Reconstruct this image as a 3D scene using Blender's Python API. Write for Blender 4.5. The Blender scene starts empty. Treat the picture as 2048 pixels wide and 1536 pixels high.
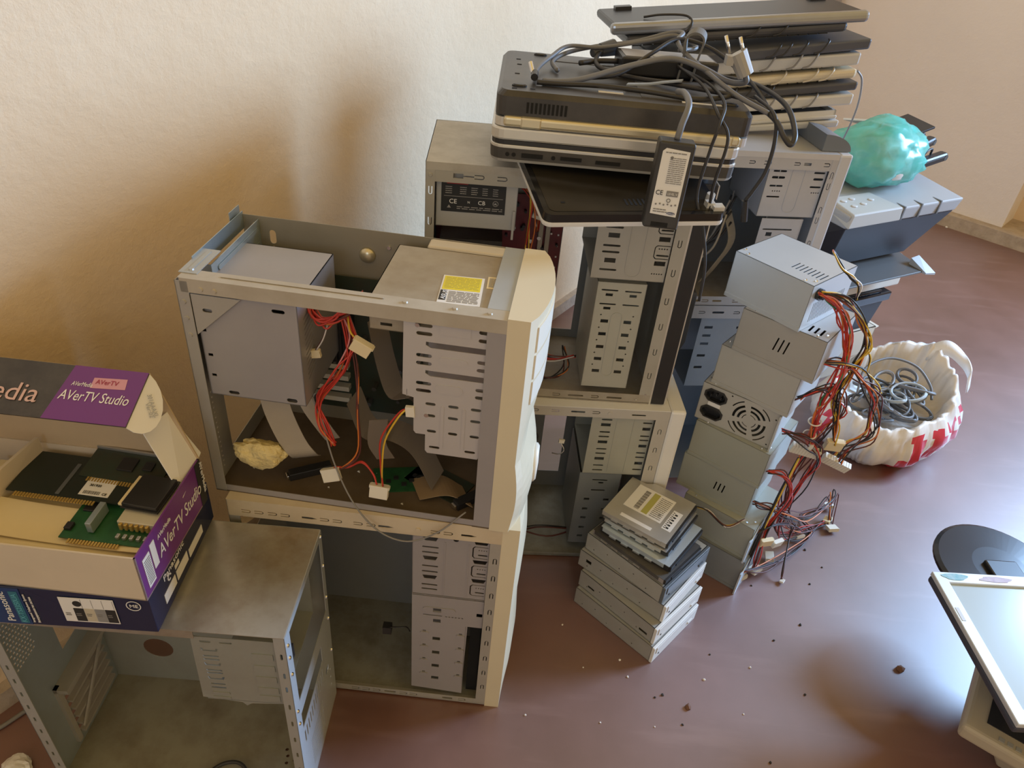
import bpy, bmesh, math, random
from mathutils import Vector, Matrix
from mathutils.geometry import tessellate_polygon
random.seed(7)
SC = bpy.context.scene
COL = SC.collection
# ------------------------------------------------------------ camera
cd = bpy.data.cameras.new('camera'); cam = bpy.data.objects.new('camera', cd); COL.objects.link(cam)
F_PX = 1473.775; VX, VY = 814.3732, 2834.1268; CAM_H = 1.1781
_d = Vector((VX - 1024, VY - 768, F_PX)).normalized(); _up = -_d
_fw = Vector((0, 0, 1)); _fw = (_fw - _up * _fw.dot(_up)).normalized(); _rt = _fw.cross(_up)
# camera axes (x right, y down, z forward) expressed in the world
_rows = (_rt, _fw, _up)
cx_ = Vector([r[0] for r in _rows]); cy_ = Vector([r[1] for r in _rows]); cz_ = Vector([r[2] for r in _rows])
M = Matrix((cx_, -cy_, -cz_)).transposed().to_4x4(); M.translation = (0, 0, CAM_H)
cam.matrix_world = M
cd.sensor_width = 36; cd.lens = F_PX / 2048 * 36; cd.clip_start = 0.02
SC.camera = cam
# ------------------------------------------------------------ world, light, exposure
wd = bpy.data.worlds.new('world'); SC.world = wd; wd.use_nodes = True
wd.node_tree.nodes['Background'].inputs[0].default_value = (1.0, 0.67, 0.22, 1)
wd.node_tree.nodes['Background'].inputs[1].default_value = 0.86
def area(name, loc, target, w, h, energy, col):
    l = bpy.data.lights.new(name, 'AREA'); l.shape = 'RECTANGLE'; l.size = w; l.size_y = h; l.energy = energy; l.color = col
    o = bpy.data.objects.new(name, l); COL.objects.link(o); o.location = loc
    o.rotation_euler = (Vector(target) - Vector(loc)).to_track_quat('-Z', 'Y').to_euler()
    return o
WC = Vector((1.2, 3.857, 0)); WP = Vector((-0.765, 0.641, 0))
LD = (WC - WP).normalized(); LN = Vector((LD.y, -LD.x, 0))           # left wall: along, into the room
RD = Vector((0.752, -0.659, 0)).normalized(); RN = Vector((-0.659, -0.752, 0)).normalized()   # right wall
_wc = WC + RD * 2.60 + Vector((0, 0, 1.72)) - RN * 0.02
area('daylight_right_window', _wc, _wc + RN, 1.05, 1.15, 275, (0.40, 0.64, 1.0))
KD_ = Vector((-0.22, -0.97, 0)).normalized()                          # towards the window behind the viewer
KW_ = Vector((-0.25, -1.45, 0))                                       # foot of that window
_wk = KW_ + KD_ * 3.2 + Vector((0, 0, 2.55))
area('daylight_back_window', _wk, (0.1, 1.1, 0.78), 1.6, 1.4, 28, (0.44, 0.68, 1.0))
SC.view_settings.view_transform = 'Standard'; SC.view_settings.look = 'None'
SC.view_settings.gamma = 1; SC.view_settings.use_curve_mapping = False
SC.view_settings.exposure = -0.06
SC.cycles.use_denoising = True
SC.cycles.max_bounces = 8
# ------------------------------------------------------------ materials
MATS = {}
def mat(name, col, rough=0.5, metal=0.0, var=0.0, vscale=8.0, var_col=None, bump=0.0, bscale=60.0, spec=0.5, alpha=1.0, trans=0.0, sss=0.0):
    if name in MATS: return MATS[name]
    m = bpy.data.materials.new(name); m.use_nodes = True; nt = m.node_tree
    b = nt.nodes['Principled BSDF']
    b.inputs['Base Color'].default_value = (*col, 1); b.inputs['Roughness'].default_value = rough
    b.inputs['Metallic'].default_value = metal; b.inputs['Specular IOR Level'].default_value = spec
    b.inputs['Alpha'].default_value = alpha; b.inputs['Transmission Weight'].default_value = trans
    if var > 0 or bump > 0:
        tc = nt.nodes.new('ShaderNodeTexCoord')
    if var > 0:
        n = nt.nodes.new('ShaderNodeTexNoise'); n.inputs['Scale'].default_value = vscale; n.inputs['Detail'].default_value = 6; n.inputs['Roughness'].default_value = 0.65
        r = nt.nodes.new('ShaderNodeValToRGB'); r.color_ramp.elements[0].position = 0.42; r.color_ramp.elements[1].position = 0.72
        vc = var_col if var_col else tuple(c * 0.55 for c in col)
        r.color_ramp.elements[0].color = (*col, 1)
        r.color_ramp.elements[1].color = (*[c * (1 - var) + v * var for c, v in zip(col, vc)], 1)
        nt.links.new(tc.outputs['Object'], n.inputs['Vector']); nt.links.new(n.outputs['Fac'], r.inputs['Fac'])
        nt.links.new(r.outputs['Color'], b.inputs['Base Color'])
    if bump > 0:
        n2 = nt.nodes.new('ShaderNodeTexNoise'); n2.inputs['Scale'].default_value = bscale; n2.inputs['Detail'].default_value = 5
        bp = nt.nodes.new('ShaderNodeBump'); bp.inputs['Strength'].default_value = bump; bp.inputs['Distance'].default_value = 0.004
        nt.links.new(tc.outputs['Object'], n2.inputs['Vector']); nt.links.new(n2.outputs['Fac'], bp.inputs['Height']); nt.links.new(bp.outputs['Normal'], b.inputs['Normal'])
    MATS[name] = m
    return m
STEEL = mat('steel_grey', (0.40, 0.385, 0.355), 0.42, 0.25, 0.35, 9, (0.30, 0.27, 0.22))
STEELC = mat('steel_cool', (0.43, 0.45, 0.45), 0.4, 0.35, 0.3, 9, (0.33, 0.31, 0.27))
STEELD = mat('steel_dusty', (0.36, 0.32, 0.26), 0.6, 0.1, 0.6, 12, (0.20, 0.14, 0.08))
STEELG = mat('steel_grime', (0.30, 0.30, 0.26), 0.5, 0.2, 0.7, 14, (0.12, 0.09, 0.05))
LAV = mat('steel_lavender', (0.36, 0.345, 0.355), 0.38, 0.25, 0.2, 6)
GALV = mat('galvanised', (0.42, 0.50, 0.55), 0.3, 0.6, 0.3, 20)
BEIGE = mat('beige_plastic', (0.66, 0.56, 0.38), 0.45, 0, 0.15, 5)
IVORY = mat('ivory_plastic', (0.74, 0.70, 0.60), 0.4, 0, 0.12, 5)
WHITEP = mat('white_plastic', (0.74, 0.73, 0.71), 0.35, 0, 0.1, 6)
GREYP = mat('grey_plastic', (0.34, 0.34, 0.33), 0.45, 0, 0.2, 7)
LGREY = mat('light_grey_plastic', (0.52, 0.51, 0.49), 0.4, 0, 0.15, 7)
DGREY = mat('dark_grey_plastic', (0.075, 0.078, 0.085), 0.45, 0, 0.3, 7)
BLACK = mat('black_plastic', (0.018, 0.018, 0.02), 0.38, 0, 0.2, 9, (0.05, 0.045, 0.04))
BLACKG = mat('black_gloss', (0.012, 0.012, 0.014), 0.16)
BLACKD = mat('black_dusty', (0.045, 0.04, 0.036), 0.55, 0, 0.6, 10, (0.11, 0.10, 0.085))
DARK = mat('hole_shade', (0.008, 0.008, 0.008), 0.9)  # near-black colour stands in for the shade inside openings
SILVER = mat('silver_plastic', (0.62, 0.60, 0.55), 0.3, 0.5, 0.1, 8)
CHAMP = mat('champagne_metal', (0.62, 0.55, 0.38), 0.28, 0.6)
CHROME = mat('chrome', (0.75, 0.75, 0.75), 0.18, 1.0)
ALU = mat('aluminium', (0.56, 0.56, 0.55), 0.3, 0.75, 0.15, 30)
CONN = mat('connector_white', (0.72, 0.68, 0.58), 0.45)
CONNY = mat('connector_cream', (0.74, 0.63, 0.40), 0.45)
PAPER = mat('paper_white', (0.74, 0.73, 0.71), 0.7)
PAPERY = mat('paper_cream', (0.72, 0.60, 0.36), 0.75, 0, 0.2, 6)
CARD = mat('cardboard', (0.50, 0.38, 0.24), 0.8, 0, 0.2, 10)
CARDL = mat('cardboard_pale', (0.60, 0.51, 0.39), 0.8, 0, 0.15, 10)
PURPLE = mat('purple_print', (0.16, 0.035, 0.22), 0.28, 0, 0.15, 6)
NAVY = mat('navy_print', (0.012, 0.018, 0.06), 0.25)
BLUEP = mat('blue_print', (0.02, 0.08, 0.30), 0.25)
CHAR = mat('charcoal_print', (0.045, 0.04, 0.04), 0.35, 0, 0.4, 30, (0.12, 0.11, 0.10))
INK = mat('ink_black', (0.02, 0.02, 0.02), 0.6)
INKG = mat('ink_grey', (0.22, 0.21, 0.20), 0.6)
WHITEI = mat('ink_white', (0.80, 0.80, 0.80), 0.5)
CYANI = mat('ink_cyan', (0.12, 0.42, 0.55), 0.5)
YELL = mat('label_yellow', (0.72, 0.60, 0.02), 0.5)
OLIVE = mat('label_olive', (0.42, 0.40, 0.10), 0.5)
PCBR = mat('pcb_red', (0.16, 0.012, 0.018), 0.35, 0, 0.5, 40, (0.05, 0.005, 0.008))
PCBG = mat('pcb_green', (0.02, 0.10, 0.035), 0.35, 0, 0.6, 40, (0.008, 0.03, 0.015))
PCBD = mat('pcb_dark', (0.03, 0.045, 0.03), 0.45, 0, 0.6, 40, (0.05, 0.035, 0.02))
GOLD = mat('gold_fingers', (0.62, 0.42, 0.12), 0.35, 0.6)
WR = mat('wire_red', (0.52, 0.04, 0.025), 0.4); WB = mat('wire_black', (0.02, 0.018, 0.018), 0.45)
WY = mat('wire_yellow', (0.70, 0.45, 0.04), 0.4); WO = mat('wire_orange', (0.62, 0.17, 0.03), 0.4)
WW = mat('wire_white', (0.70, 0.66, 0.62), 0.45); WG = mat('wire_green', (0.03, 0.22, 0.08), 0.4)
WBR = mat('wire_maroon', (0.10, 0.025, 0.02), 0.45); WGY = mat('wire_grey', (0.22, 0.21, 0.20), 0.5)
WPK = mat('wire_pink', (0.65, 0.25, 0.25), 0.45); WBL = mat('wire_blue', (0.05, 0.15, 0.5), 0.4)
RIB = mat('ribbon_grey', (0.36, 0.31, 0.24), 0.55, 0, 0.2, 20)
CORD = mat('cord_black', (0.03, 0.028, 0.028), 0.5); CORDG = mat('cord_grey', (0.16, 0.16, 0.165), 0.5)
FOAM = mat('foam_yellow', (0.75, 0.62, 0.30), 0.95, 0, 0.4, 40, (0.50, 0.36, 0.12), bump=0.8, bscale=180)
# ------------------------------------------------------------ mesh helpers
V3 = Vector
class MB:
    def __init__(s): s.v = []; s.f = []; s.m = []
    def add(s, vs, fs, m=0):
        o = len(s.v); s.v += [tuple(v) for v in vs]; s.f += [tuple(o + i for i in f) for f in fs]; s.m += [m] * len(fs); return s
    def box(s, x0, y0, z0, x1, y1, z1, m=0):
        return s.add([(x0,y0,z0),(x1,y0,z0),(x1,y1,z0),(x0,y1,z0),(x0,y0,z1),(x1,y0,z1),(x1,y1,z1),(x0,y1,z1)],
                     [(3,2,1,0),(4,5,6,7),(0,1,5,4),(1,2,6,5),(2,3,7,6),(3,0,4,7)], m)
    def hexa(s, b, t, m=0):      # four bottom points, four top points
        return s.add(list(b) + list(t), [(3,2,1,0),(4,5,6,7),(0,1,5,4),(1,2,6,5),(2,3,7,6),(3,0,4,7)], m)
    def plate(s, O, U, W, poly, holes=(), t=0.001, m=0):
        O, U, W = V3(O), V3(U), V3(W); N = U.cross(W)
        loops = [[V3((p[0], p[1], 0)) for p in poly]] + [[V3((p[0], p[1], 0)) for p in h] for h in holes]
        tris = tessellate_polygon(loops); flat = [p for l in loops for p in l]; n = len(flat)
        vs = [O + U * p.x + W * p.y for p in flat] + [O + U * p.x + W * p.y + N * t for p in flat]
        fs = [tuple(tr) for tr in tris] + [tuple(i + n for i in tr[::-1]) for tr in tris]
        k = 0
        for l in loops:
            c = len(l)
            fs += [(k + i, k + (i + 1) % c, n + k + (i + 1) % c, n + k + i) for i in range(c)]; k += c
        return s.add(vs, fs, m)
    def cyl(s, p0, p1, r, n=10, r2=None, m=0, caps=True):
        p0, p1 = V3(p0), V3(p1); d = (p1 - p0).normalized(); a = d.orthogonal().normalized(); b = d.cross(a); r2 = r if r2 is None else r2
        vs = []
        for p, rr in ((p0, r), (p1, r2)):
            vs += [p + a * math.cos(2 * math.pi * i / n) * rr + b * math.sin(2 * math.pi * i / n) * rr for i in range(n)]
        fs = [(i, (i + 1) % n, n + (i + 1) % n, n + i) for i in range(n)]
        if caps: fs += [tuple(range(n))[::-1], tuple(range(n, 2 * n))]
        return s.add(vs, fs, m)
    def tube(s, path, r, n=6, m=0, sub=6, closed=False):
        P = catmull(path, sub) if sub > 1 else [V3(p) for p in path]
        t0 = (P[1] - P[0]).normalized(); a = t0.orthogonal().normalized(); vs = []
        for i, p in enumerate(P):
            t = (P[min(i + 1, len(P) - 1)] - P[max(i - 1, 0)])
            if t.length < 1e-9: t = t0
            t.normalize(); a = (a - t * a.dot(t))
            a = t.orthogonal() if a.length < 1e-6 else a
            a.normalize(); b = t.cross(a)
            vs += [p + (a * math.cos(2 * math.pi * k / n) + b * math.sin(2 * math.pi * k / n)) * r for k in range(n)]
        fs = [(i * n + k, i * n + (k + 1) % n, (i + 1) * n + (k + 1) % n, (i + 1) * n + k) for i in range(len(P) - 1) for k in range(n)]
        fs += [tuple(range(n))[::-1], tuple(range((len(P) - 1) * n, len(P) * n))]
        return s.add(vs, fs, m)
    def ribbon(s, path, wdir, w, t=0.0012, m=0, sub=6):
        P = catmull(path, sub); wv = V3(wdir).normalized() * w / 2; vs = []
        for i, p in enumerate(P):
            tg = (P[min(i + 1, len(P) - 1)] - P[max(i - 1, 0)]).normalized(); nn = tg.cross(wv).normalized() * t / 2
            vs += [p - wv - nn, p + wv - nn, p + wv + nn, p - wv + nn]
        fs = [(i * 4 + k, i * 4 + (k + 1) % 4, i * 4 + 4 + (k + 1) % 4, i * 4 + 4 + k) for i in range(len(P) - 1) for k in range(4)]
        fs += [(3, 2, 1, 0), tuple((len(P) - 1) * 4 + k for k in range(4))]
        return s.add(vs, fs, m)
    def lathe(s, prof, c=(0, 0, 0), n=24, m=0, sx=1, sy=1):
        vs = [(c[0] + r * sx * math.cos(2 * math.pi * k / n), c[1] + r * sy * math.sin(2 * math.pi * k / n), c[2] + z) for r, z in prof for k in range(n)]
        fs = [(i * n + k, i * n + (k + 1) % n, (i + 1) * n + (k + 1) % n, (i + 1) * n + k) for i in range(len(prof) - 1) for k in range(n)]
        fs += [tuple(range(n))[::-1], tuple(range((len(prof) - 1) * n, len(prof) * n))]
        return s.add(vs, fs, m)
    def build(s, name, mats, parent=None, smooth=False, bev=0.0, seg=2, ang=35):
        me = bpy.data.meshes.new(name); me.from_pydata(s.v, [], s.f)
        for m in (mats if isinstance(mats, (list, tuple)) else [mats]): me.materials.append(m)
        me.polygons.foreach_set('material_index', s.m)
        bm = bmesh.new(); bm.from_mesh(me); bmesh.ops.recalc_face_normals(bm, faces=bm.faces); bm.to_mesh(me); bm.free()
        if smooth: me.polygons.foreach_set('use_smooth', [True] * len(me.polygons))
        me.update()
        o = bpy.data.objects.new(name, me); COL.objects.link(o)
        if parent is not None: o.parent = parent
        if bev > 0:
            md = o.modifiers.new('bevel', 'BEVEL'); md.width = bev; md.segments = seg; md.limit_method = 'ANGLE'; md.angle_limit = math.radians(ang)
        return o
def catmull(path, sub):
    P = [V3(p) for p in path]
    if len(P) < 3: return [P[0].lerp(P[-1], i / sub) for i in range(sub + 1)]
    Q = [P[0] * 2 - P[1]] + P + [P[-1] * 2 - P[-2]]; out = []
    for i in range(1, len(Q) - 2):
        a, b, c, d = Q[i - 1], Q[i], Q[i + 1], Q[i + 2]
        for k in range(sub):
            t = k / sub
            out.append(0.5 * ((2 * b) + (c - a) * t + (2 * a - 5 * b + 4 * c - d) * t * t + (3 * b - a - 3 * c + d) * t ** 3))
    return out + [P[-1]]
def R(x0, y0, x1, y1): return [(x0, y0), (x1, y0), (x1, y1), (x0, y1)]
def RC(cx, cy, w, h): return R(cx - w / 2, cy - h / 2, cx + w / 2, cy + h / 2)
def SL(cx, cy, w, h, n=4):
    r = min(w, h) / 2; out = []
    if w >= h:
        for i in range(n + 1): a = -math.pi / 2 + math.pi * i / n; out.append((cx + w / 2 - r + r * math.cos(a), cy + r * math.sin(a)))
        for i in range(n + 1): a = math.pi / 2 + math.pi * i / n; out.append((cx - w / 2 + r + r * math.cos(a), cy + r * math.sin(a)))
    else:
        for i in range(n + 1): a = math.pi * i / n; out.append((cx + r * math.cos(a), cy + h / 2 - r + r * math.sin(a)))
        for i in range(n + 1): a = math.pi + math.pi * i / n; out.append((cx + r * math.cos(a), cy - h / 2 + r + r * math.sin(a)))
    return out
def CI(cx, cy, r, n=12): return [(cx + r * math.cos(2 * math.pi * i / n), cy + r * math.sin(2 * math.pi * i / n)) for i in range(n)]
def ARC(cx, cy, r0, r1, a0, a1, n=8):
    o = [(cx + r1 * math.cos(a0 + (a1 - a0) * i / n), cy + r1 * math.sin(a0 + (a1 - a0) * i / n)) for i in range(n + 1)]
    return o + [(cx + r0 * math.cos(a1 - (a1 - a0) * i / n), cy + r0 * math.sin(a1 - (a1 - a0) * i / n)) for i in range(n + 1)]
def UC(cx, cy, w, h, th=0.0016, d='r'):
    # a U-shaped slit, open to the left (d='r'), up (d='d') or down (d='u')
    n = 5; pts = []
    if d in 'rl':
        r = h / 2; xe = cx + w / 2 - r
        pts = [(cx - w / 2, cy + r), (cx - w / 2, cy + r - th)]
        pts += [(xe + (r - th) * math.cos(a), cy + (r - th) * math.sin(a)) for a in [math.pi / 2 - math.pi * i / n for i in range(n + 1)]]
        pts += [(cx - w / 2, cy - r + th), (cx - w / 2, cy - r)]
        pts += [(xe + r * math.cos(a), cy + r * math.sin(a)) for a in [-math.pi / 2 + math.pi * i / n for i in range(n + 1)]]
        if d == 'l': pts = [(2 * cx - x, y) for x, y in pts]
    else:
        q = UC(0, 0, h, w, th, 'r')
        pts = [(cx + y, cy - x) if d == 'd' else (cx + y, cy + x) for x, y in q]
    return pts
NEARF = lambda v: ((0, v, 0), (1, 0, 0), (0, 0, 1))     # plate facing the camera side (normal -y), thickness goes to -y
def thing(name, label, cat, loc=(0, 0, 0), yaw=0.0, group=None, rot=None):
    o = bpy.data.objects.new(name, None); COL.objects.link(o); o.empty_display_size = 0.05
    o.location = loc; o.rotation_euler = rot if rot else (0, 0, yaw)
    o['label'] = label; o['category'] = cat
    if group: o['group'] = group
    return o
def tag(o, label, cat, group=None):
    o['label'] = label; o['category'] = cat
    if group: o['group'] = group
    return o
def struct(o): o['kind'] = 'structure'; return o
def lettering(body, size, origin, right, up, material, parent, name='lettering', lift=0.0004, extrude=0.0002, shear=0.0, align='LEFT', maxw=None, label=None):
    cu = bpy.data.curves.new(name, 'FONT'); cu.body = body; cu.size = size; cu.extrude = extrude; cu.shear = shear; cu.align_x = align; cu.resolution_u = 3
    tmp = bpy.data.objects.new('tmp_text', cu); COL.objects.link(tmp)
    dg = bpy.context.evaluated_depsgraph_get(); me = bpy.data.meshes.new_from_object(tmp.evaluated_get(dg))
    bpy.data.objects.remove(tmp); bpy.data.curves.remove(cu)
    me.materials.clear(); me.materials.append(material)
    r, u = V3(right).normalized(), V3(up).normalized(); n = r.cross(u).normalized()
    xs = [v.co.x for v in me.vertices]
    k = 1.0
    if maxw and xs and (max(xs) - min(xs)) > 1e-6: k = maxw / (max(xs) - min(xs))
    mt = Matrix((r * k, u, n)).transposed().to_4x4(); mt.translation = V3(origin) + n * lift
    me.transform(mt); me.name = name
    o = bpy.data.objects.new(name, me); COL.objects.link(o); o.parent = parent
    if label: o['label'] = label
    return o
def flat(mb, O, U, W, x0, y0, x1, y1, t=0.0005, m=0): return mb.plate(O, U, W, R(x0, y0, x1, y1), t=t, m=m)
def print_lines(mb, O, U, W, x0, y0, x1, y1, rows, t=0.0003, m=0, fill=0.55, seed=1, words=5):
    rnd = random.Random(seed); h = (y1 - y0) / rows
    for i in range(rows):
        y = y1 - (i + 0.5) * h; x = x0
        while x < x1 - 0.001:
            w = (x1 - x0) / words * rnd.uniform(0.4, 1.2); xe = min(x + w, x1)
            mb.plate(O, U, W, R(x, y - h * fill / 2, xe, y + h * fill / 2), t=t, m=m)
            x = xe + (x1 - x0) * 0.03
        
def shell(mb, L, W, H, t=0.001, holes={}, m=0, skip=(), o=(0, 0, 0)):
    # hollow sheet-metal box, faces n(ear) f(ar) l(eft) r(ight) t(op) b(ottom), each with its holes
    x, y, z = o
    fr = {'n': ((x, y + t, z), (1,0,0), (0,0,1), L, H), 'f': ((x, y + W, z), (1,0,0), (0,0,1), L, H),
          'l': ((x, y, z), (0,1,0), (0,0,1), W, H), 'r': ((x + L - t, y, z), (0,1,0), (0,0,1), W, H),
          'b': ((x, y, z), (1,0,0), (0,1,0), L, W), 't': ((x, y, z + H - t), (1,0,0), (0,1,0), L, W)}
    for k, (O, U, Wv, a, b) in fr.items():
        if k in skip: continue
        mb.plate(O, U, Wv, R(0, 0, a, b), holes.get(k, ()), t=t, m=m)
    return mb
# ------------------------------------------------------------ room
def wallmat(name='plaster', c0=(0.76, 0.585, 0.39), c1=(0.81, 0.65, 0.46)):
    m = bpy.data.materials.new(name); m.use_nodes = True; nt = m.node_tree; b = nt.nodes['Principled BSDF']
    b.inputs['Roughness'].default_value = 0.85; b.inputs['Specular IOR Level'].default_value = 0.2
    tc = nt.nodes.new('ShaderNodeTexCoord')
    n = nt.nodes.new('ShaderNodeTexNoise'); n.inputs['Scale'].default_value = 2.2; n.inputs['Detail'].default_value = 4
    r = nt.nodes.new('ShaderNodeValToRGB'); r.color_ramp.elements[0].color = (*c0, 1); r.color_ramp.elements[1].color = (*c1, 1)
    r.color_ramp.elements[0].position = 0.3; r.color_ramp.elements[1].position = 0.7
    n2 = nt.nodes.new('ShaderNodeTexNoise'); n2.inputs['Scale'].default_value = 55; n2.inputs['Detail'].default_value = 7; n2.inputs['Roughness'].default_value = 0.7
    n3 = nt.nodes.new('ShaderNodeTexVoronoi'); n3.inputs['Scale'].default_value = 28; n3.feature = 'SMOOTH_F1'
    mx = nt.nodes.new('ShaderNodeMath'); mx.operation = 'MULTIPLY_ADD'; mx.inputs[1].default_value = 0.45
    bp = nt.nodes.new('ShaderNodeBump'); bp.inputs['Strength'].default_value = 0.42; bp.inputs['Distance'].default_value = 0.006
    L = nt.links.new
    for k in (n, n2, n3): L(tc.outputs['Object'], k.inputs['Vector'])
    L(n.outputs['Fac'], r.inputs['Fac']); L(r.outputs['Color'], b.inputs['Base Color'])
    L(n3.outputs['Distance'], mx.inputs[0]); L(n2.outputs['Fac'], mx.inputs[2]); L(mx.outputs[0], bp.inputs['Height']); L(bp.outputs['Normal'], b.inputs['Normal'])
    return m
def floormat():
    m = bpy.data.materials.new('painted_floor'); m.use_nodes = True; nt = m.node_tree; b = nt.nodes['Principled BSDF']
    tc = nt.nodes.new('ShaderNodeTexCoord'); L = nt.links.new
    n = nt.nodes.new('ShaderNodeTexNoise'); n.inputs['Scale'].default_value = 3.0; n.inputs['Detail'].default_value = 8; n.inputs['Roughness'].default_value = 0.6
    r = nt.nodes.new('ShaderNodeValToRGB'); e = r.color_ramp.elements
    e[0].position = 0.35; e[0].color = (0.105, 0.030, 0.016, 1); e[1].position = 0.68; e[1].color = (0.175, 0.068, 0.050, 1)
    mp = nt.nodes.new('ShaderNodeMapping'); mp.inputs['Scale'].default_value = (2.5, 14, 1); mp.inputs['Rotation'].default_value = (0, 0, -0.75)
    s = nt.nodes.new('ShaderNodeTexNoise'); s.inputs['Scale'].default_value = 1.6; s.inputs['Detail'].default_value = 4
    rs = nt.nodes.new('ShaderNodeValToRGB'); rs.color_ramp.elements[0].position = 0.56; rs.color_ramp.elements[1].position = 0.9
    mx = nt.nodes.new('ShaderNodeMix'); mx.data_type = 'RGBA'; mx.inputs['B'].default_value = (0.22, 0.11, 0.09, 1)
    rr = nt.nodes.new('ShaderNodeMapRange'); rr.inputs['To Min'].default_value = 0.36; rr.inputs['To Max'].default_value = 0.56; b.inputs['Specular IOR Level'].default_value = 0.9; b.inputs['Coat Weight'].default_value = 1.0; b.inputs['Coat Roughness'].default_value = 0.46; b.inputs['Coat IOR'].default_value = 1.85
    bp = nt.nodes.new('ShaderNodeBump'); bp.inputs['Strength'].default_value = 0.25; bp.inputs['Distance'].default_value = 0.004
    L(tc.outputs['Object'], n.inputs['Vector']); L(n.outputs['Fac'], r.inputs['Fac'])
    L(tc.outputs['Object'], mp.inputs['Vector']); L(mp.outputs['Vector'], s.inputs['Vector']); L(s.outputs['Fac'], rs.inputs['Fac'])
    L(rs.outputs['Color'], mx.inputs['Factor']); L(r.outputs['Color'], mx.inputs['A']); L(mx.outputs['Result'], b.inputs['Base Color'])
    L(n.outputs['Fac'], rr.inputs['Value']); L(rr.outputs['Result'], b.inputs['Roughness'])
    L(n.outputs['Fac'], bp.inputs['Height']); L(bp.outputs['Normal'], b.inputs['Normal'])
    return m
WALL = wallmat(); WALLP = wallmat('plaster_pink_lit', (0.82, 0.77, 0.76), (0.88, 0.83, 0.82)); FLOOR = floormat()  # right wall plaster whitened: its colour stands in for missing daylight
fl = MB(); fl.box(-4, -4, -0.1, 6, 6, 0); struct(fl.build('floor', FLOOR))
WH = 3.0
def wall_piece(name, A, D, N, s0, s1, z0, z1, th, material=WALL, back=0.0):
    # slab along direction D from A, its room face at offset `back` behind the wall line, thickness behind it
    A, D, N = V3(A), V3(D), V3(N); p = [A + D * s0 - N * back, A + D * s1 - N * back, A + D * s1 - N * (back + th), A + D * s0 - N * (back + th)]
    mb = MB(); mb.hexa([q + V3((0, 0, z0)) for q in p], [q + V3((0, 0, z1)) for q in p]); return mb.build(name, material)
LL = (WC - WP).length
struct(wall_piece('wall_left', WP, LD, LN, -2.6, LL + 0.05, -0.05, WH, 0.2))
# right wall: full pier beside the corner, then a window over a radiator niche
wr = wall_piece('wall_right', WC, RD, RN, -0.1, 1.12, -0.05, WH, 0.4, WALLP); struct(wr)
struct(wall_piece('wall_right_niche', WC, RD, RN, 1.12, 6.0, -0.05, 0.8, 0.2, back=0.17))
struct(wall_piece('wall_right_pier', WC, RD, RN, 1.12, 1.98, 0.8, WH, 0.4, WALLP))
struct(wall_piece('wall_right_lintel', WC, RD, RN, 1.98, 3.42, 2.42, WH, 0.4, WALLP))
struct(wall_piece('wall_right_end', WC, RD, RN, 3.42, 6.0, 0.8, WH, 0.4, WALLP))
# wall behind the viewer with its window opening
KS = Vector((-KD_.y, KD_.x, 0)); KN = -KD_
for s0, s1, z0, z1, nm in ((-3.0, 3.0, -0.05, 1.05, 'wall_back'), (-3.0, 3.0, 2.45, WH, 'wall_back_lintel'), (-3.0, -1.0, 1.05, 2.45, 'wall_back_pier'), (1.4, 3.0, 1.05, 2.45, 'wall_back_end')):
    struct(wall_piece(nm, KW_, KS, KN, s0, s1, z0, z1, 0.25))
PLINTH = mat('plinth_plaster', (0.50, 0.42, 0.34), 0.85, 0, 0.7, 14, (0.26, 0.20, 0.15), bump=0.8, bscale=50)
struct(wall_piece('baseboard_right', WC + RN * 0.055, RD, RN, -0.05, 5.5, -0.03, 0.055, 0.25, PLINTH))
struct(wall_piece('baseboard_left', WP + LN * 0.02, LD, LN, -2.6, LL, -0.03, 0.04, 0.1, PLINTH))
wf = MB()
def wfb(s0, s1, z0, z1):
    p = [WC + RD * s0 - RN * 0.22, WC + RD * s1 - RN * 0.22, WC + RD * s1 - RN * 0.28, WC + RD * s0 - RN * 0.28]
    wf.hexa([q + V3((0, 0, z0)) for q in p], [q + V3((0, 0, z1)) for q in p])
for a in (1.98, 2.66, 3.35): wfb(a, a + 0.07, 0.82, 2.41)
wfb(1.98, 3.42, 0.82, 0.89); wfb(1.98, 3.42, 2.34, 2.41)
struct(wf.build('window_1', WHITEP))
# ------------------------------------------------------------ computer cases
X_, Y_, Z_ = (1, 0, 0), (0, 1, 0), (0, 0, 1)
def near(mb, v, poly, holes=(), t=0.001, m=0): return mb.plate((0, v + t, 0), X_, Z_, poly, holes, t, m)
def hor(mb, w, poly, holes=(), t=0.001, m=0): return mb.plate((0, 0, w), X_, Y_, poly, holes, t, m)
def side(mb, u, poly, holes=(), t=0.001, m=0): return mb.plate((u, 0, 0), Y_, Z_, poly, holes, t, m)
def screw(mb, p, d, r=0.0035, m=0):
    p, d = V3(p), V3(d).normalized(); mb.cyl(p, p + d * 0.0018, r, 8, r * 0.75, m)
def knockout_rail(mb, us, w, v=0.0, y0=0, y1=0): pass
def rail_near(name, parent, material, L, w0, w1, cuts, depth=0.012, lip='t'):
    mb = MB(); near(mb, 0, R(0, w0, L, w1), cuts)
    hor(mb, w1 - 0.001 if lip == 't' else w0, R(0, 0.001, L, depth))
    return mb.build(name, material, parent)
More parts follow.
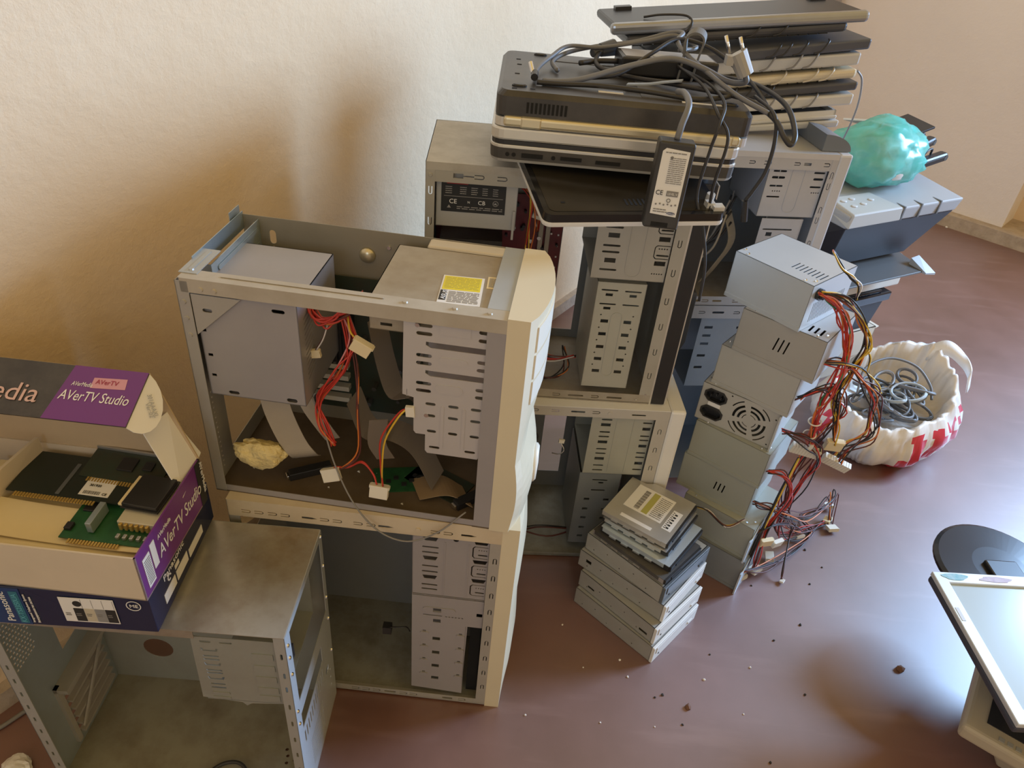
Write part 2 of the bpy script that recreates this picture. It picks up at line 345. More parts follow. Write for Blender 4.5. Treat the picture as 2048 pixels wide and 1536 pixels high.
def caseA():
    L, W, H = 0.3837, 0.1883, 0.3309
    t = thing('computer_case', 'open beige tower case full of loose cables, standing on the empty beige tower', 'computer case', (-0.3946, 0.7289, 0.4307), -0.0593)
    mb = MB(); mb.box(0, 0, 0, L, W, 0.002); mb.build('floor_panel', mat('steel_filthy', (0.13, 0.095, 0.06), 0.6, 0.1, 0.6, 14, (0.06, 0.04, 0.02)), t)
    mb = MB(); near(mb, W - 0.001, R(0, 0, L, H), [SL(0.040, 0.303, 0.009, 0.020, 6), SL(0.040, 0.286, 0.004, 0.008, 4)]); mb.build('side_panel', mat('steel_inner', (0.30, 0.275, 0.22), 0.45, 0.2, 0.3, 8), t)
    mb = MB(); mb.lathe([(0.0115, 0), (0.0105, 0.003), (0.006, 0.006), (0.001, 0.007)], n=14)
    o = mb.build('dome_foot', CHAMP, t, smooth=True); o.location = (0.171, W - 0.001, 0.294); o.rotation_euler = (math.pi / 2, 0, 0)
    mb = MB(); screw(mb, (0.201, W - 0.001, 0.309), (0, -1, 0)); screw(mb, (0.015, W - 0.001, 0.318), (0, -1, 0)); mb.build('screw', CHROME, t)
    holes = [CI(0.012 + 0.009 * c + 0.0, 0.02 + 0.0085 * k, 0.0016, 6) for c in range(3) for k in range(16)]
    mb = MB(); side(mb, 0, R(0, 0, W, H - 0.03), holes + [R(0.06, 0.03, 0.17, 0.15)]); mb.build('rear_panel', STEEL, t)
    mb = MB(); near(mb, 0, R(0.006, H - 0.018, L, H)); hor(mb, H - 0.001, R(0.004, 0.001, L, 0.022)); hor(mb, H + 0.0003, R(0.05, 0.012, 0.24, 0.0145), t=0.0008)
    for u in (0.03, 0.046): screw(mb, (u, 0, H - 0.012), (0, -1, 0))
    for u in (0.265, 0.322): screw(mb, (u, 0.011, H), (0, 0, 1))
    screw(mb, (0.362, 0.010, H), (0, 0, 1)); mb.build('top_rail', mat('rail_taupe', (0.47, 0.43, 0.36), 0.45, 0.2, 0.4, 16, (0.30, 0.24, 0.16)), t)
    mb = MB(); hor(mb, H - 0.0008, R(L - 0.026, 0.022, L, W)); mb.build('front_rail', STEELC, t)
    mb = MB(); near(mb, 0, R(0, 0, 0.015, H - 0.004)); side(mb, 0, R(0, 0, 0.014, H - 0.004)); 
    for w in (0.30, 0.278, 0.255): screw(mb, (0.007, 0, w), (0, -1, 0))
    mb.build('rear_post', STEEL, t)
    mb = MB(); near(mb, 0.0005, R(L - 0.022, 0, L, H - 0.018)); near(mb, 0.0005, R(0.015, 0.0, L - 0.022, 0.012)); mb.build('side_frame', LAV, t)
    mb = MB(); near(mb, 0.001, [(0.016, H - 0.02), (0.075, H - 0.02), (0.016, H - 0.075)], [SL(0.033, H - 0.04, 0.012, 0.005)]); mb.build('corner_bracket', STEEL, t)
    mb = MB(); hor(mb, H, R(0.0, 0.012, 0.022, 0.075)); hor(mb, H + 0.001, SL(0.011, 0.045, 0.005, 0.05)); screw(mb, (0.012, 0.02, H + 0.001), Z_); mb.build('rear_flange', STEELC, t)
    mb = MB(); side(mb, 0.022, R(0.045, H - 0.055, W, H - 0.004)); side(mb, 0.0235, SL(0.12, H - 0.015, 0.12, 0.006)); side(mb, 0.0235, SL(0.12, H - 0.036, 0.12, 0.006)); near(mb, 0.045, R(0.006, H - 0.05, 0.022, H - 0.004))
    side(mb, 0.0, R(0.045, H - 0.02, W, H + 0.004)); side(mb, -0.004, R(W - 0.03, H - 0.02, W, H + 0.012)); mb.build('rear_bracket', GALV, t)
    mb = MB(); mb.box(0.258, W - 0.026, H - 0.022, 0.362, W - 0.001, H); mb.build('top_ledge', mat('ledge_cream', (0.55, 0.48, 0.36), 0.5, 0.1, 0.2, 12), t, bev=0.003)
    # drive cage
    d = 0.0045
    out = [(0.265, 0.322), (0.263, 0.207), (0.277, 0.204), (0.277, 0.152), (0.280, 0.148), (0.292, 0.148), (0.292, 0.122), (0.295, 0.118), (0.360, 0.118), (0.362, 0.122), (0.363, 0.150), (0.371, 0.150), (0.371, 0.322)]
    hl = [SL(0.289, w, 0.019, 0.005) for w in (0.308, 0.297, 0.267, 0.256, 0.227, 0.216)] + [SL(0.360, w, 0.016, 0.005) for w in (0.308, 0.297, 0.267, 0.256, 0.227, 0.216)]
    hl += [[(0.291, 0.2865), (0.366, 0.2865), (0.366, 0.2785), (0.297, 0.2785), (0.291, 0.282)], [(0.291, 0.2465), (0.366, 0.2465), (0.366, 0.2385), (0.297, 0.2385), (0.291, 0.242)]]
    hl += [SL(u, w, 0.013, 0.0045) for w in (0.197, 0.179) for u in (0.298, 0.3265, 0.3545)] + [SL(u, 0.1545, 0.012, 0.0045) for u in (0.300, 0.327, 0.3545)] + [SL(0.304, 0.1285, 0.014, 0.004), SL(0.350, 0.1285, 0.014, 0.004)]
    mb = MB(); near(mb, d, out, hl); 
    for cx, cw, ww, hh in ((0.325, 0.309, 0.036, 0.021), (0.324, 0.263, 0.034, 0.010), (0.320, 0.222, 0.034, 0.013)): near(mb, d - 0.0008, SL(cx, cw, ww, hh, 6) if hh < 0.02 else RC(cx, cw, ww, hh), t=0.0008)
    for cu in (0.313, 0.340): near(mb, d - 0.0008, SL(cu, 0.163, 0.004, 0.066, 6), t=0.0008)
    near(mb, 0.15, R(0.265, 0.12, 0.371, 0.322)); side(mb, 0.268, R(d, 0.205, 0.15, 0.215)); mb.build('drive_cage', mat('cage_lavender_lit', (0.52, 0.50, 0.50), 0.36, 0.25, 0.12, 6), t)  # lighter copy of the lavender steel, brighter light put into its colour
    mb = MB(); screw(mb, (0.281, d, 0.308), (0, -1, 0)); mb.cyl((0.293, d - 0.001, 0.179), (0.293, d + 0.002, 0.179), 0.003, 8); mb.build('screw', CHROME, t)
    # motherboard on the far panel
    b = MB(); near(b, W - 0.006, R(0.02, 0.03, 0.25, 0.26)); mbd = b.build('motherboard', PCBD, t)
    c = MB(); c.box(0.085, W - 0.05, 0.145, 0.15, W - 0.006, 0.215); 
    for k in range(9): c.box(0.086 + k * 0.0072, W - 0.056, 0.146, 0.088 + k * 0.0072, W - 0.05, 0.214)
    c.build('cpu_cooler', BLACK, mbd)
    c = MB(); near(c, W - 0.058, CI(0.108, 0.182, 0.014, 16)); c.build('fan_sticker', mat('sticker_blue', (0.20, 0.32, 0.40), 0.5), mbd)
    c = MB(); 
    for k in range(4): c.box(0.06, W - 0.018, 0.05 + k * 0.02, 0.14, W - 0.006, 0.058 + k * 0.02)
    c.build('expansion_slot', IVORY, mbd)
    c = MB(); rnd = random.Random(3)
    for k in range(26):
        u, w = rnd.uniform(0.03, 0.24), rnd.uniform(0.04, 0.25); c.cyl((u, W - 0.006, w), (u, W - 0.006 - rnd.uniform(0.008, 0.018), w), rnd.uniform(0.002, 0.005), 8)
    c.build('capacitor', DGREY, mbd)
    # bezel: side flank plus a bulging face
    prof = []
    n = 18
    mb = MB(); bz = 0.026
    def face(v, w):   # outward bulge of the face over width and height
        s = v / W; b1 = 0.020 * math.sin(math.pi * min(max(s, 0), 1)) ** 0.7
        hollow = 0.012 * math.exp(-((w - 0.13) / 0.05) ** 2) * math.sin(math.pi * s)
        top = 0.006 * math.sin(math.pi * max(0, min(1, (0.12 - w) / 0.12)))
        return L + bz + b1 - hollow + top
    rows = 22; cols = 12; base = len(mb.v)
    vs = []; 
    for i in range(rows + 1):
        w = -0.002 + (H + 0.004) * i / rows
        for j in range(cols + 1):
            v = W * j / cols; vs.append((face(v, w), v, w))
    mb.add(vs, [(i * (cols + 1) + j, i * (cols + 1) + j + 1, (i + 1) * (cols + 1) + j + 1, (i + 1) * (cols + 1) + j) for i in range(rows) for j in range(cols)])
    bzo = None
    # closing skirt back to the chassis
    N0 = len(vs); ring = [j for j in range(cols + 1)] + [i * (cols + 1) + cols for i in range(1, rows + 1)] + [rows * (cols + 1) + j for j in range(cols - 1, -1, -1)] + [i * (cols + 1) for i in range(rows - 1, 0, -1)]
    back = [(L, vs[k][1], vs[k][2]) for k in ring]
    mb.add([vs[k] for k in ring] + back, [(k, (k + 1) % len(ring), len(ring) + (k + 1) % len(ring), len(ring) + k) for k in range(len(ring))] + [tuple(range(len(ring), 2 * len(ring)))])
    bzo = mb.build('front_bezel', mat('bezel_ivory', (0.66, 0.59, 0.43), 0.4, 0, 0.12, 4), t)
    for w0, w1 in ((0.284, 0.318), (0.246, 0.280), (0.208, 0.242)):
        c = MB(); nv = 8; gv = []
        for i in range(3):
            for j in range(nv + 1): v = 0.016 + (W - 0.032) * j / nv; w = w0 + (w1 - w0) * i / 2; gv.append((face(v, w), v, w))
        k = len(gv); c.add([(x + 0.0018, y, z) for x, y, z in gv] + [(x - 0.003, y, z) for x, y, z in gv], [(i * (nv + 1) + j, i * (nv + 1) + j + 1, (i + 1) * (nv + 1) + j + 1, (i + 1) * (nv + 1) + j) for i in range(2) for j in range(nv)] + [(k + i * (nv + 1) + j, k + i * (nv + 1) + j + 1, i * (nv + 1) + j + 1, i * (nv + 1) + j) for i in (0, 2) for j in range(nv)] + [(i * (nv + 1) + j, (i + 1) * (nv + 1) + j, k + (i + 1) * (nv + 1) + j, k + i * (nv + 1) + j) for i in range(2) for j in (0, nv)])
        c.build('drive_cover', IVORY, bzo)
    c = MB()
    c.lathe([(0.028, -0.004), (0.028, 0.003), (0.024, 0.006), (0.001, 0.007)], n=20); o = c.build('power_button', IVORY, bzo, smooth=True); o.rotation_euler = (0, math.pi / 2, 0); o.location = (face(W / 2, 0.05) - 0.003, W / 2, 0.05)
    return t
caseA()
# power supply inside case A
def psu_in_A():
    t = thing('power_supply', 'lavender grey power supply hanging in the rear of the open cable-filled beige tower', 'power supply', (-0.3946, 0.7289, 0.4307), -0.0593)
    o = (0.0165, 0.006, 0.165); L, W, H = 0.123, 0.135, 0.148
    mb = MB(); vents = [[(0.016 + 0.011 * 0, 0.03 + 0.0072 * k), (0.016 + 0.028, 0.036 + 0.0072 * k), (0.016 + 0.028, 0.0385 + 0.0072 * k), (0.016, 0.0325 + 0.0072 * k)] for k in range(13)]
    shell(mb, L, W, H, 0.0012, {'n': [RC(0.008, 0.119, 0.006, 0.004), RC(0.005, 0.095, 0.006, 0.004), RC(0.008, 0.06, 0.006, 0.004), RC(0.008, 0.03, 0.006, 0.004), SL(0.016, 0.134, 0.014, 0.006), SL(0.1, 0.134, 0.016, 0.005), SL(0.03, 0.006, 0.014, 0.005), SL(0.105, 0.006, 0.014, 0.006)], 'r': vents}, o=o)
    mb.build('shell', LAV, t, bev=0.0)
    mb = MB(); mb.box(o[0] + 0.02, o[1] + 0.004, o[2] + H, o[0] + 0.105, o[1] + 0.025, o[2] + H + 0.004); mb.build('label_strip', STEELD, t)
    return t
psu_in_A()
def optical_in_A():
    t = thing('optical_drive', 'grey optical drive with yellow and white label mounted in the open cable-filled beige tower', 'optical drive', (-0.3946, 0.7289, 0.4307), -0.0593)
    u0, v0, w0 = 0.2215, 0.016, 0.2875; L, W, H = 0.158, 0.146, 0.0405
    mb = MB(); shell(mb, L, W, H, 0.001, {'n': [RC(0.02, 0.008, 0.014, 0.004)], 'l': [RC(0.05, 0.012, 0.05, 0.012)]}, o=(u0, v0, w0)); mb.build('shell', mat('drive_dusty', (0.36, 0.31, 0.23), 0.5, 0.2, 0.6, 14, (0.22, 0.16, 0.09)), t)
    z0 = w0 + H
    c, s = math.cos(0.06), math.sin(0.06); U, Wv = (c, s, 0), (-s, c, 0); O = (0.298, 0.024, z0)
    lb = MB(); flat(lb, O, U, Wv, 0, 0, 0.050, 0.070); lo = lb.build('label', PAPER, t)
    q = MB(); flat(q, O, U, Wv, 0.002, 0.034, 0.047, 0.068, 0.0007); q.build('yellow_warning', YELL, lo)
    q = MB(); print_lines(q, O, U, Wv, 0.004, 0.037, 0.045, 0.066, 9, 0.0009, 0, 0.25, 4, 4); q.build('print', OLIVE, lo)
    q = MB(); flat(q, O, U, Wv, 0.001, 0.008, 0.009, 0.032, 0.0007); q.build('logo_panel', INK, lo)
    q = MB(); print_lines(q, O, U, Wv, 0.011, 0.004, 0.047, 0.031, 10, 0.0008, 0, 0.4, 5, 4); q.build('print', INKG, lo)
    lettering('ASUS', 0.0075, (O[0] + 0.0075, O[1] + 0.0095, O[2] + 0.0008), (0, 1, 0), (-1, 0, 0), WHITEI, lo, maxw=0.021)
    lb = MB(); flat(lb, (0.349, 0.073, z0), U, Wv, 0, 0, 0.014, 0.030); lo2 = lb.build('barcode_label', PAPERY, t)
    q = MB(); print_lines(q, (0.349, 0.073, z0), U, Wv, 0.002, 0.003, 0.012, 0.027, 12, 0.0007, 0, 0.5, 8, 1); q.build('print', INKG, lo2)
    return t
optical_in_A()
# loose wiring and debris in case A (own local frame = case frame)
def locA(): return dict(loc=(-0.3946, 0.7289, 0.4307), yaw=-0.0593)
def molex(name, parent, c, rz=0, tilt=0, s=1.0, material=CONN):
    mb = MB(); mb.box(-0.0105 * s, -0.004 * s, -0.008 * s, 0.0105 * s, 0.004 * s, 0.008 * s); mb.box(-0.0115 * s, -0.003 * s, 0.004 * s, -0.0105 * s, 0.003 * s, 0.008 * s); mb.box(0.0105 * s, -0.003 * s, 0.004 * s, 0.0118 * s, 0.003 * s, 0.008 * s)
    o = mb.build(name, material, parent, bev=0.0012); o.location = c; o.rotation_euler = (tilt, rz, 0); return o
def wires(parent, pts, cols, r=0.0011, spread=0.004, seed=1, n=5, sub=5, fan=None):
    rnd = random.Random(seed)
    for i, mt in enumerate(cols):
        off = [V3((rnd.uniform(-1, 1), rnd.uniform(-1, 1), rnd.uniform(-1, 1))) * spread for _ in pts]
        off[0] *= 0.4; off[-1] *= 0.5
        P = [V3(p) + o for p, o in zip(pts, off)]
        if fan is not None: P[-1] = V3(pts[-1]) + V3(fan) * ((i / max(1, len(cols) - 1)) - 0.5)
        MB().tube(P, r, n, 0, sub).build('wire', mt, parent, smooth=True)
hz = thing('wire_harness', 'red power supply wire loom with white four-pin plugs tangled in the open beige tower', 'wire harness', (-0.3946, 0.7289, 0.4307), -0.0593)
wires(hz, [(0.138, 0.05, 0.300), (0.150, 0.035, 0.284), (0.168, 0.03, 0.278), (0.190, 0.035, 0.296), (0.205, 0.05, 0.312)], [WR, WR, WBR, WR, WR, WR, WBR, WR, WR], 0.0013, 0.007, 2)
wires(hz, [(0.142, 0.05, 0.295), (0.160, 0.03, 0.274), (0.180, 0.035, 0.282), (0.195, 0.05, 0.300)], [WR, WR, WBR, WO], 0.0013, 0.006, 3)
wires(hz, [(0.178, 0.045, 0.29), (0.190, 0.04, 0.25), (0.178, 0.03, 0.21), (0.150, 0.025, 0.165), (0.155, 0.02, 0.125), (0.167, 0.018, 0.098)], [WR, WR, WR, WO, WR, WR, WPK, WR], 0.0012, 0.006, 4)
wires(hz, [(0.180, 0.045, 0.29), (0.196, 0.035, 0.22), (0.200, 0.025, 0.15), (0.200, 0.02, 0.09), (0.180, 0.015, 0.062), (0.166, 0.012, 0.06)], [WBR, WBR, WO], 0.0012, 0.002, 5)
wires(hz, [(0.185, 0.045, 0.29), (0.198, 0.025, 0.275), (0.208, 0.015, 0.268)], [WY, WR, WPK], 0.0012, 0.004, 6)
wires(hz, [(0.168, 0.012, 0.062), (0.185, 0.02, 0.058), (0.205, 0.02, 0.072), (0.221, 0.015, 0.060), (0.226, 0.008, 0.046)], [WR, WR], 0.0012, 0.002, 7)
wires(hz, [(0.272, 0.006, 0.187), (0.258, 0.003, 0.175), (0.238, 0.004, 0.13), (0.236, 0.004, 0.085), (0.235, 0.006, 0.046)], [WY, WR], 0.0013, 0.003, 8)
molex('plug', hz, (0.212, 0.012, 0.262), 0.5, 0.1, 1.15, CONNY); molex('plug', hz, (0.163, 0.010, 0.050), -0.35, -0.3, 1.15, CONN); molex('plug', hz, (0.230, 0.006, 0.036), 0.05, -0.2, 1.2, CONN)
molex('plug', hz, (0.143, 0.04, 0.224), -0.2, 0.0, 0.7, CONNY); wires(hz, [(0.165, 0.04, 0.28), (0.155, 0.04, 0.25), (0.145, 0.04, 0.23)], [WW, WBR], 0.001, 0.002, 9); molex('plug', hz, (0.273, 0.004, 0.182), 1.5, 0.0, 0.7, CONN)
tag(MB().tube([(0.138, 0.03, 0.165), (0.155, 0.018, 0.12), (0.172, 0.005, 0.07), (0.200, -0.010, 0.02), (0.235, -0.018, -0.016), (0.275, -0.018, -0.028), (0.315, -0.010, -0.010), (0.35, 0.004, 0.022)], 0.0012, 6, 0, 6).build('thin_cable', WGY, None, smooth=True), 'thin grey wire looping out over the lower rim of the open beige tower', 'cable')
bpy.data.objects['thin_cable'].location = (-0.3946, 0.7289, 0.4307); bpy.data.objects['thin_cable'].rotation_euler = (0, 0, -0.0593)
def inA(o, label, cat, group=None):
    o.location = (-0.3946, 0.7289, 0.4307); o.rotation_euler = (0, 0, -0.0593); return tag(o, label, cat, group)
inA(MB().ribbon([(0.085, 0.03, 0.172), (0.09, 0.03, 0.13), (0.105, 0.028, 0.085), (0.118, 0.03, 0.06), (0.112, 0.06, 0.03)], (1, 0.2, 0.15), 0.036).build('ribbon_cable', RIB), 'broad grey ribbon cable hanging below the power supply beside the yellow foam', 'ribbon cable')
inA(MB().ribbon([(0.118, 0.05, 0.17), (0.128, 0.04, 0.14), (0.145, 0.045, 0.10), (0.15, 0.06, 0.07)], (1, 0.5, 0), 0.02).build('ribbon_cable', RIB), 'narrow grey ribbon cable hanging from the bottom corner of the power supply', 'ribbon cable')
inA(MB().ribbon([(0.20, 0.12, 0.24), (0.22, 0.09, 0.19), (0.24, 0.07, 0.16), (0.268, 0.06, 0.17), (0.27, 0.09, 0.14)], (0.6, 0.8, 0.2), 0.03).build('ribbon_cable', mat('ribbon_dark', (0.16, 0.13, 0.10), 0.6)), 'dark grey ribbon cable curled beside the slotted drive cage', 'ribbon cable')
inA(MB().ribbon([(0.17, 0.10, 0.12), (0.20, 0.07, 0.09), (0.24, 0.06, 0.10), (0.27, 0.07, 0.07), (0.30, 0.06, 0.02)], (0.3, 0.9, 0.3), 0.035).build('ribbon_cable', MATS['ribbon_dark']), 'dark ribbon cable sagging across the bottom of the open beige tower', 'ribbon cable')
inA(MB().ribbon([(0.225, 0.03, 0.14), (0.222, 0.03, 0.10), (0.232, 0.035, 0.07)], (1, 0.3, 0), 0.024).build('ribbon_cable', MATS['ribbon_dark']), 'short grey ribbon end standing behind the yellow and red wires', 'ribbon cable')
inA(MB().ribbon([(0.27, 0.05, 0.006), (0.31, 0.06, 0.012), (0.345, 0.05, 0.006)], (0.4, -0.8, 0.1), 0.05).build('ribbon_cable', mat('ribbon_tan', (0.30, 0.21, 0.12), 0.6)), 'tan ribbon cable lying flat below the slotted drive cage', 'ribbon cable')
# foam lump
bm = bmesh.new(); bmesh.ops.create_icosphere(bm, subdivisions=4, radius=1.0)
from mathutils import noise
for v in bm.verts:
    p = v.co.copy(); k = 1 + 0.22 * noise.noise(p * 1.8) + 0.10 * noise.noise(p * 5) + 0.05 * noise.noise(p * 12)
    taper = 0.62 + 0.38 * min(1, (p.z + 1.0) / 1.2)
    v.co = V3((p.x * 0.036 * k * taper, p.y * 0.017 * k, p.z * 0.028 * k + 0.004 * p.x))
me = bpy.data.meshes.new('foam_chunk'); bm.to_mesh(me); bm.free(); me.materials.append(FOAM)
fo = bpy.data.objects.new('foam_chunk', me); COL.objects.link(fo); inA(fo, 'crumbly yellow foam chunk lying in the open beige tower', 'foam'); fo.location = V3(fo.location) + Matrix.Rotation(-0.0593, 3, 'Z') @ V3((0.062, 0.022, 0.058)); fo.rotation_euler = (0.35, 0.25, 0.1)
for i, (u, v, l, a, lab) in enumerate(((0.115, 0.055, 0.06, 0.5, 'black plastic slot cover lying beside the yellow foam'), (0.350, 0.045, 0.05, 0.7, 'dark metal bracket lying in the front corner of the open beige tower'))):
    mb = MB(); mb.box(-l / 2, -0.007, 0, l / 2, 0.007, 0.012); mb.box(-l / 2 - 0.004, -0.005, 0.003, -l / 2, 0.005, 0.009, 1)
    o = mb.build('slot_cover', [BLACK, CHROME], None, bev=0.001); o.location = V3((-0.3946, 0.7289, 0.4327)) + Matrix.Rotation(-0.0593, 3, 'Z') @ V3((u, v, 0)); o.rotation_euler = (0, 0, a); tag(o, lab, 'metal part')
for i, (u, v, a, m_, lab) in enumerate(((0.25, 0.07, 0.2, PCBG, 'green circuit board lying under the ribbon cables of the open beige tower'), (0.30, 0.075, -0.5, PCBD, 'dark circuit board lying under the slotted drive cage'))):
    mb = MB(); mb.box(-0.045, -0.025, 0, 0.045, 0.025, 0.0016)
    for k in range(7): mb.box(-0.038 + k * 0.011, -0.015 + 0.007 * (k % 3), 0.0016, -0.031 + k * 0.011, -0.009 + 0.007 * (k % 3), 0.004, 1)
    o = mb.build('circuit_board', [m_, BLACK]); o.location = V3((-0.3946, 0.7289, 0.4329)) + Matrix.Rotation(-0.0593, 3, 'Z') @ V3((u, v, 0)); o.rotation_euler = (0, 0, a); tag(o, lab, 'circuit board')
rnd = random.Random(12)
for k in range(9):
    mb = MB(); s_ = rnd.uniform(0.0015, 0.003); mb.add([(-s_, 0, 0), (s_, -s_, 0), (s_ * 0.6, s_, 0), (0, 0, s_)], [(0, 1, 2), (0, 1, 3), (1, 2, 3), (2, 0, 3)])
    o = mb.build('paint_flake', WHITEP); o.location = V3((-0.3946, 0.7289, 0.4328)) + Matrix.Rotation(-0.0593, 3, 'Z') @ V3((rnd.uniform(0.03, 0.30), rnd.uniform(0.02, 0.10), 0)); tag(o, 'tiny white plaster crumb on the floor of the open beige tower', 'crumb', 'crumbs inside the open beige tower')

def caseB():
    L, W, H = 0.3837, 0.1883, 0.4307
    t = thing('computer_case', 'empty beige tower case standing on the floor under the open cable-filled tower', 'computer case', (-0.3758, 0.7121, 0), -0.0133)
    mb = MB(); mb.box(0, 0.001, 0.004, L, W, 0.006); mb.build('floor_panel', STEELG, t)
    mb = MB(); near(mb, W - 0.001, R(0, 0.005, L, H), [SL(0.135, 0.235, 0.02, 0.03, 8)]); near(mb, W - 0.006, CI(0.215, 0.235, 0.024, 18), [SL(0.215, 0.235, 0.014, 0.026, 8)], t=0.004); mb.build('side_panel', mat('steel_darkgrey', (0.26, 0.27, 0.27), 0.45, 0.2, 0.2, 9), t)  # darker grey steel shared by the far panels of several cases
    mb = MB(); side(mb, 0, R(0, 0.005, W, H), [R(0.02, 0.3, 0.16, 0.40), R(0.02, 0.17, 0.06, 0.29)]); mb.build('rear_panel', STEEL, t)
    mb = MB(); hor(mb, H - 0.001, R(0, 0.001, L, W)); mb.build('top_panel', BEIGE, t)
    cuts = [UC(u, 0.4115, 0.013, 0.006) for u in (0.026, 0.044, 0.063, 0.081, 0.136, 0.154, 0.183, 0.201, 0.291, 0.309)] + [[(u - 0.010, 0.4135), (u + 0.004, 0.4135), (u + 0.012, 0.4115), (u + 0.004, 0.4095), (u - 0.010, 0.4095)] for u in (0.114, 0.221, 0.337)]
    mb = MB(); near(mb, 0, R(0, 0.401, L, H), cuts); hor(mb, H, R(0, 0, L, 0.02)); mb.cyl((0.267, 0, 0.4135), (0.267, -0.002, 0.4135), 0.0035, 10); mb.build('top_rail', mat('rail_beige', (0.60, 0.51, 0.37), 0.5, 0.05, 0.35, 14, (0.40, 0.30, 0.18)), t)
    mb = MB(); near(mb, 0, R(0.0, 0.004, L, 0.018), [UC(u, 0.011, 0.013, 0.006) for u in (0.163, 0.181, 0.199, 0.245, 0.262, 0.345)] + [SL(0.222, 0.011, 0.02, 0.004), SL(0.32, 0.011, 0.018, 0.005)]); hor(mb, 0.006, R(0, 0, L, 0.012)); mb.build('bottom_rail', STEEL, t)
    mb = MB(); near(mb, 0, R(0.368, 0.018, L, 0.401), [UC(0.377, w, 0.006, 0.012, 0.0014, 'u') for w in (0.365, 0.328, 0.289, 0.251, 0.212, 0.174, 0.134, 0.095, 0.055)]); mb.build('front_post', STEEL, t)
    mb = MB(); near(mb, 0, R(0, 0.018, 0.016, 0.401)); mb.build('rear_post', STEEL, t)
    d = 0.004
    def lip(cx, cw): return [(cx - 0.011, cw + 0.004), (cx + 0.011, cw + 0.004), (cx + 0.008, cw - 0.004), (cx - 0.008, cw - 0.004)]
    hl = [lip(0.284, w) for w in (0.393, 0.353, 0.312)] + [SL(0.284, w, 0.024, 0.003) for w in (0.376, 0.365, 0.336, 0.324, 0.295, 0.285)]
    hl += [lip(0.356, w) for w in (0.395, 0.355, 0.314)]
    for w in (0.375, 0.335, 0.293):
        hl += [SL(0.359, w - 0.005, 0.014, 0.003)] + [CI(0.3535 + 0.0035 * k, w + 0.005, 0.0011, 6) for k in range(4)]
        hl += [[(0.366, w + 0.0125), (0.347, w + 0.0125), (0.344, w + 0.009), (0.344, w - 0.009), (0.347, w - 0.0125), (0.366, w - 0.0125), (0.366, w - 0.011), (0.348, w - 0.011), (0.3458, w - 0.008), (0.3458, w + 0.008), (0.348, w + 0.011), (0.366, w + 0.011)]]
    hl += [CI(0.32, 0.396, 0.004, 10)]
    mb = MB(); near(mb, d, R(0.258, 0.273, 0.3675, 0.4005), hl); near(mb, d - 0.0006, R(0.304, 0.275, 0.306, 0.39), t=0.0006); near(mb, d - 0.0006, R(0.338, 0.275, 0.34, 0.39), t=0.0006)
    near(mb, 0.155, R(0.258, 0.273, 0.372, 0.40)); side(mb, 0.258, R(d, 0.268, 0.02, 0.40)); hor(mb, 0.27, R(0.258, d, 0.372, 0.16)); mb.build('drive_cage', LAV, t)
    h2 = [RC(0.297, w, 0.012, 0.008) for w in (0.2385, 0.211, 0.166, 0.130, 0.094, 0.060)] + [SL(0.29, 0.224, 0.030, 0.0022)] + [RC(0.311 + 0.005 * k, 0.2235, 0.003, 0.0022) for k in range(6)] + [RC(u, w, 0.005, 0.003) for u in (0.278, 0.335) for w in (0.184, 0.148, 0.112, 0.075)] + [RC(0.362, w, 0.009, 0.008) for w in (0.235,)]
    mb = MB(); near(mb, d, [(0.258, 0.03), (0.342, 0.024), (0.345, 0.205), (0.3675, 0.205), (0.3675, 0.268), (0.258, 0.268)], h2)
    for u in (0.278, 0.335):
        for w in (0.180, 0.144, 0.108, 0.071): near(mb, d - 0.002, SL(u, w, 0.013, 0.005), t=0.002)
    near(mb, d - 0.0015, SL(0.30, 0.2385, 0.05, 0.011, 6), [RC(0.297, 0.2385, 0.013, 0.009)], t=0.0014)
    side(mb, 0.342, R(d, 0.024, 0.012, 0.205)); near(mb, 0.12, R(0.258, 0.02, 0.345, 0.268)); mb.build('lower_drive_cage', LAV, t)
    mb = MB(); mb.box(0.349, 0.02, 0.012, 0.366, 0.16, 0.2); mb.build('recess_shade', DARK, t)  # solid dark block, the shade of the hollow put into its colour
    # bezel
    mb = MB(); n = 24; bz = 0.024; rows = []
    for i in range(n + 1):
        w = -0.0 + (H + 0.001) * i / n
        out = 0.016 * math.sin(math.pi * (i / n)) ** 0.6 * (0.8 + 0.25 * math.sin(i / n * 9)) + (0.0 if 0 < i < n else -0.004)
        rows.append([(L, 0.0005, w), (L + bz, 0.0005, w), (L + bz + out * 0.7, W * 0.2, w), (L + bz + out, W * 0.5, w), (L + bz + out * 0.7, W * 0.8, w), (L + bz, W, w), (L, W, w)])
    vs = [p for r in rows for p in r]; c = 7
    mb.add(vs, [(i * c + j, i * c + (j + 1) % c, (i + 1) * c + (j + 1) % c, (i + 1) * c + j) for i in range(n) for j in range(c)] + [tuple(range(c))[::-1], tuple(range(n * c, n * c + c))])
    bo = mb.build('front_bezel', MATS['bezel_ivory'], t)
    return t
caseB()
o = MB(); o.tube([(0.215, 0.02, 0.155), (0.235, 0.015, 0.165), (0.247, 0.018, 0.163), (0.252, 0.02, 0.15)], 0.001, 5); o.box(0.208, 0.016, 0.142, 0.222, 0.028, 0.158, 1)
o = o.build('led_lead', [WB, BLACK]); o.location = (-0.3758, 0.7121, 0); tag(o, 'small black lead with plug dangling in the empty beige tower', 'cable')

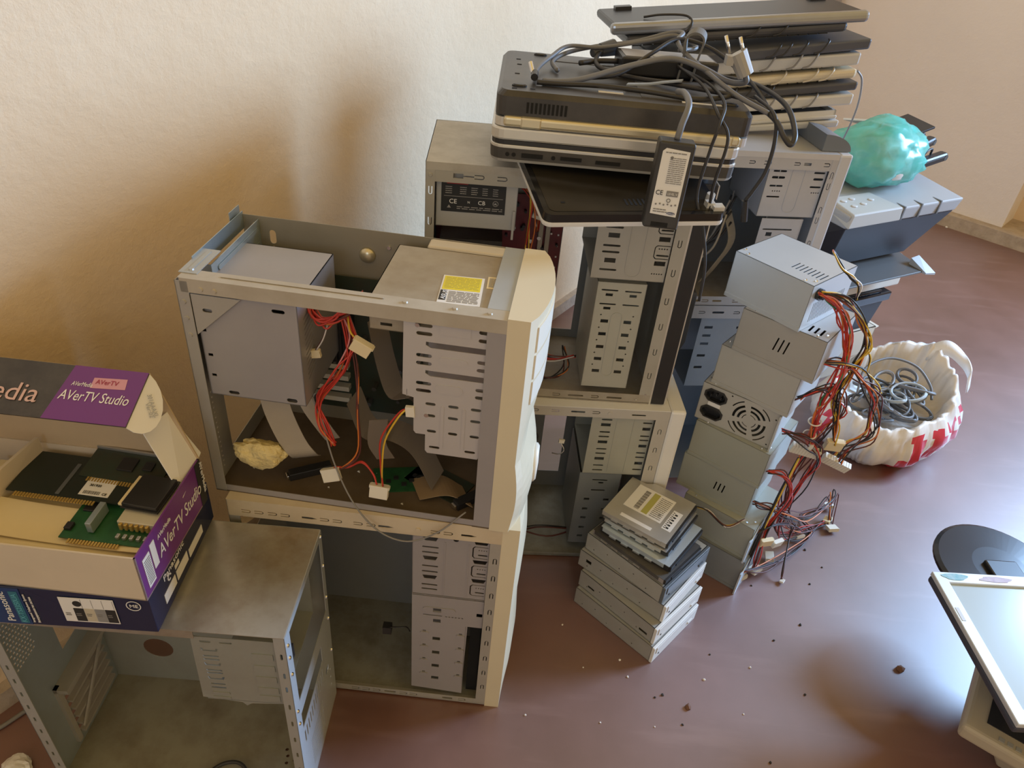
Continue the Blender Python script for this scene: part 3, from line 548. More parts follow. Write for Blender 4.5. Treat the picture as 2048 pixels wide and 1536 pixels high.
def caseC():
    L, W, H = 0.40, 0.1774, 0.3982; u0 = 0.03
    t = thing('computer_case', 'bare steel computer chassis without panels, holding two product boxes on top', 'computer case', (-0.6403, 0.5182, 0), 0.0226)
    vent = [CI(u, w, 0.0028, 8) for u, w in ((0.335, 0.05), (0.342, 0.062), (0.350, 0.05), (0.343, 0.04), (0.352, 0.066), (0.360, 0.056), (0.336, 0.075), (0.346, 0.082), (0.360, 0.040))]
    mb = MB(); hor(mb, 0.002, R(u0, 0, L, W), [[(x, y) for x, y in CI(0.350 + a, 0.062 + b, 0.0026, 8)] for a, b in ((0, 0), (0.009, 0.004), (0.018, 0.008), (-0.004, 0.01), (0.005, 0.014), (0.014, 0.018), (0.001, -0.011), (0.012, -0.006), (0.020, -0.004))], t=0.0015); mb.build('floor_panel', mat('steel_stained', (0.30, 0.285, 0.22), 0.5, 0.15, 0.7, 11, (0.14, 0.10, 0.06)), t)
    mb = MB(); near(mb, W - 0.001, R(u0, 0, L, H), [CI(0.115, 0.088, 0.024, 22)]); mb.build('side_panel', mat('steel_green', (0.31, 0.325, 0.30), 0.42, 0.25, 0.4, 9, (0.22, 0.2, 0.16)), t)
    mb = MB(); hor(mb, H - 0.001, R(u0, 0.0, L, W)); near(mb, 0, R(u0, H - 0.014, 0.29, H - 0.001)); mb.build('top_panel', mat('steel_top', (0.44, 0.42, 0.37), 0.3, 0.55, 0.75, 10, (0.24, 0.17, 0.10)), t)
    # rear panel with power opening, perforation and slanted expansion slots
    perf = [CI(0.018 + 0.006 * i + (0.003 if k % 2 else 0), 0.255 + 0.0075 * k, 0.0021, 6) for i in range(7) for k in range(13)]
    slots = [R(0.060, 0.03 + k * 0.0195, 0.160, 0.041 + k * 0.0195) for k in range(6)]
    mb = MB(); side(mb, u0, R(0, 0, W, H - 0.01), perf + slots + [R(0.095, 0.19, 0.165, 0.36)]); mb.build('rear_panel', mat('steel_blue', (0.34, 0.40, 0.44), 0.35, 0.4, 0.4, 9, (0.25, 0.24, 0.20)), t)
    for k in range(6):
        mb = MB(); mb.hexa([(u0 + 0.004, 0.062, 0.031 + k * 0.0195), (u0 + 0.012, 0.062, 0.031 + k * 0.0195), (u0 + 0.012, 0.158, 0.031 + k * 0.0195), (u0 + 0.004, 0.158, 0.031 + k * 0.0195)], [(u0 + 0.004, 0.062, 0.036 + k * 0.0195), (u0 + 0.012, 0.062, 0.036 + k * 0.0195), (u0 + 0.012, 0.158, 0.036 + k * 0.0195), (u0 + 0.004, 0.158, 0.036 + k * 0.0195)]); mb.build('slot_divider', STEEL, t)
    mb = MB(); mb.box(u0 + 0.001, 0.050, 0.15, u0 + 0.022, 0.16, 0.158); side(mb, u0 + 0.001, R(0.05, 0.02, 0.0585, 0.158), t=0.006); mb.plate((u0 + 0.013, 0, 0), Y_, Z_, [(0.06, 0.05), (0.066, 0.05), (0.158, 0.14), (0.152, 0.14)], t=0.003); mb.build('slot_frame', STEEL, t)
    mb = MB(); near(mb, 0, R(u0, 0, u0 + 0.016, H - 0.014), [RC(u0 + 0.008, 0.05 + 0.03 * k, 0.003, 0.010) for k in range(9)]); mb.build('rear_post', STEELC, t)
    mb = MB(); near(mb, 0, R(u0 + 0.016, 0, L, 0.014)); mb.build('bottom_rail', STEELC, t)
    mb = MB(); near(mb, 0, R(0.386, 0.014, L, H - 0.001), [SL(0.393, w, 0.003, 0.012) for w in (0.05, 0.09, 0.13, 0.17, 0.21, 0.25, 0.29, 0.32, 0.36)]); mb.build('front_post', STEELC, t)
    d = 0.004
    hl = [[(u - 0.011, w + 0.003), (u - 0.009, w - 0.003), (u + 0.009, w - 0.003), (u + 0.011, w + 0.003), (u + 0.008, w + 0.003), (u + 0.007, w - 0.0005), (u - 0.007, w - 0.0005), (u - 0.008, w + 0.003)] for u in (0.303,) for w in (0.358, 0.328, 0.298)] + [SL(0.303, w, 0.020, 0.003) for w in (0.345, 0.338, 0.315, 0.309, 0.285, 0.277)] + [SL(0.30, 0.374, 0.014, 0.004), SL(0.325, 0.374, 0.016, 0.003)]
    mb = MB(); near(mb, d, [(0.279, 0.253), (0.330, 0.247), (0.335, 0.240), (0.342, 0.246), (0.385, 0.250), (0.385, 0.383), (0.283, 0.383)], hl)
    for w in (0.352, 0.328, 0.304, 0.280, 0.262): near(mb, d - 0.0012, RC(0.368, w, 0.026, 0.012), t=0.0012); 
    for w in (0.266, 0.256): near(mb, d - 0.0012, RC(0.305, w, 0.022, 0.004), t=0.0012)
    near(mb, 0.150, R(0.285, 0.245, 0.385, 0.383), [SL(0.335, w, 0.004, 0.010) for w in ()] + [RC(0.300, w, 0.016, 0.003) for w in (0.365, 0.355, 0.34, 0.33, 0.31, 0.30, 0.28, 0.27)]); hor(mb, 0.250, R(0.285, d, 0.385, 0.150)); mb.build('drive_cage', MATS['steel_green'], t)
    # front plate, slanting opening and grille
    grille = [[(0.020 + 0.0095 * k, 0.128), (0.024 + 0.0095 * k, 0.128), (0.024 + 0.0095 * k, 0.156), (0.020 + 0.0095 * k, 0.156)] for k in range(11)]
    fine = [R(0.040, 0.028 + 0.008 * k, 0.105, 0.031 + 0.008 * k) for k in range(9)]
    mb = MB(); side(mb, L - 0.001, R(0, 0, W, H), [R(0.018, 0.235, W - 0.012, H - 0.012), R(0.018, 0.168, 0.125, 0.205), CI(0.142, 0.12, 0.008, 12)] + grille + fine + [CI(0.155, 0.06 + 0.02 * k, 0.0025, 6) for k in range(3)]); mb.build('front_plate', mat('steel_front', (0.50, 0.54, 0.57), 0.35, 0.35, 0.2, 9), t)
    mb = MB()
    for p in ((L, 0.007, 0.375), (L, 0.007, 0.35), (L, 0.007, 0.315), (L, W - 0.006, 0.39), (L, W - 0.006, 0.33), (L, W - 0.006, 0.26), (L, W - 0.006, 0.21), (L, 0.007, 0.23), (L, 0.007, 0.2), (L, W - 0.006, 0.13)): screw(mb, p, (1, 0, 0), 0.003)
    mb.build('rivet', CHROME, t)
    mb = MB(); mb.box(0.38, 0.03, 0.30, 0.392, 0.045, 0.325); mb.tube([(0.386, 0.04, 0.31), (0.380, 0.05, 0.30), (0.384, 0.055, 0.312)], 0.0015, 5); mb.build('front_connector', BLACK, t)
    return t
caseC()
tag(MB().tube([(-0.405, 0.545, 0.006), (-0.385, 0.562, 0.010), (-0.362, 0.566, 0.012), (-0.345, 0.555, 0.010), (-0.338, 0.53, 0.008)], 0.0028, 8, 0, 8).build('loose_cable', CORD, None, smooth=True), 'short black cable lying on the stained floor of the bare steel chassis', 'cable')

def caseD():
    L, W, H = 0.4098, 0.2114, 0.4157
    t = thing('computer_case', 'open tower case with red motherboard and black front, standing under the laptops', 'computer case', (-0.1585, 1.0589, 0.393), 0.0652)
    ST = mat('steel_warm', (0.42, 0.40, 0.35), 0.42, 0.2, 0.3, 8, (0.33, 0.29, 0.22))
    mb = MB(); hor(mb, 0.002, R(0, 0, L, W), t=0.002); mb.build('floor_panel', STEELD, t)
    mb = MB(); hor(mb, H - 0.001, R(0, 0, L, W)); near(mb, 0, R(0, H - 0.012, L, H - 0.001)); mb.build('top_panel', mat('steel_lid', (0.46, 0.43, 0.37), 0.45, 0.15, 0.6, 16, (0.25, 0.21, 0.15)), t)
    # far side: board tray, then open towards the wall
    mb = MB(); near(mb, W - 0.002, [(0, 0), (L, 0), (L, H), (0, H)], [R(0.238, 0.022, 0.280, H - 0.02)] + [SL(0.292, 0.270 + 0.022 * k, 0.012, 0.006) for k in range(6)]); mb.build('board_tray', MATS['steel_darkgrey'], t)
    mb = MB(); side(mb, 0, R(0, 0, W, H), [R(0.02, 0.28, 0.17, 0.37)]); mb.build('rear_panel', ST, t)
    mb = MB(); near(mb, 0.0005, R(0.014, 0.386, L, H - 0.012), [UC(0.080, 0.397, 0.015, 0.007), UC(0.114, 0.397, 0.015, 0.007), UC(0.25, 0.397, 0.015, 0.007), SL(0.165, 0.397, 0.035, 0.006)] + [[(0.041, 0.4005), (0.056, 0.4005), (0.056, 0.398), (0.072, 0.398), (0.072, 0.396), (0.056, 0.396), (0.056, 0.3935), (0.041, 0.3935)]]); mb.build('top_rail', ST, t)
    mb = MB(); near(mb, 0, R(0, 0, 0.014, H - 0.012), [UC(0.0075, 0.372, 0.006, 0.013, 0.0014, 'd'), UC(0.0075, 0.323, 0.006, 0.013, 0.0014, 'd'), UC(0.0075, 0.25, 0.006, 0.013, 0.0014, 'd')]); screw(mb, (0.0075, 0, 0.396), (0, -1, 0), 0.0035); mb.build('rear_post', ST, t)
    mb = MB(); near(mb, 0, R(0.014, 0, L, 0.020), [UC(u, 0.010, 0.014, 0.006) for u in (0.16, 0.20, 0.24, 0.31)] + [SL(u, 0.010, 0.028, 0.004) for u in (0.275, 0.345)]); mb.build('bottom_rail', STEELD, t)
    mb = MB(); near(mb, 0, R(0.389, 0.020, L, 0.386), [UC(0.3995, w, 0.0065, 0.013, 0.0014, 'd') for w in (0.366, 0.315, 0.264, 0.212, 0.163, 0.112, 0.062)]); mb.build('front_post', ST, t)
    mb = MB(); screw(mb, (0.385, 0, 0.01), (0, -1, 0), 0.002); screw(mb, (0.4, 0, 0.022), (0, -1, 0), 0.002); mb.build('screw', CHROME, t)
    d = 0.004
    def lip(cx, cw): return [(cx - 0.009, cw + 0.0045), (cx + 0.009, cw + 0.0045), (cx + 0.009, cw - 0.0035), (cx - 0.009, cw - 0.0035)]
    hl = [lip(0.295, w) for w in (0.363, 0.320, 0.277)] + [SL(0.294, w, 0.028, 0.0035) for w in (0.346, 0.334, 0.303, 0.292, 0.261)] + [lip(0.3755, w) for w in (0.319, 0.277)]
    for w in (0.340, 0.297):
        hl += [SL(0.377, w - 0.0055, 0.020, 0.003)] + [CI(0.370 + 0.0042 * k, w + 0.006, 0.0014, 6) for k in range(4)]
        hl += [[(0.387, w + 0.012), (0.366, w + 0.012), (0.3625, w + 0.008), (0.3625, w - 0.008), (0.366, w - 0.012), (0.387, w - 0.012), (0.387, w - 0.0105), (0.367, w - 0.0105), (0.364, w - 0.0075), (0.364, w + 0.0075), (0.367, w + 0.0105), (0.387, w + 0.0105)]]
    hl += [CI(0.366 + 0.004 * k, 0.259, 0.0013, 6) for k in range(5)]
    mb = MB(); near(mb, d, R(0.268, 0.2445, 0.388, 0.387), hl); near(mb, d - 0.0007, SL(0.334, 0.31, 0.026, 0.12, 8), [SL(0.334, 0.31, 0.0235, 0.1175, 8)], t=0.0007); hor(mb, 0.2445, R(0.268, d, 0.388, 0.16)); near(mb, 0.16, R(0.268, 0.2445, 0.388, 0.387)); mb.build('drive_cage', ST, t)
    e = 0.010
    h2 = [SL(0.305, w, 0.028, 0.0028) for w in (0.221, 0.195)] + [SL(0.344, w, 0.028, 0.0028) for w in (0.2205, 0.195)] + [RC(0.305, w, 0.012, 0.005) for w in (0.2125, 0.187)] + [RC(0.345, 0.2125, 0.012, 0.005)]
    h2 += [RC(u, w, 0.013, 0.0065) for u in (0.3045, 0.344) for w in (0.162, 0.1365, 0.1105, 0.0855, 0.060)] + [CI(u, w, 0.0016, 6) for u in (0.297, 0.352) for w in (0.174, 0.149, 0.124, 0.098, 0.073)]
    mb = MB(); near(mb, e, R(0.283, 0.026, 0.365, 0.236), h2); near(mb, e - 0.0007, SL(0.3245, 0.115, 0.020, 0.13, 8), [SL(0.3245, 0.115, 0.0175, 0.1275, 8)], t=0.0007); side(mb, 0.283, R(e, 0.026, 0.14, 0.236)); side(mb, 0.364, R(e, 0.026, 0.14, 0.236)); hor(mb, 0.235, R(0.283, e, 0.365, 0.14)); mb.build('lower_drive_cage', mat('steel_pale', (0.45, 0.44, 0.37), 0.45, 0.2, 0.2, 9), t)
    # red motherboard
    b = MB(); near(b, W - 0.010, R(0.004, 0.02, 0.236, 0.30)); bo = b.build('motherboard', PCBR, t)
    c = MB(); c.box(0.015, W - 0.075, 0.13, 0.125, W - 0.010, 0.235); 
    c.build('cpu_cooler', BLACKD, bo)
    c = MB(); near(c, W - 0.0765, [(0.075 + 0.017 * math.cos(a), 0.19 + 0.017 * math.sin(a)) for a in [math.pi / 2 + math.pi * i / 12 for i in range(13)]], t=0.0006); c.build('sticker', PAPER, bo)
    c = MB(); c.box(0.205, W - 0.020, 0.035, 0.213, W - 0.010, 0.285); c.box(0.192, W - 0.020, 0.035, 0.200, W - 0.010, 0.285); c.build('memory_slot', mat('slot_ivory', (0.45, 0.40, 0.33), 0.5), bo)
    c = MB(); rnd = random.Random(5)
    for k in range(34):
        u, w = rnd.uniform(0.13, 0.232), rnd.uniform(0.03, 0.29); c.cyl((u, W - 0.010, w), (u, W - 0.010 - rnd.uniform(0.006, 0.014), w), rnd.uniform(0.0018, 0.004), 8, m=rnd.choice((0, 1)))
    c.build('capacitor', [ALU, BLACK], bo)
    c = MB(); [c.box(0.228, W - 0.012, 0.05 + 0.022 * k, 0.231, W - 0.010, 0.053 + 0.022 * k) for k in range(11)]; c.build('standoff', WHITEI, bo)
    # bezel in black with a thin pale edge
    mb = MB(); mb.hexa([(L, 0, -0.001), (L + 0.003, 0, -0.001), (L + 0.003, W, -0.001), (L, W, -0.001)], [(L, 0, H), (L + 0.003, 0, H), (L + 0.003, W, H), (L, W, H)]); mb.build('bezel_edge', SILVER, t)
    mb = MB(); mb.box(L + 0.003, 0.0, 0.001, L + 0.028, W, H - 0.001); bo = mb.build('front_bezel', BLACK, t, bev=0.002)
    mb = MB(); mb.box(L + 0.028, 0.001, 0.003, L + 0.030, W - 0.001, H - 0.003); mb.build('bezel_trim', SILVER, bo)
    mb = MB(); mb.hexa([(L + 0.03, 0.02, 0.085), (L + 0.055, 0.05, 0.105), (L + 0.055, W - 0.05, 0.105), (L + 0.03, W - 0.02, 0.085)], [(L + 0.03, 0.02, 0.215), (L + 0.055, 0.05, 0.205), (L + 0.055, W - 0.05, 0.205), (L + 0.03, W - 0.02, 0.215)]); mb.build('front_panel', BLACK, bo, bev=0.004)
    return t
caseD()
t = thing('power_supply', 'grey power supply with black rating label inside the tower with the red motherboard', 'power supply', (-0.1585, 1.0589, 0.393), 0.0652)
mb = MB(); shell(mb, 0.124, 0.145, 0.086, 0.001, {'r': [SL(0.03 + 0.012 * k, 0.043, 0.004, 0.05) for k in range(7)]}, o=(0.0155, 0.012, 0.312)); mb.box(0.134, 0.008, 0.298, 0.1375, 0.0105, 0.345); mb.build('shell', mat('psu_grey', (0.47, 0.46, 0.43), 0.42, 0.15, 0.15, 8), t)
O = (0.0235, 0.012, 0.3365); mb = MB(); flat(mb, O, X_, Z_, 0, 0, 0.098, 0.052, 0.0006); lo = mb.build('rating_label', INK, t)
mb = MB()
for k, (x0, x1) in enumerate(((0.006, 0.016), (0.028, 0.038), (0.045, 0.055), (0.062, 0.070), (0.078, 0.086))): print_lines(mb, (O[0], O[1] - 0.0006, O[2]), X_, Z_, x0, 0.028, x1, 0.041, 4, 0.0002, 0, 0.35, 20 + k, 2)
print_lines(mb, (O[0], O[1] - 0.0006, O[2]), X_, Z_, 0.024, 0.004, 0.094, 0.010, 2, 0.0002, 0, 0.4, 33, 7); flat(mb, (O[0], O[1] - 0.0006, O[2]), X_, Z_, 0.004, 0.0245, 0.094, 0.0252, 0.0002)
mb.plate((O[0], O[1] - 0.0006, O[2]), X_, Z_, [(0.009, 0.006), (0.015, 0.006), (0.012, 0.011)], t=0.0002)
mb.plate((O[0], O[1] - 0.0006, O[2]), X_, Z_, CI(0.083, 0.017, 0.0045, 14), [CI(0.083, 0.017, 0.0037, 14)], t=0.0002)
mb.build('print', mat('ink_dim', (0.30, 0.29, 0.28), 0.6), lo)
mb = MB(); flat(mb, (O[0], O[1] - 0.0006, O[2]), X_, Z_, 0.008, 0.044, 0.04, 0.048, 0.0002); mb.build('print', mat('ink_red', (0.30, 0.02, 0.02), 0.6), lo)
lettering('CE', 0.010, (O[0] + 0.012, O[1] - 0.0006, O[2] + 0.0135), X_, Z_, WHITEI, lo); lettering('CB', 0.009, (O[0] + 0.056, O[1] - 0.0006, O[2] + 0.0138), X_, Z_, WHITEI, lo); lettering('N', 0.005, (O[0] + 0.040, O[1] - 0.0006, O[2] + 0.015), X_, Z_, WHITEI, lo); lettering('UL', 0.004, (O[0] + 0.0805, O[1] - 0.0006, O[2] + 0.0156), X_, Z_, WHITEI, lo)
wires(t, [(0.140, 0.06, 0.375), (0.160, 0.05, 0.36), (0.168, 0.05, 0.30), (0.165, 0.06, 0.24), (0.17, 0.08, 0.18)], [WY, WY, WO, WB, WR], 0.0012, 0.006, 11)
wires(t, [(0.140, 0.07, 0.37), (0.165, 0.07, 0.35), (0.178, 0.08, 0.32), (0.182, 0.12, 0.29), (0.188, 0.16, 0.25)], [WR, WPK, WR, WW, WO, WB], 0.0012, 0.006, 12)
wires(t, [(0.17, 0.08, 0.18), (0.16, 0.10, 0.10), (0.19, 0.09, 0.04), (0.235, 0.08, 0.035), (0.275, 0.08, 0.042)], [WR, WB, WO, WW, WBR, WR], 0.0013, 0.008, 13)
wires(t, [(0.13, 0.10, 0.08), (0.17, 0.07, 0.03), (0.22, 0.05, 0.012), (0.262, 0.07, 0.02), (0.255, 0.1, 0.05)], [WB, WBR, WB, WO], 0.0013, 0.008, 14)
molex('plug', t, (0.181, 0.10, 0.305), 0.3, 0.2, 0.9)
def caseE():
    L, W, H = 0.41, 0.2114, 0.393
    t = thing('computer_case', 'off-white tower case standing on the floor beneath the tower with the red motherboard', 'computer case', (-0.1179, 1.0349, 0), 0.0869)
    ST = MATS['steel_warm']
    mb = MB(); hor(mb, 0.004, R(0, 0, L, W), t=0.002); mb.build('floor_panel', STEELG, t)
    mb = MB(); hor(mb, H - 0.001, R(0, 0, L, W)); mb.build('top_panel', WHITEP, t)
    mb = MB(); near(mb, W - 0.002, R(0, 0, L, H), [R(0.215, 0.05, 0.262, 0.36)]); mb.build('side_panel', MATS['steel_darkgrey'], t)
    mb = MB(); side(mb, 0, R(0, 0, W, H)); mb.build('rear_panel', ST, t)
    mb = MB(); near(mb, 0, R(0.0, 0.372, L, H - 0.001), [UC(u, 0.3825, 0.014, 0.006) for u in (0.164, 0.201, 0.275)] + [SL(0.242, 0.3825, 0.026, 0.004), SL(0.353, 0.381, 0.026, 0.003), SL(0.1, 0.3825, 0.026, 0.004)]); mb.cyl((0.3, 0, 0.382), (0.3, -0.0015, 0.382), 0.004, 10); mb.build('top_rail', mat('steel_cream', (0.50, 0.47, 0.42), 0.45, 0.1, 0.2, 9), t)
    mb = MB(); near(mb, 0, R(0.386, 0.012, L, 0.372), [UC(0.398, w, 0.007, 0.012, 0.0014, 'u') for w in (0.345, 0.301, 0.256, 0.21, 0.165, 0.12)]); mb.build('front_post', MATS['steel_cream'], t)
    mb = MB(); near(mb, 0, R(0, 0.002, L, 0.012)); mb.build('bottom_rail', STEELG, t)
    d = 0.010
    h1 = [SL(0.2995, w, 0.020, 0.0035) for w in (0.360, 0.331, 0.320, 0.290, 0.279, 0.249, 0.237)] + [RC(0.299, w, 0.018, 0.007) for w in (0.348, 0.307, 0.266)]
    h1 += [SL(0.376, w, 0.018, 0.0035) for w in (0.356, 0.325, 0.315, 0.284, 0.273, 0.242)] + [RC(0.376, w, 0.015, 0.007) for w in (0.342, 0.301, 0.258)]
    mb = MB(); near(mb, d, R(0.272, 0.228, 0.386, 0.372), h1); near(mb, d - 0.0006, R(0.318, 0.235, 0.3195, 0.368), t=0.0006); near(mb, d - 0.0006, R(0.350, 0.235, 0.3515, 0.368), t=0.0006); hor(mb, 0.228, R(0.272, d, 0.386, 0.16)); near(mb, 0.16, R(0.272, 0.228, 0.386, 0.372)); mb.build('drive_cage', mat('steel_sage', (0.42, 0.42, 0.36), 0.42, 0.2, 0.2, 9), t)
    h2 = [SL(0.31, 0.207, 0.03, 0.003), SL(0.31, 0.18, 0.028, 0.0035), RC(0.313, 0.200, 0.01, 0.004)] + [RC(0.291, w, 0.011, 0.006) for w in (0.155, 0.128, 0.103, 0.075, 0.05)] + [RC(0.33, w, 0.011, 0.006) for w in (0.155, 0.128, 0.103, 0.075, 0.05)]
    mb = MB(); near(mb, d + 0.004, R(0.268, 0.03, 0.35, 0.225), h2); side(mb, 0.268, R(d + 0.004, 0.03, 0.15, 0.225)); mb.build('lower_drive_cage', mat('steel_slate', (0.25, 0.265, 0.265), 0.42, 0.2, 0.2, 9), t)
    mb = MB(); mb.box(L, -0.001, 0, L + 0.030, W, H); mb.build('front_bezel', WHITEP, t, bev=0.005)
    wires(t, [(0.15, 0.03, 0.34), (0.172, 0.02, 0.30), (0.165, 0.02, 0.26), (0.15, 0.03, 0.24)], [WB, WO, WBR, WB, WW, WR], 0.0014, 0.008, 15)
    wires(t, [(0.215, 0.05, 0.24), (0.225, 0.03, 0.255), (0.232, 0.02, 0.275), (0.224, 0.02, 0.292)], [WW, WB], 0.0011, 0.001, 16)
    wires(t, [(0.05, 0.05, 0.02), (0.15, 0.04, 0.03), (0.22, 0.03, 0.045), (0.29, 0.05, 0.03)], [WBR, WB, WBR], 0.0018, 0.010, 17)
    molex('plug', t, (0.224, 0.019, 0.297), 0.1, 0, 0.5); molex('plug', t, (0.16, 0.03, 0.19), 0.8, 0.3, 0.7)
    return t
caseE()

def caseF():
    L, W, H = 0.42, 0.2, 0.315; dz = 0.09; B0 = 0.11
    t = thing('computer_case', 'light grey tower case with dark curved front cap under the keyboard stack', 'computer case', (0.1398, 1.2923, 0.475), 0.1771)
    ST = mat('steel_lilac', (0.45, 0.445, 0.46), 0.4, 0.2, 0.2, 9)
    mb = MB(); hor(mb, 0.0, R(B0, 0, L, W)); mb.build('floor_panel', STEELD, t)
    mb = MB(); hor(mb, H - 0.001, R(B0, 0, L, W)); near(mb, 0, R(B0, H - 0.010, L, H - 0.001)); mb.build('top_panel', mat('steel_silver', (0.58, 0.59, 0.62), 0.3, 0.4, 0.15, 9), t)
    mb = MB(); near(mb, W - 0.001, R(B0, 0, L, H)); mb.build('side_panel', MATS['steel_darkgrey'], t)
    mb = MB(); side(mb, B0, R(0, 0, W, H)); mb.build('rear_panel', ST, t)
    mb = MB(); near(mb, 0.0005, R(B0, H - 0.031, 0.41, H - 0.010), [UC(0.285, 0.306 - 0.005 - 0.0, 0.014, 0.007) if False else UC(0.285, H - 0.020, 0.014, 0.007), UC(0.342, H - 0.020, 0.012, 0.006), UC(0.400, H - 0.020, 0.012, 0.007), RC(0.362, H - 0.020, 0.014, 0.005), UC(0.255, H - 0.020, 0.012, 0.006)]); mb.build('top_rail', ST, t)
    mb = MB(); near(mb, 0, R(0.408, 0, L, H - 0.010), [UC(0.4155, w, 0.006, 0.013, 0.0014, 'd' if k % 2 else 'u') for k, w in enumerate((0.276, 0.255, 0.209, 0.188, 0.14, 0.1, 0.06))]); mb.build('front_post', ST, t)
    mb = MB(); near(mb, 0, R(B0, 0, 0.41, 0.020), [UC(u, 0.010, 0.014, 0.006) for u in (0.20, 0.235, 0.30)] + [SL(0.215, 0.010, 0.014, 0.005), SL(0.26, 0.010, 0.02, 0.004)]); mb.build('bottom_rail', ST, t)
    d = 0.006; q = lambda w: w - dz
    hl = [SL(0.316, q(w), 0.026, 0.0035) for w in (0.369, 0.341)] + [SL(0.316, q(0.357), 0.026, 0.0045), SL(0.316, q(0.320), 0.026, 0.003)] + [CI(0.312 + 0.0045 * k, q(w), 0.0014, 6) for w in (0.381 - 0.002, 0.331) for k in range(4)]
    hl += [SL(0.394, q(w), 0.022, 0.0035) for w in (0.368, 0.341)] + [SL(0.395, q(0.356), 0.02, 0.0045)] + [CI(0.390 + 0.0045 * k, q(0.330), 0.0014, 6) for k in range(4)]
    mb = MB(); near(mb, d, R(0.294, q(0.281), 0.408, q(0.385)), hl); near(mb, d - 0.0007, SL(0.353, q(0.335), 0.026, 0.092, 8), [SL(0.353, q(0.335), 0.0238, 0.0898, 8)], t=0.0007); hor(mb, q(0.281), R(0.294, d, 0.408, 0.15)); side(mb, 0.294, R(d, q(0.281), 0.15, q(0.385))); mb.build('drive_cage', ST, t)
    mb = MB(); near(mb, d, R(0.308, 0.03, 0.392, q(0.277)), [SL(0.345, q(0.255), 0.06, 0.003), RC(0.33, q(0.245), 0.012, 0.008)]); side(mb, 0.39, R(d, 0.03, 0.14, q(0.277))); mb.build('lower_drive_cage', ST, t)
    mb = MB(); mb.box(L, 0, 0, L + 0.026, W, H); mb.build('front_bezel', mat('bezel_lilac', (0.52, 0.52, 0.54), 0.35, 0.1), t, bev=0.004)
    mb = MB(); n = 10
    prof = [(0.385 + 0.064 * math.sin(a), H + 0.001 + 0.034 * math.cos(a)) for a in [math.pi / 2 * i / n for i in range(n + 1)]]
    pr_ = [(0.385, H + 0.0005)] + prof + [(L + 0.027, H - 0.012), (L + 0.001, H - 0.012), (L + 0.001, H + 0.0005)]
    mb.plate((0, W - 0.004, 0), X_, Z_, [(x, z) for x, z in prof] + [(L + 0.026, H + 0.0005), (0.43, H + 0.0005)] if False else [(L - 0.03, H + 0.0006)] + [(L - 0.03 + 0.056 * math.sin(a), H + 0.0006 + 0.030 * math.cos(a)) for a in [math.pi / 2 * i / n for i in range(n + 1)]][0:], t=W - 0.02)
    mb.build('bezel_cap', mat('cap_slate', (0.15, 0.17, 0.20), 0.3), t)
    # board, cables and debris inside
    b = MB(); near(b, W - 0.008, R(0.12, 0.02, 0.28, 0.26)); b.build('motherboard', PCBD, t)
    b = MB(); b.box(0.225, 0.10, 0.16, 0.24, 0.12, 0.26); b.build('port_block', WBL, t, bev=0.001)
    b = MB(); b.box(0.226, 0.09, 0.13, 0.242, 0.12, 0.155); b.build('port_block', IVORY, t, bev=0.001)
    for k in range(7):
        rr = random.Random(30 + k); y = 0.03 + 0.012 * k
        MB().tube([(0.16 + 0.01 * k, y, 0.02), (0.20 + rr.uniform(-0.02, 0.03), y, 0.08), (0.235 + rr.uniform(-0.02, 0.04), y - 0.01, 0.12), (0.265 + rr.uniform(-0.02, 0.02), y, 0.16 + rr.uniform(-0.03, 0.05))], 0.0022, 6).build('wire', random.Random(k).choice((WGY, WB, WB, mat('wire_tan', (0.34, 0.29, 0.22), 0.5))), t, smooth=True)
    MB().ribbon([(0.24, 0.05, 0.03), (0.255, 0.04, 0.07), (0.28, 0.05, 0.12), (0.27, 0.08, 0.17)], (0.8, 0.4, 0.2), 0.02).build('ribbon', MATS['wire_tan'], t)
    return t
caseF()
def caseG():
    L, W, H = 0.42, 0.2, 0.474
    t = thing('computer_case', 'blue-grey open tower case on the floor behind the stacked power supplies', 'computer case', (0.1398, 1.2923, 0.0), 0.1771)
    ST = mat('steel_bluegrey', (0.30, 0.33, 0.37), 0.4, 0.3, 0.2, 9)
    mb = MB(); shell(mb, L - 0.11, W, H, 0.001, skip=('n',), o=(0.11, 0, 0)); mb.build('shell', ST, t)
    mb = MB(); near(mb, 0, R(0.11, H - 0.03, L, H - 0.001), [UC(u, H - 0.016, 0.014, 0.006) for u in (0.20, 0.235, 0.31)] + [SL(0.27, H - 0.016, 0.026, 0.005)]); mb.build('top_rail', MATS['steel_lilac'], t)
    mb = MB(); near(mb, 0.004, R(0.24, 0.27, 0.38, H - 0.03), [RC(0.26, w, 0.018, 0.006) for w in (0.42, 0.40, 0.38, 0.35, 0.32)] + [RC(0.33, w, 0.018, 0.006) for w in (0.42, 0.40, 0.38, 0.35, 0.32)]); hor(mb, 0.27, R(0.24, 0.004, 0.38, 0.15)); mb.build('drive_cage', ST, t)
    mb = MB(); near(mb, 0, R(0.405, 0, L, H - 0.03)); mb.build('front_post', ST, t)
    mb = MB(); mb.box(L, 0, 0, L + 0.025, W, H); mb.build('front_bezel', MATS['bezel_lilac'], t, bev=0.004)
caseG()
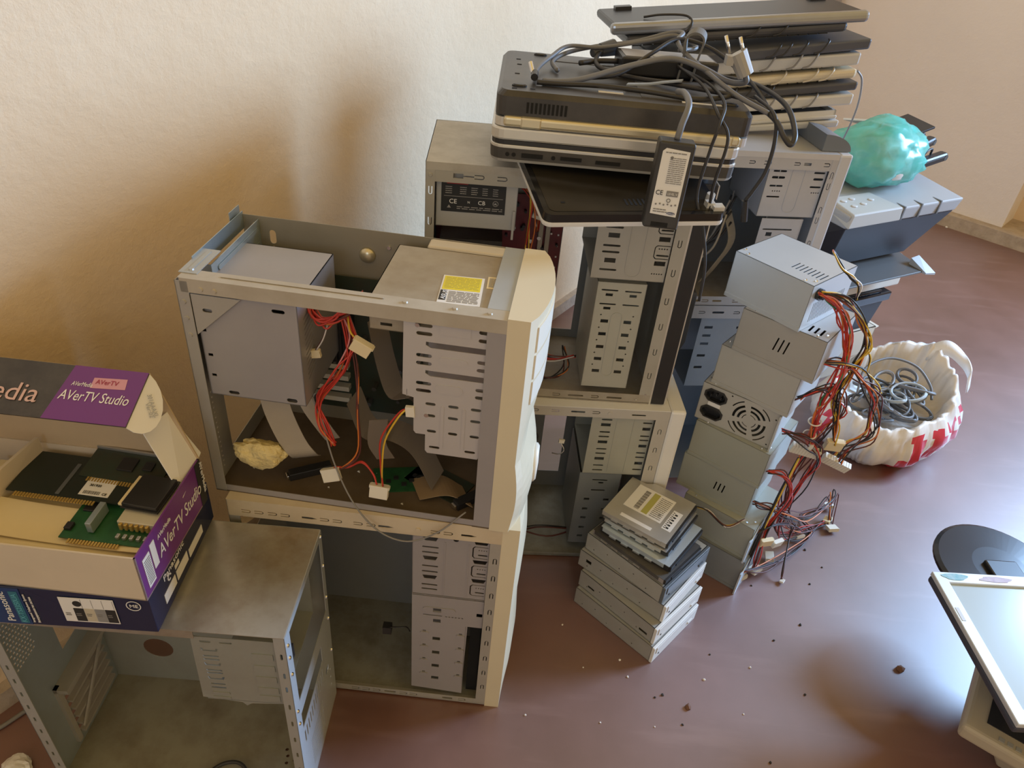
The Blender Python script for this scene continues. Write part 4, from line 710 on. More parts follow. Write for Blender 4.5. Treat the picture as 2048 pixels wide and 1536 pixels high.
# ------------------------------------------------------------ product boxes on the bare chassis
def phone_box():
    L, W, H = 0.30, 0.1893, 0.066
    t = thing('phone_box', 'dark blue telephone carton with white print lying on the bare steel chassis', 'box', (-0.687, 0.5063, 0.3985), 0.0421)
    mb = MB(); mb.box(0, 0, 0, L, W, H); bo = mb.build('carton', NAVY, t, bev=0.001)
    mb = MB(); near(mb, -0.0008, R(0.0, 0.001, 0.155, H - 0.001), t=0.0006); mb.build('blue_panel', mat('blue_fade', (0.015, 0.055, 0.19), 0.25, 0, 0.5, 6, (0.01, 0.02, 0.07)), t)
    n = -0.0009
    # writing runs upwards along the near face
    lettering('Panasonic', 0.0125, (0.137, n, 0.006), Z_, (-1, 0, 0), WHITEI, t, maxw=0.052)
    mb = MB(); near(mb, n - 0.0003, R(0.1425, 0.004, 0.1525, 0.060), t=0.0003); mb.build('model_panel', mat('cyan_panel', (0.03, 0.16, 0.24), 0.4), t)
    lettering('KX-TS2350UA', 0.0085, (0.1505, n - 0.0004, 0.006), Z_, (-1, 0, 0), CYANI, t, maxw=0.050)
    lettering('Integrated Telephone System', 0.004, (0.1595, n, 0.006), Z_, (-1, 0, 0), WHITEI, t, maxw=0.050)
    lettering('Интегрированная тел. система', 0.004, (0.1655, n, 0.006), Z_, (-1, 0, 0), WHITEI, t, maxw=0.046)
    # colour chart
    O = (0.197, n, 0.013)
    mb = MB(); flat(mb, O, X_, Z_, 0, 0, 0.062, 0.043, 0.0004); ch = mb.build('colour_chart', PAPER, t)
    cols = [PAPER, INK, mat('chart_cream', (0.52, 0.47, 0.36), 0.6), mat('chart_grey', (0.26, 0.26, 0.26), 0.6), INK]
    for k in range(1, 5):
        q = MB(); flat(q, (O[0], O[1] - 0.0004, O[2]), X_, Z_, 0.0135 + 0.012 * (k - 1), 0.002, 0.025 + 0.012 * (k - 1), 0.025, 0.0003); q.build('swatch', cols[k], ch)
    q = MB(); q.plate((O[0], O[1] - 0.0004, O[2]), X_, Z_, CI(0.0195, 0.033, 0.005, 16), t=0.0003); q.build('dot', INK, ch)
    q = MB(); 
    for k in range(5): print_lines(q, (O[0], O[1] - 0.0008, O[2]), X_, Z_, 0.003 + 0.012 * k, 0.011, 0.009 + 0.012 * k, 0.017, 2, 0.0002, 0, 0.4, 40 + k, 2)
    for k in range(1, 5): flat(q, (O[0], O[1] - 0.0004, O[2]), X_, Z_, 0.0125 + 0.012 * k - 0.0002, 0.026, 0.0125 + 0.012 * k + 0.0002, 0.041, 0.0002)
    q.build('print', INKG, ch)
    q = MB(); q.plate((0.281, n, 0.048), X_, Z_, CI(0, 0, 0.0085, 18), [CI(0, 0, 0.0075, 18)], t=0.0003); q.build('emblem_ring', WHITEI, t)
    lettering('ME', 0.0075, (0.2762, n, 0.0455), X_, Z_, WHITEI, t, maxw=0.0095)
    # right end: faint panels of print
    E_ = (L, 0, 0)
    mb = MB()
    for (y0, z0, y1, z1) in ((0.03, 0.014, 0.062, 0.030), (0.066, 0.014, 0.10, 0.030), (0.066, 0.034, 0.078, 0.041), (0.105, 0.012, 0.15, 0.026)):
        mb.plate((L + 0.0002, 0, 0), Y_, Z_, R(y0, z0, y1, z1), t=0.0005)
    mb.build('info_label', PAPER, t)
    mb = MB(); mb.plate((L + 0.0002, 0, 0), Y_, Z_, ARC(0.05, 0.04, 0.003, 0.005, 0, 5.2, 12), t=0.0005); mb.build('emblem', WHITEI, t)
    lettering('Panasonic', 0.013, (L + 0.0004, 0.036, 0.046), Y_, Z_, WHITEI, t, maxw=0.06)
    return t
phone_box()
def tuner_box():
    L, W, H = 0.30, 0.1641, 0.0699; th = 0.002
    t = thing('tuner_box', 'open purple and white tuner card carton with raised lid, stacked on the telephone carton', 'box', (-0.6841, 0.5167, 0.4647), -0.0131)
    mb = MB(); shell(mb, L, W, H, th, skip=('t', 'r')); mb.box(0.0, 0.0, 0.0, 0.004, W, H); mb.build('tray', CARDL, t)
    mb = MB(); mb.plate((L - th, 0, 0), Y_, Z_, R(0, 0, W, H), t=th); mb.build('end_panel', PURPLE, t)
    lettering('AVerTV Studio', 0.026, (L + 0.0003, 0.042, 0.024), Y_, (0, 0, 1), WHITEI, t, shear=0.15, maxw=0.112)
    lettering('AVerMedia', 0.009, (L + 0.0003, 0.045, 0.051), Y_, (0, 0, 1), WHITEI, t, shear=0.15, maxw=0.032)
    mb = MB(); mb.plate((L + 0.0002, 0, 0), Y_, Z_, R(0.010, 0.010, 0.025, 0.055), t=0.0005); mb.plate((L + 0.0002, 0, 0), Y_, Z_, R(0.028, 0.022, 0.038, 0.060), t=0.0005); lo = mb.build('barcode_label', PAPER, t)
    mb = MB(); [mb.plate((L + 0.0008, 0, 0), Y_, Z_, R(0.0115, 0.014 + 0.0032 * k, 0.0235, 0.0152 + 0.0032 * k), t=0.0002) for k in range(12)]; mb.build('print', INKG, lo)
    mb = MB(); mb.plate((L + 0.0002, 0, 0), Y_, Z_, R(W - 0.014, 0.0, W, H), t=0.0006); mb.build('black_band', INK, t)
    lettering('AVerMedia', 0.009, (L + 0.0009, W - 0.0035, 0.066), (0, 0, -1), Y_, WHITEI, t, maxw=0.05)
    # lid: hinged at the far edge, standing up, its front flap folded towards the room
    hy, hz_ = W, H; U0, U1 = -0.04, 0.260
    p0, p1 = V3((0, hy, hz_)), V3((0, 0.170, 0.190)); nrm = V3((0, 0.002, 0))
    mb = MB(); mb.hexa([p0 + V3((0.0, 0, 0)), p0 + V3((L, 0, 0)), p0 + V3((L, 0, 0)) + nrm, p0 + nrm], [p1 + V3((U0, 0, 0)), p1 + V3((U1, 0, 0)), p1 + V3((U1, 0, 0)) + nrm, p1 + V3((U0, 0, 0)) + nrm]); lid = mb.build('lid', CARD, t)
    q0 = p1; q1 = V3((0, 0.103, 0.163)); fn = V3((1, 0, 0)).cross(q0 - q1).normalized()
    mb = MB(); mb.hexa([q1 + V3((U0, 0, 0)), q1 + V3((U1, 0, 0)), q0 + V3((U1, 0, 0)), q0 + V3((U0, 0, 0))], [q1 + V3((U0, 0, 0)) + fn * 0.002, q1 + V3((U1, 0, 0)) + fn * 0.002, q0 + V3((U1, 0, 0)) + fn * 0.002, q0 + V3((U0, 0, 0)) + fn * 0.002]); fo_ = mb.build('lid_flap', CHAR, t)
    up = (q0 - q1).normalized(); fl_len = (q0 - q1).length; O = q1 + fn * 0.002
    mb = MB(); mb.plate(O, X_, up, [(U1 - 0.096, 0.0), (U1, 0.0), (U1, fl_len), (U1 - 0.086, fl_len)], t=0.0005); mb.build('purple_print', PURPLE, fo_)
    O2 = O + fn * 0.0007
    lettering('AVerTV Studio', 0.0185, O2 + V3((U1 - 0.088, 0, 0)) + up * 0.026, X_, up, WHITEI, fo_, shear=0.12, maxw=0.080, extrude=0.0001)
    lettering('AVerMedia', 0.008, O2 + V3((U1 - 0.080, 0, 0)) + up * 0.045, X_, up, WHITEI, fo_, shear=0.12, maxw=0.024, extrude=0.0001)
    mb = MB(); mb.plate(O2, X_, up, [(U1 - 0.058, 0.044), (U1 - 0.018, 0.046), (U1 - 0.020, 0.060), (U1 - 0.058, 0.058)], t=0.0002); mb.build('picture_box', mat('print_pink', (0.60, 0.30, 0.38), 0.5), fo_)
    lettering('AVerTV', 0.0085, O2 + V3((U1 - 0.054, 0, 0)) + up * 0.050 + fn * 0.0003, X_, up, mat('ink_crimson', (0.35, 0.03, 0.08), 0.5), fo_, maxw=0.026, extrude=0.0001)
    lettering('AVerMedia', 0.034, O2 + V3((-0.002, 0, 0)) + up * 0.018, X_, up, mat('ink_rose', (0.62, 0.42, 0.40), 0.5), fo_, maxw=0.152, extrude=0.0001)
    # white ears at the right end of the lid
    qe = q1 + V3((U1, 0, 0)); ear = [(fl_len / 2 - math.cos(math.pi * k / 10) * fl_len / 2, math.sin(math.pi * k / 10) * 0.032) for k in range(11)]
    dn = V3((0.60, -0.05, -0.62)).normalized()
    mb = MB(); mb.plate(qe, up, dn, ear, t=0.0012); mb.build('round_ear', PAPER, t)
    er, eu = (dn * 0.75 - up * 0.66).normalized(), (up * 0.75 + dn * 0.66).normalized(); en = er.cross(eu)
    lettering('301AAAXL', 0.0075, qe + up * 0.048 + dn * 0.006 + en * 0.0016, er, eu, mat('ink_pale', (0.35, 0.36, 0.38), 0.6), t, maxw=0.028, extrude=0.0001)
    lettering('Ver:02', 0.0070, qe + up * 0.038 + dn * 0.008 + en * 0.0016, er, eu, MATS['ink_pale'], t, maxw=0.018, extrude=0.0001)
    P_ = [V3(p) for p in ((0.262, 0.126, 0.138), (0.272, 0.168, 0.138), (0.2985, 0.176, 0.070), (0.3005, 0.112, 0.052))]
    nn = (P_[1] - P_[0]).cross(P_[3] - P_[0]).normalized() * 0.0014
    mb = MB(); mb.hexa(P_, [p + nn for p in P_]); mb.build('long_ear', PAPER, t, bev=0.0005)
    # dust flap inside the left end
    mb = MB(); mb.hexa([(0.085, 0.03, H * 0.4), (0.089, 0.03, H * 0.4), (0.109, W - 0.01, H * 0.4), (0.105, W - 0.01, H * 0.4)], [(0.080, 0.03, H + 0.008), (0.084, 0.03, H + 0.008), (0.107, W - 0.01, H + 0.016), (0.103, W - 0.01, H + 0.016)]); mb.build('dust_flap', CARDL, t)
    return t
tuner_box()
TB = Matrix.Translation((-0.6841, 0.5167, 0.4647)) @ Matrix.Rotation(-0.0131, 4, 'Z')
def in_box(o, u, v, w, rz=0, rx=0, ry=0): o.location = TB @ V3((u, v, w)); o.rotation_euler = (rx, ry, rz - 0.0131); return o
def sheet_thing(name, L, W, T, material, label, cat, pos, rz=0, rx=0, ry=0, curl=0.0):
    mb = MB(); n = 8
    for i in range(n):
        x0, x1 = -L / 2 + L * i / n, -L / 2 + L * (i + 1) / n; z0, z1 = curl * (2 * x0 / L) ** 2, curl * (2 * x1 / L) ** 2
        mb.hexa([(x0, -W / 2, z0), (x1, -W / 2, z1), (x1, W / 2, z1), (x0, W / 2, z0)], [(x0, -W / 2, z0 + T), (x1, -W / 2, z1 + T), (x1, W / 2, z1 + T), (x0, W / 2, z0 + T)])
    o = mb.build(name, material); in_box(o, *pos, rz, rx, ry); return tag(o, label, cat)
sheet_thing('leaflet', 0.15, 0.08, 0.010, PAPERY, 'thick cream paper stack at the bottom of the open tuner carton', 'paper', (0.20, 0.07, 0.018))
sheet_thing('leaflet', 0.24, 0.13, 0.004, PAPERY, 'cream instruction booklet lying under the cards in the tuner carton', 'booklet', (0.17, 0.085, 0.040), 0.02, 0.05)
sheet_thing('leaflet', 0.10, 0.032, 0.001, mat('paper_red', (0.55, 0.14, 0.05), 0.7), 'orange-red slip of paper by the near wall of the tuner carton', 'paper', (0.225, 0.020, 0.0355), -0.08)
pl_ = sheet_thing('leaflet', 0.085, 0.03, 0.0012, PAPER, 'white paper slip with grey bars by the near wall of the tuner carton', 'paper', (0.215, 0.026, 0.0388), -0.18)
q = MB(); q.box(-0.02, -0.004, 0.0013, 0.0, 0.003, 0.0016); q.box(0.004, -0.004, 0.0013, 0.03, 0.004, 0.0016); q.build('print', INKG, pl_)
sheet_thing('leaflet', 0.20, 0.05, 0.0012, PAPERY, 'curled cream page with a blue border under the green card', 'paper', (0.19, 0.055, 0.0455), -0.03, 0.1, 0, 0.004)
# expansion cards
def card(name, L, W, material, label, pos, rz, rx=0.0, bracket=True, fingers=True, parts=()):
    t = thing(name, label, 'circuit board'); in_box(t, *pos, rz, rx)
    mb = MB(); mb.box(-L / 2, -W / 2, 0, L / 2, W / 2, 0.0016); mb.build('board', material, t)
    if fingers:
        mb = MB(); [mb.box(-L / 2 + 0.012 + k * 0.0035, -W / 2 - 0.006, 0.0002, -L / 2 + 0.0142 + k * 0.0035, -W / 2, 0.0014) for k in range(int((L - 0.04) / 0.0035))]; mb.build('edge_contact', GOLD, t)
    for nm, b, m_ in parts:
        mb = MB()
        for bb in b: mb.box(*bb)
        mb.build(nm, m_, t, bev=0.0006)
    return t
c = card('tuner_card', 0.102, 0.080, PCBG, 'green tuner card with silver tuner can at the right end of the open carton', (0.243, 0.074, 0.050), -0.02, 0.04,
     parts=(('tuner_can', [(0.008, -0.018, 0.0016, 0.052, 0.040, 0.014)], mat('can_cream', (0.62, 0.57, 0.44), 0.35, 0.3)), ('bracket', [(-0.022, -0.030, 0.003, -0.015, 0.004, 0.018)], GALV), ('chip', [(-0.045, 0.0, 0.0016, -0.028, 0.016, 0.004), (-0.02, 0.015, 0.0016, -0.004, 0.03, 0.004), (-0.05, -0.03, 0.0016, -0.042, -0.02, 0.006)], BLACK), ('pin_header', [(0.011 + 0.0062 * k, -0.022, 0.004, 0.0145 + 0.0062 * k, -0.018, 0.013) for k in range(6)], GOLD), ('capacitor', [(0.012 + 0.008 * k, -0.034, 0.0016, 0.016 + 0.008 * k, -0.028, 0.006) for k in range(5)], ALU)))
c2 = card('modem_card', 0.140, 0.066, mat('pcb_blackgreen', (0.018, 0.025, 0.02), 0.4, 0, 0.4, 30), 'dark expansion card with white sticker lying across the tuner carton', (0.172, 0.118, 0.061), -0.03, 0.06,
     parts=(('metal_strip', [(-0.012, -0.03, 0.0016, -0.007, 0.02, 0.0025)], mat('dull_strip', (0.10, 0.11, 0.12), 0.5)),))
mb = MB(); mb.box(0.014, -0.026, 0.0016, 0.050, 0.024, 0.0020); lo = mb.build('sticker', PAPER, c2)
q = MB(); print_lines(q, (0.014, -0.028, 0.0020), X_, Y_, 0.003, 0.030, 0.033, 0.045, 3, 0.0002, 0, 0.35, 50, 4); print_lines(q, (0.014, -0.028, 0.0020), X_, Y_, 0.004, 0.003, 0.024, 0.010, 1, 0.0002, 0, 0.7, 51, 9); q.build('print', INKG, lo)
lettering('Eagle Communications', 0.005, (0.016, 0.016, 0.0021), X_, Y_, INK, lo, maxw=0.031); lettering('301920', 0.005, (0.020, -0.012, 0.0021), X_, Y_, INK, lo, maxw=0.014); lettering('CE', 0.005, (0.041, -0.024, 0.0021), X_, Y_, INK, lo)
c3 = card('memory_card', 0.046, 0.052, BLACK, 'black cased pc card resting on the tuner can in the carton', (0.272, 0.096, 0.0685), -0.08, 0.05, fingers=False, parts=(('cover', [(-0.021, -0.024, 0.0016, 0.021, 0.024, 0.007)], BLACK), ('label_strip', [(-0.026, -0.024, 0.0016, -0.0215, 0.022, 0.005)], PAPERY)))
c4 = card('sound_card', 0.10, 0.05, PCBD, 'brown-edged expansion card by the lid of the tuner carton', (0.222, 0.142, 0.066), -0.06, 0.15, parts=(('bracket', [(-0.05, 0.018, 0.0016, 0.05, 0.021, 0.006)], ALU), ('chip', [(-0.01, -0.01, 0.0016, 0.01, 0.01, 0.004), (0.02, -0.005, 0.0016, 0.032, 0.008, 0.004)], BLACK)))

# ------------------------------------------------------------ stack of power supplies
PSU_G = 'bare power supplies piled up on the floor'
def grille(cx, cy, k=1.0):
    hs = []
    for r0, r1, offs, n in ((0.012, 0.0135, 0.3, 4), (0.018, 0.0225, 0.3, 4), (0.027, 0.0315, 0.3, 4)):
        for i in range(n):
            a0 = offs + i * math.pi / 2 + 0.13 * 0.02 / r1 + 0.10; a1 = offs + (i + 1) * math.pi / 2 - 0.13 * 0.02 / r1 - 0.10
            hs.append(ARC(cx, cy, r0 * k, r1 * k, a0, a1, 9))
    for i in range(4):
        a = math.pi / 4 + i * math.pi / 2; hs.append(ARC(cx, cy, 0.0375 * k, 0.0398 * k, a - 0.33, a + 0.33, 6))
    return hs
slots_ = lambda u, w, n, h=0.018, dx=0.0065, sk=0.0025: [[(u + dx * k, w), (u + 0.0026 + dx * k, w), (u + 0.0026 + sk + dx * k, w + h), (u + sk + dx * k, w + h)] for k in range(n)]
def OCT(wc, k=0.84, kk=0.8): return [(0.029 + (x - 0.029) * k, wc + (y - wc) * kk) for x, y in ((0.007, wc - 0.005), (0.016, wc - 0.0135), (0.042, wc - 0.0135), (0.051, wc - 0.005), (0.051, wc + 0.005), (0.042, wc + 0.0135), (0.016, wc + 0.0135), (0.007, wc + 0.005))]
def psu(label, loc, yaw, material, holes={}, H=0.083, L=0.15, W=0.14, lip=True):
    t = thing('power_supply', label, 'power supply', loc, yaw, PSU_G)
    mb = MB(); shell(mb, L, W, H, 0.001, holes); mb.build('shell', material, t)
    if lip:
        mb = MB(); mb.box(0.0, -0.0012, 0.0, L, 0, 0.007); mb.build('seam', material, t)
    mb = MB()
    for p in ((0.006, 0.02, H), (0.02, 0.008, H), (L - 0.008, 0.02, H), (L - 0.02, 0.008, H)): screw(mb, p, Z_, 0.0024)
    mb.build('screw', CHROME, t)
    return t
PG1 = mat('psu_pale', (0.50, 0.52, 0.53), 0.42, 0.15, 0.12, 6); PG2 = mat('psu_taupe', (0.40, 0.38, 0.35), 0.45, 0.15, 0.15, 6)
PG3 = mat('psu_stone', (0.45, 0.44, 0.41), 0.45, 0.15, 0.15, 6); PG4 = mat('psu_sage', (0.37, 0.38, 0.33), 0.45, 0.15, 0.2, 6)
h = 0.083
P1 = psu('pale grey power supply with thick wire bundle, topmost of the floor pile', (0.3585, 1.180, 7 * h), -0.8067, PG1, {'t': [[(0.088 + 0.0075 * k, 0.030), (0.0905 + 0.0075 * k, 0.030), (0.0905 + 0.0075 * k, 0.058), (0.088 + 0.0075 * k, 0.058)] for k in range(8)], 'r': [SL(0.022 + 0.0052 * k, 0.030, 0.0024, 0.036) for k in range(20)]}, H=0.085)
P2 = psu('taupe power supply with three slots, second from the top of the pile', (0.3852, 1.137, 6 * h), -0.6458, PG2, {'n': slots_(0.068, 0.030, 3, 0.026, 0.0095, 0.004), 't': [R(0.090 + 0.010 * k, 0.012, 0.094 + 0.010 * k, 0.036) for k in range(5)]})
P3 = psu('plain stone-grey power supply directly above the one with the fan grille', (0.3701, 1.1482, 5 * h), -0.6457, PG3)
P4 = psu('power supply showing round fan grille and two black sockets', (0.3569, 1.1466, 4 * h), -0.5623, PG3, {'n': grille(0.099, 0.0405, 1.02) + [OCT(wc) for wc in (0.062, 0.024)] + [CI(0.058, 0.077, 0.0017, 8), CI(0.144, 0.066, 0.0017, 8), CI(0.142, 0.008, 0.0017, 8)]}, lip=False)
for wc, inner in ((0.062, True), (0.024, False)):
    mb = MB(); oc = OCT(wc, 1.0, 1.0)
    inn = OCT(wc)
    near(mb, -0.002, oc, [inn], t=0.003); near(mb, 0.010, oc, t=0.001)
    for k in range(8):
        a, b = inn[k], inn[(k + 1) % 8]; mb.add([(a[0], 0, a[1]), (b[0], 0, b[1]), (b[0], 0.010, b[1]), (a[0], 0.010, a[1])], [(0, 1, 2, 3)])
    if inner: [mb.box(x, 0.001, wc - 0.003 + dz, x + 0.002, 0.010, wc + 0.003 + dz) for x, dz in ((0.018, -0.002), (0.028, 0.003), (0.038, -0.002))]
    mb.build('power_socket', BLACK, P4)
mb = MB(); near(mb, -0.0015, R(0.018, 0.0395, 0.042, 0.0475), t=0.0015); mb.build('socket_label', PAPER, P4)
mb = MB(); mb.plate((0.15, 0, 0), Y_, Z_, R(-0.006, 0.0, 0.01, 0.075), t=0.001); mb.box(0.149, -0.007, 0.0, 0.152, 0.0, 0.08); mb.build('flange', PG1, P4)
P5 = psu('plain sage-grey power supply directly under the one with the fan grille', (0.3606, 1.1372, 3 * h), -0.6196, PG4)
P6 = psu('sage-grey power supply with three short slots near the bottom of the pile', (0.3560, 1.138, 2 * h), -0.5859, PG4, {'n': slots_(0.074, 0.030, 3, 0.020, 0.0085, 0.002)})
P7 = psu('sage-grey power supply with open wire end, second from the floor in the pile', (0.372, 1.110, 1 * h), -0.62, PG4)
P8 = psu('lowest power supply of the pile, its bright side plate touching the floor', (0.372, 1.098, 0.0005), -0.60, MATS['steel_slate'])
for P_, zz in ((P7, 0), (P8, 0)):
    mb = MB(); mb.plate((0.151, 0, 0), Y_, Z_, [(-0.004, 0.0), (0.05, 0.0), (0.05, 0.078), (0.02, 0.078), (-0.004, 0.06)], [CI(0.008, 0.012, 0.002, 8)], t=0.0012); mb.box(0.150, -0.012, 0.0, 0.153, 0.0, 0.06); mb.build('bent_plate', mat('plate_bright', (0.56, 0.62, 0.66), 0.32, 0.4), P_)
# grommet and looms
mb = MB(); mb.cyl((0.151, 0.022, 0.066), (0.157, 0.022, 0.066), 0.010, 16); mb.cyl((0.157, 0.022, 0.066), (0.162, 0.022, 0.066), 0.007, 16); o = mb.build('cable_grommet', BLACK, P1)
def W2P(t, pts):   # world points into a thing's frame
    m = (Matrix.Translation(t.location) @ Matrix.Rotation(t.rotation_euler.z, 4, 'Z')).inverted(); return [m @ V3(p) for p in pts]
def atx_plug(parent, c, rz, rx=0.0, ry=0.0, rows=10, material=CONN, up=0.0):
    mb = MB()
    for k in range(rows):
        x = (k - rows / 2) * 0.0042; mb.box(x + 0.0003, -0.0045, -0.008, x + 0.0039, 0.0045, 0.008)
    mb.box(-rows / 2 * 0.0042, -0.004, -0.0075, rows / 2 * 0.0042, 0.004, 0.006)
    o = mb.build('plug', material, parent); o.location = c; o.rotation_euler = (rx, ry, rz); o.scale = (1.3, 1.3, 1.3); return o
# ------------------------------------------------------------ looms of the power supplies
CW = [WR, WR, WO, WY, WR, WBR, WB, WG, WR, WO, WW, WR]
wires(P1, W2P(P1, [(0.476, 1.074, 0.654), (0.502, 1.08, 0.641), (0.536, 1.085, 0.605), (0.56, 1.089, 0.556), (0.564, 1.085, 0.505), (0.555, 1.082, 0.451), (0.553, 1.082, 0.406), (0.560, 1.085, 0.335)]), [WR, WR, WR, WO, WR, WPK, WR, WG, WR, WR, WO, WR], 0.0014, 0.0085, 61, 5, 5, fan=(0.026, -0.026, 0))
wires(P1, W2P(P1, [(0.476, 1.074, 0.656), (0.523, 1.083, 0.642), (0.567, 1.09, 0.606), (0.594, 1.094, 0.557), (0.591, 1.094, 0.516), (0.58, 1.092, 0.484), (0.579, 1.092, 0.44), (0.600, 1.095, 0.383), (0.610, 1.096, 0.340)]), [WY, WY, WO, WB, WB, WBR, WB, WO, WBR, WY], 0.0014, 0.007, 62, 5, 5, fan=(0.012, -0.012, 0))
wires(P1, W2P(P1, [(0.542, 1.086, 0.643), (0.537, 1.084, 0.667), (0.52, 1.082, 0.684), (0.497, 1.08, 0.700), (0.473, 1.076, 0.727)]), [WB, WW, WPK, WY, WB], 0.0013, 0.003, 63)
wires(P2, W2P(P2, [(0.515, 1.075, 0.525), (0.56, 1.085, 0.52), (0.60, 1.09, 0.50), (0.639, 1.095, 0.463), (0.668, 1.105, 0.407), (0.675, 1.106, 0.36), (0.644, 1.102, 0.335), (0.630, 1.10, 0.300)]), [WB, WBR, WO, WY, WBR, WB, WR, WBR, WB, WO], 0.0014, 0.011, 64, 5, 5, fan=(0.026, -0.02, 0))
wires(P2, W2P(P2, [(0.59, 1.092, 0.555), (0.61, 1.10, 0.53), (0.625, 1.11, 0.49), (0.66, 1.12, 0.45), (0.67, 1.12, 0.445)]), [WB, WY], 0.0013, 0.003, 65)
wires(P3, W2P(P3, [(0.500, 1.065, 0.45), (0.53, 1.07, 0.47), (0.565, 1.09, 0.46), (0.60, 1.10, 0.42), (0.585, 1.10, 0.36), (0.575, 1.10, 0.30), (0.565, 1.10, 0.20), (0.60, 1.13, 0.10), (0.66, 1.17, 0.03)]), [WB, WBR, WB, WR, WO, WBR, WBR], 0.0014, 0.012, 66)
wires(P4, W2P(P4, [(0.500, 1.075, 0.37), (0.54, 1.07, 0.36), (0.58, 1.08, 0.32), (0.585, 1.09, 0.24), (0.565, 1.09, 0.15), (0.60, 1.12, 0.06), (0.68, 1.18, 0.02), (0.74, 1.23, 0.012)]), [WR, WR, WBR, WBR, WB, WBR, WB, WR], 0.0014, 0.011, 67)
wires(P5, W2P(P5, [(0.490, 1.055, 0.29), (0.53, 1.055, 0.28), (0.555, 1.06, 0.22), (0.53, 1.05, 0.15), (0.525, 1.04, 0.08), (0.54, 1.06, 0.02)]), [WR, WBR, WR, WBR, WR, WB], 0.0014, 0.009, 68)
wires(P6, W2P(P6, [(0.485, 1.055, 0.21), (0.52, 1.06, 0.20), (0.58, 1.09, 0.15), (0.65, 1.15, 0.10), (0.72, 1.22, 0.08), (0.76, 1.28, 0.05), (0.75, 1.22, 0.012)]), [WBR, WB, WBR, WB, WBR, WO], 0.0014, 0.012, 69)
wires(P6, W2P(P6, [(0.48, 1.05, 0.165), (0.44, 1.03, 0.163), (0.41, 1.06, 0.166), (0.39, 1.07, 0.167)]), [WY, WB, WBR, WW], 0.0013, 0.003, 70)
wires(P7, W2P(P7, [(0.490, 1.03, 0.13), (0.53, 1.05, 0.15), (0.60, 1.10, 0.12), (0.62, 1.12, 0.06), (0.60, 1.06, 0.02), (0.60, 1.05, 0.006)]), [WB, WBR, WBR], 0.0014, 0.004, 71)
wires(P7, W2P(P7, [(0.555, 1.09, 0.30), (0.53, 1.06, 0.22), (0.515, 1.04, 0.12), (0.508, 1.035, 0.05), (0.505, 1.04, 0.02)]), [WB, WB, WB, WY], 0.0022, 0.003, 72)
wires(P8, W2P(P8, [(0.50, 1.02, 0.05), (0.56, 1.06, 0.03), (0.63, 1.12, 0.012), (0.70, 1.19, 0.010), (0.69, 1.24, 0.01), (0.76, 1.28, 0.012)]), [WB, WBR, WBR, WB, WO], 0.0014, 0.008, 73)
p_ = W2P(P1, [(0.560, 1.088, 0.322), (0.612, 1.097, 0.335), (0.553, 1.082, 0.395), (0.553, 1.082, 0.365)])
rz1 = -P1.rotation_euler.z - 0.5
atx_plug(P1, p_[0], rz1 + 0.35, 0.25, 0.12); o = molex('plug', P1, p_[1], 0, 0, 1.5, CONNY); o.rotation_euler = (0.2, 0.05, rz1 + 0.5)
for k in (2, 3):
    mb = MB(); mb.tube([(0.011 * math.cos(a), 0.011 * math.sin(a), 0.002 * math.sin(a)) for a in [2 * math.pi * i / 12 for i in range(13)]], 0.0014, 5, 0, 2); o = mb.build('cable_tie', CONN, P1); o.location = p_[k]
p2_ = W2P(P2, [(0.630, 1.098, 0.292)]); atx_plug(P2, p2_[0], -P2.rotation_euler.z - 0.2, 0.35, 0.3)
for P_, c, rz, s_, mt in ((P3, (0.665, 1.175, 0.014), 0.4, 1.0, CONN), (P4, (0.748, 1.235, 0.012), 1.0, 1.0, CONNY), (P5, (0.545, 1.065, 0.012), 0.7, 1.2, CONN), (P5, (0.535, 1.045, 0.115), 0.3, 1.2, CONNY), (P6, (0.752, 1.212, 0.010), 0.2, 1.1, CONN), (P6, (0.565, 1.06, 0.10), 0.5, 1.1, CONN), (P7, (0.600, 1.046, 0.006), 0.9, 0.5, CONN), (P7, (0.506, 1.040, 0.014), 0.6, 1.3, mat('connector_amber', (0.55, 0.45, 0.28), 0.35)), (P8, (0.765, 1.285, 0.012), 0.1, 1.0, CONN), (P3, (0.56, 1.075, 0.345), 1.2, 0.8, CONN), (P8, (0.585, 1.105, 0.012), 1.4, 1.1, CONN), (P4, (0.70, 1.13, 0.20), 1.4, 0.9, CONN)):
    if c[2] > 0.15 and c[0] > 0.65: continue
    q = W2P(P_, [c])[0]; o = molex('plug', P_, q, 0, 0, s_, mt); o.rotation_euler = (1.35 if c[2] < 0.05 else 0.2, 0.0, rz - P_.rotation_euler.z)

# ------------------------------------------------------------ stack of optical drives
DG = 'optical drives piled on the floor'
def drive(label, loc, yaw, L, bez, face, H=0.042, W=0.147, holes=()):
    t = thing('optical_drive', label, 'optical drive', loc, yaw, DG)
    mb = MB(); shell(mb, L - 0.006, W - 0.002, H - 0.001, 0.001, {'n': list(holes) + [CI(0.02 + 0.03 * k, 0.010 + 0.012 * (k % 2), 0.0015, 6) for k in range(5)]}, o=(0, 0.001, 0)); mb.build('shell', face, t)
    mb = MB(); mb.box(L - 0.006, 0, 0.0, L, W, H - 0.0005); bo = mb.build('bezel', bez, t, bev=0.0012)
    mb = MB(); mb.box(L, 0.008, 0.022, L + 0.0012, W - 0.008, 0.038); mb.build('tray_front', bez, bo, bev=0.0006)
    mb = MB(); mb.box(L, W - 0.030, 0.010, L + 0.002, W - 0.016, 0.015); mb.build('eject_button', bez, bo)
    mb = MB(); mb.cyl((L, 0.02, 0.013), (L + 0.0006, 0.02, 0.013), 0.002, 8); mb.build('headphone_jack', DARK, bo)
    return t
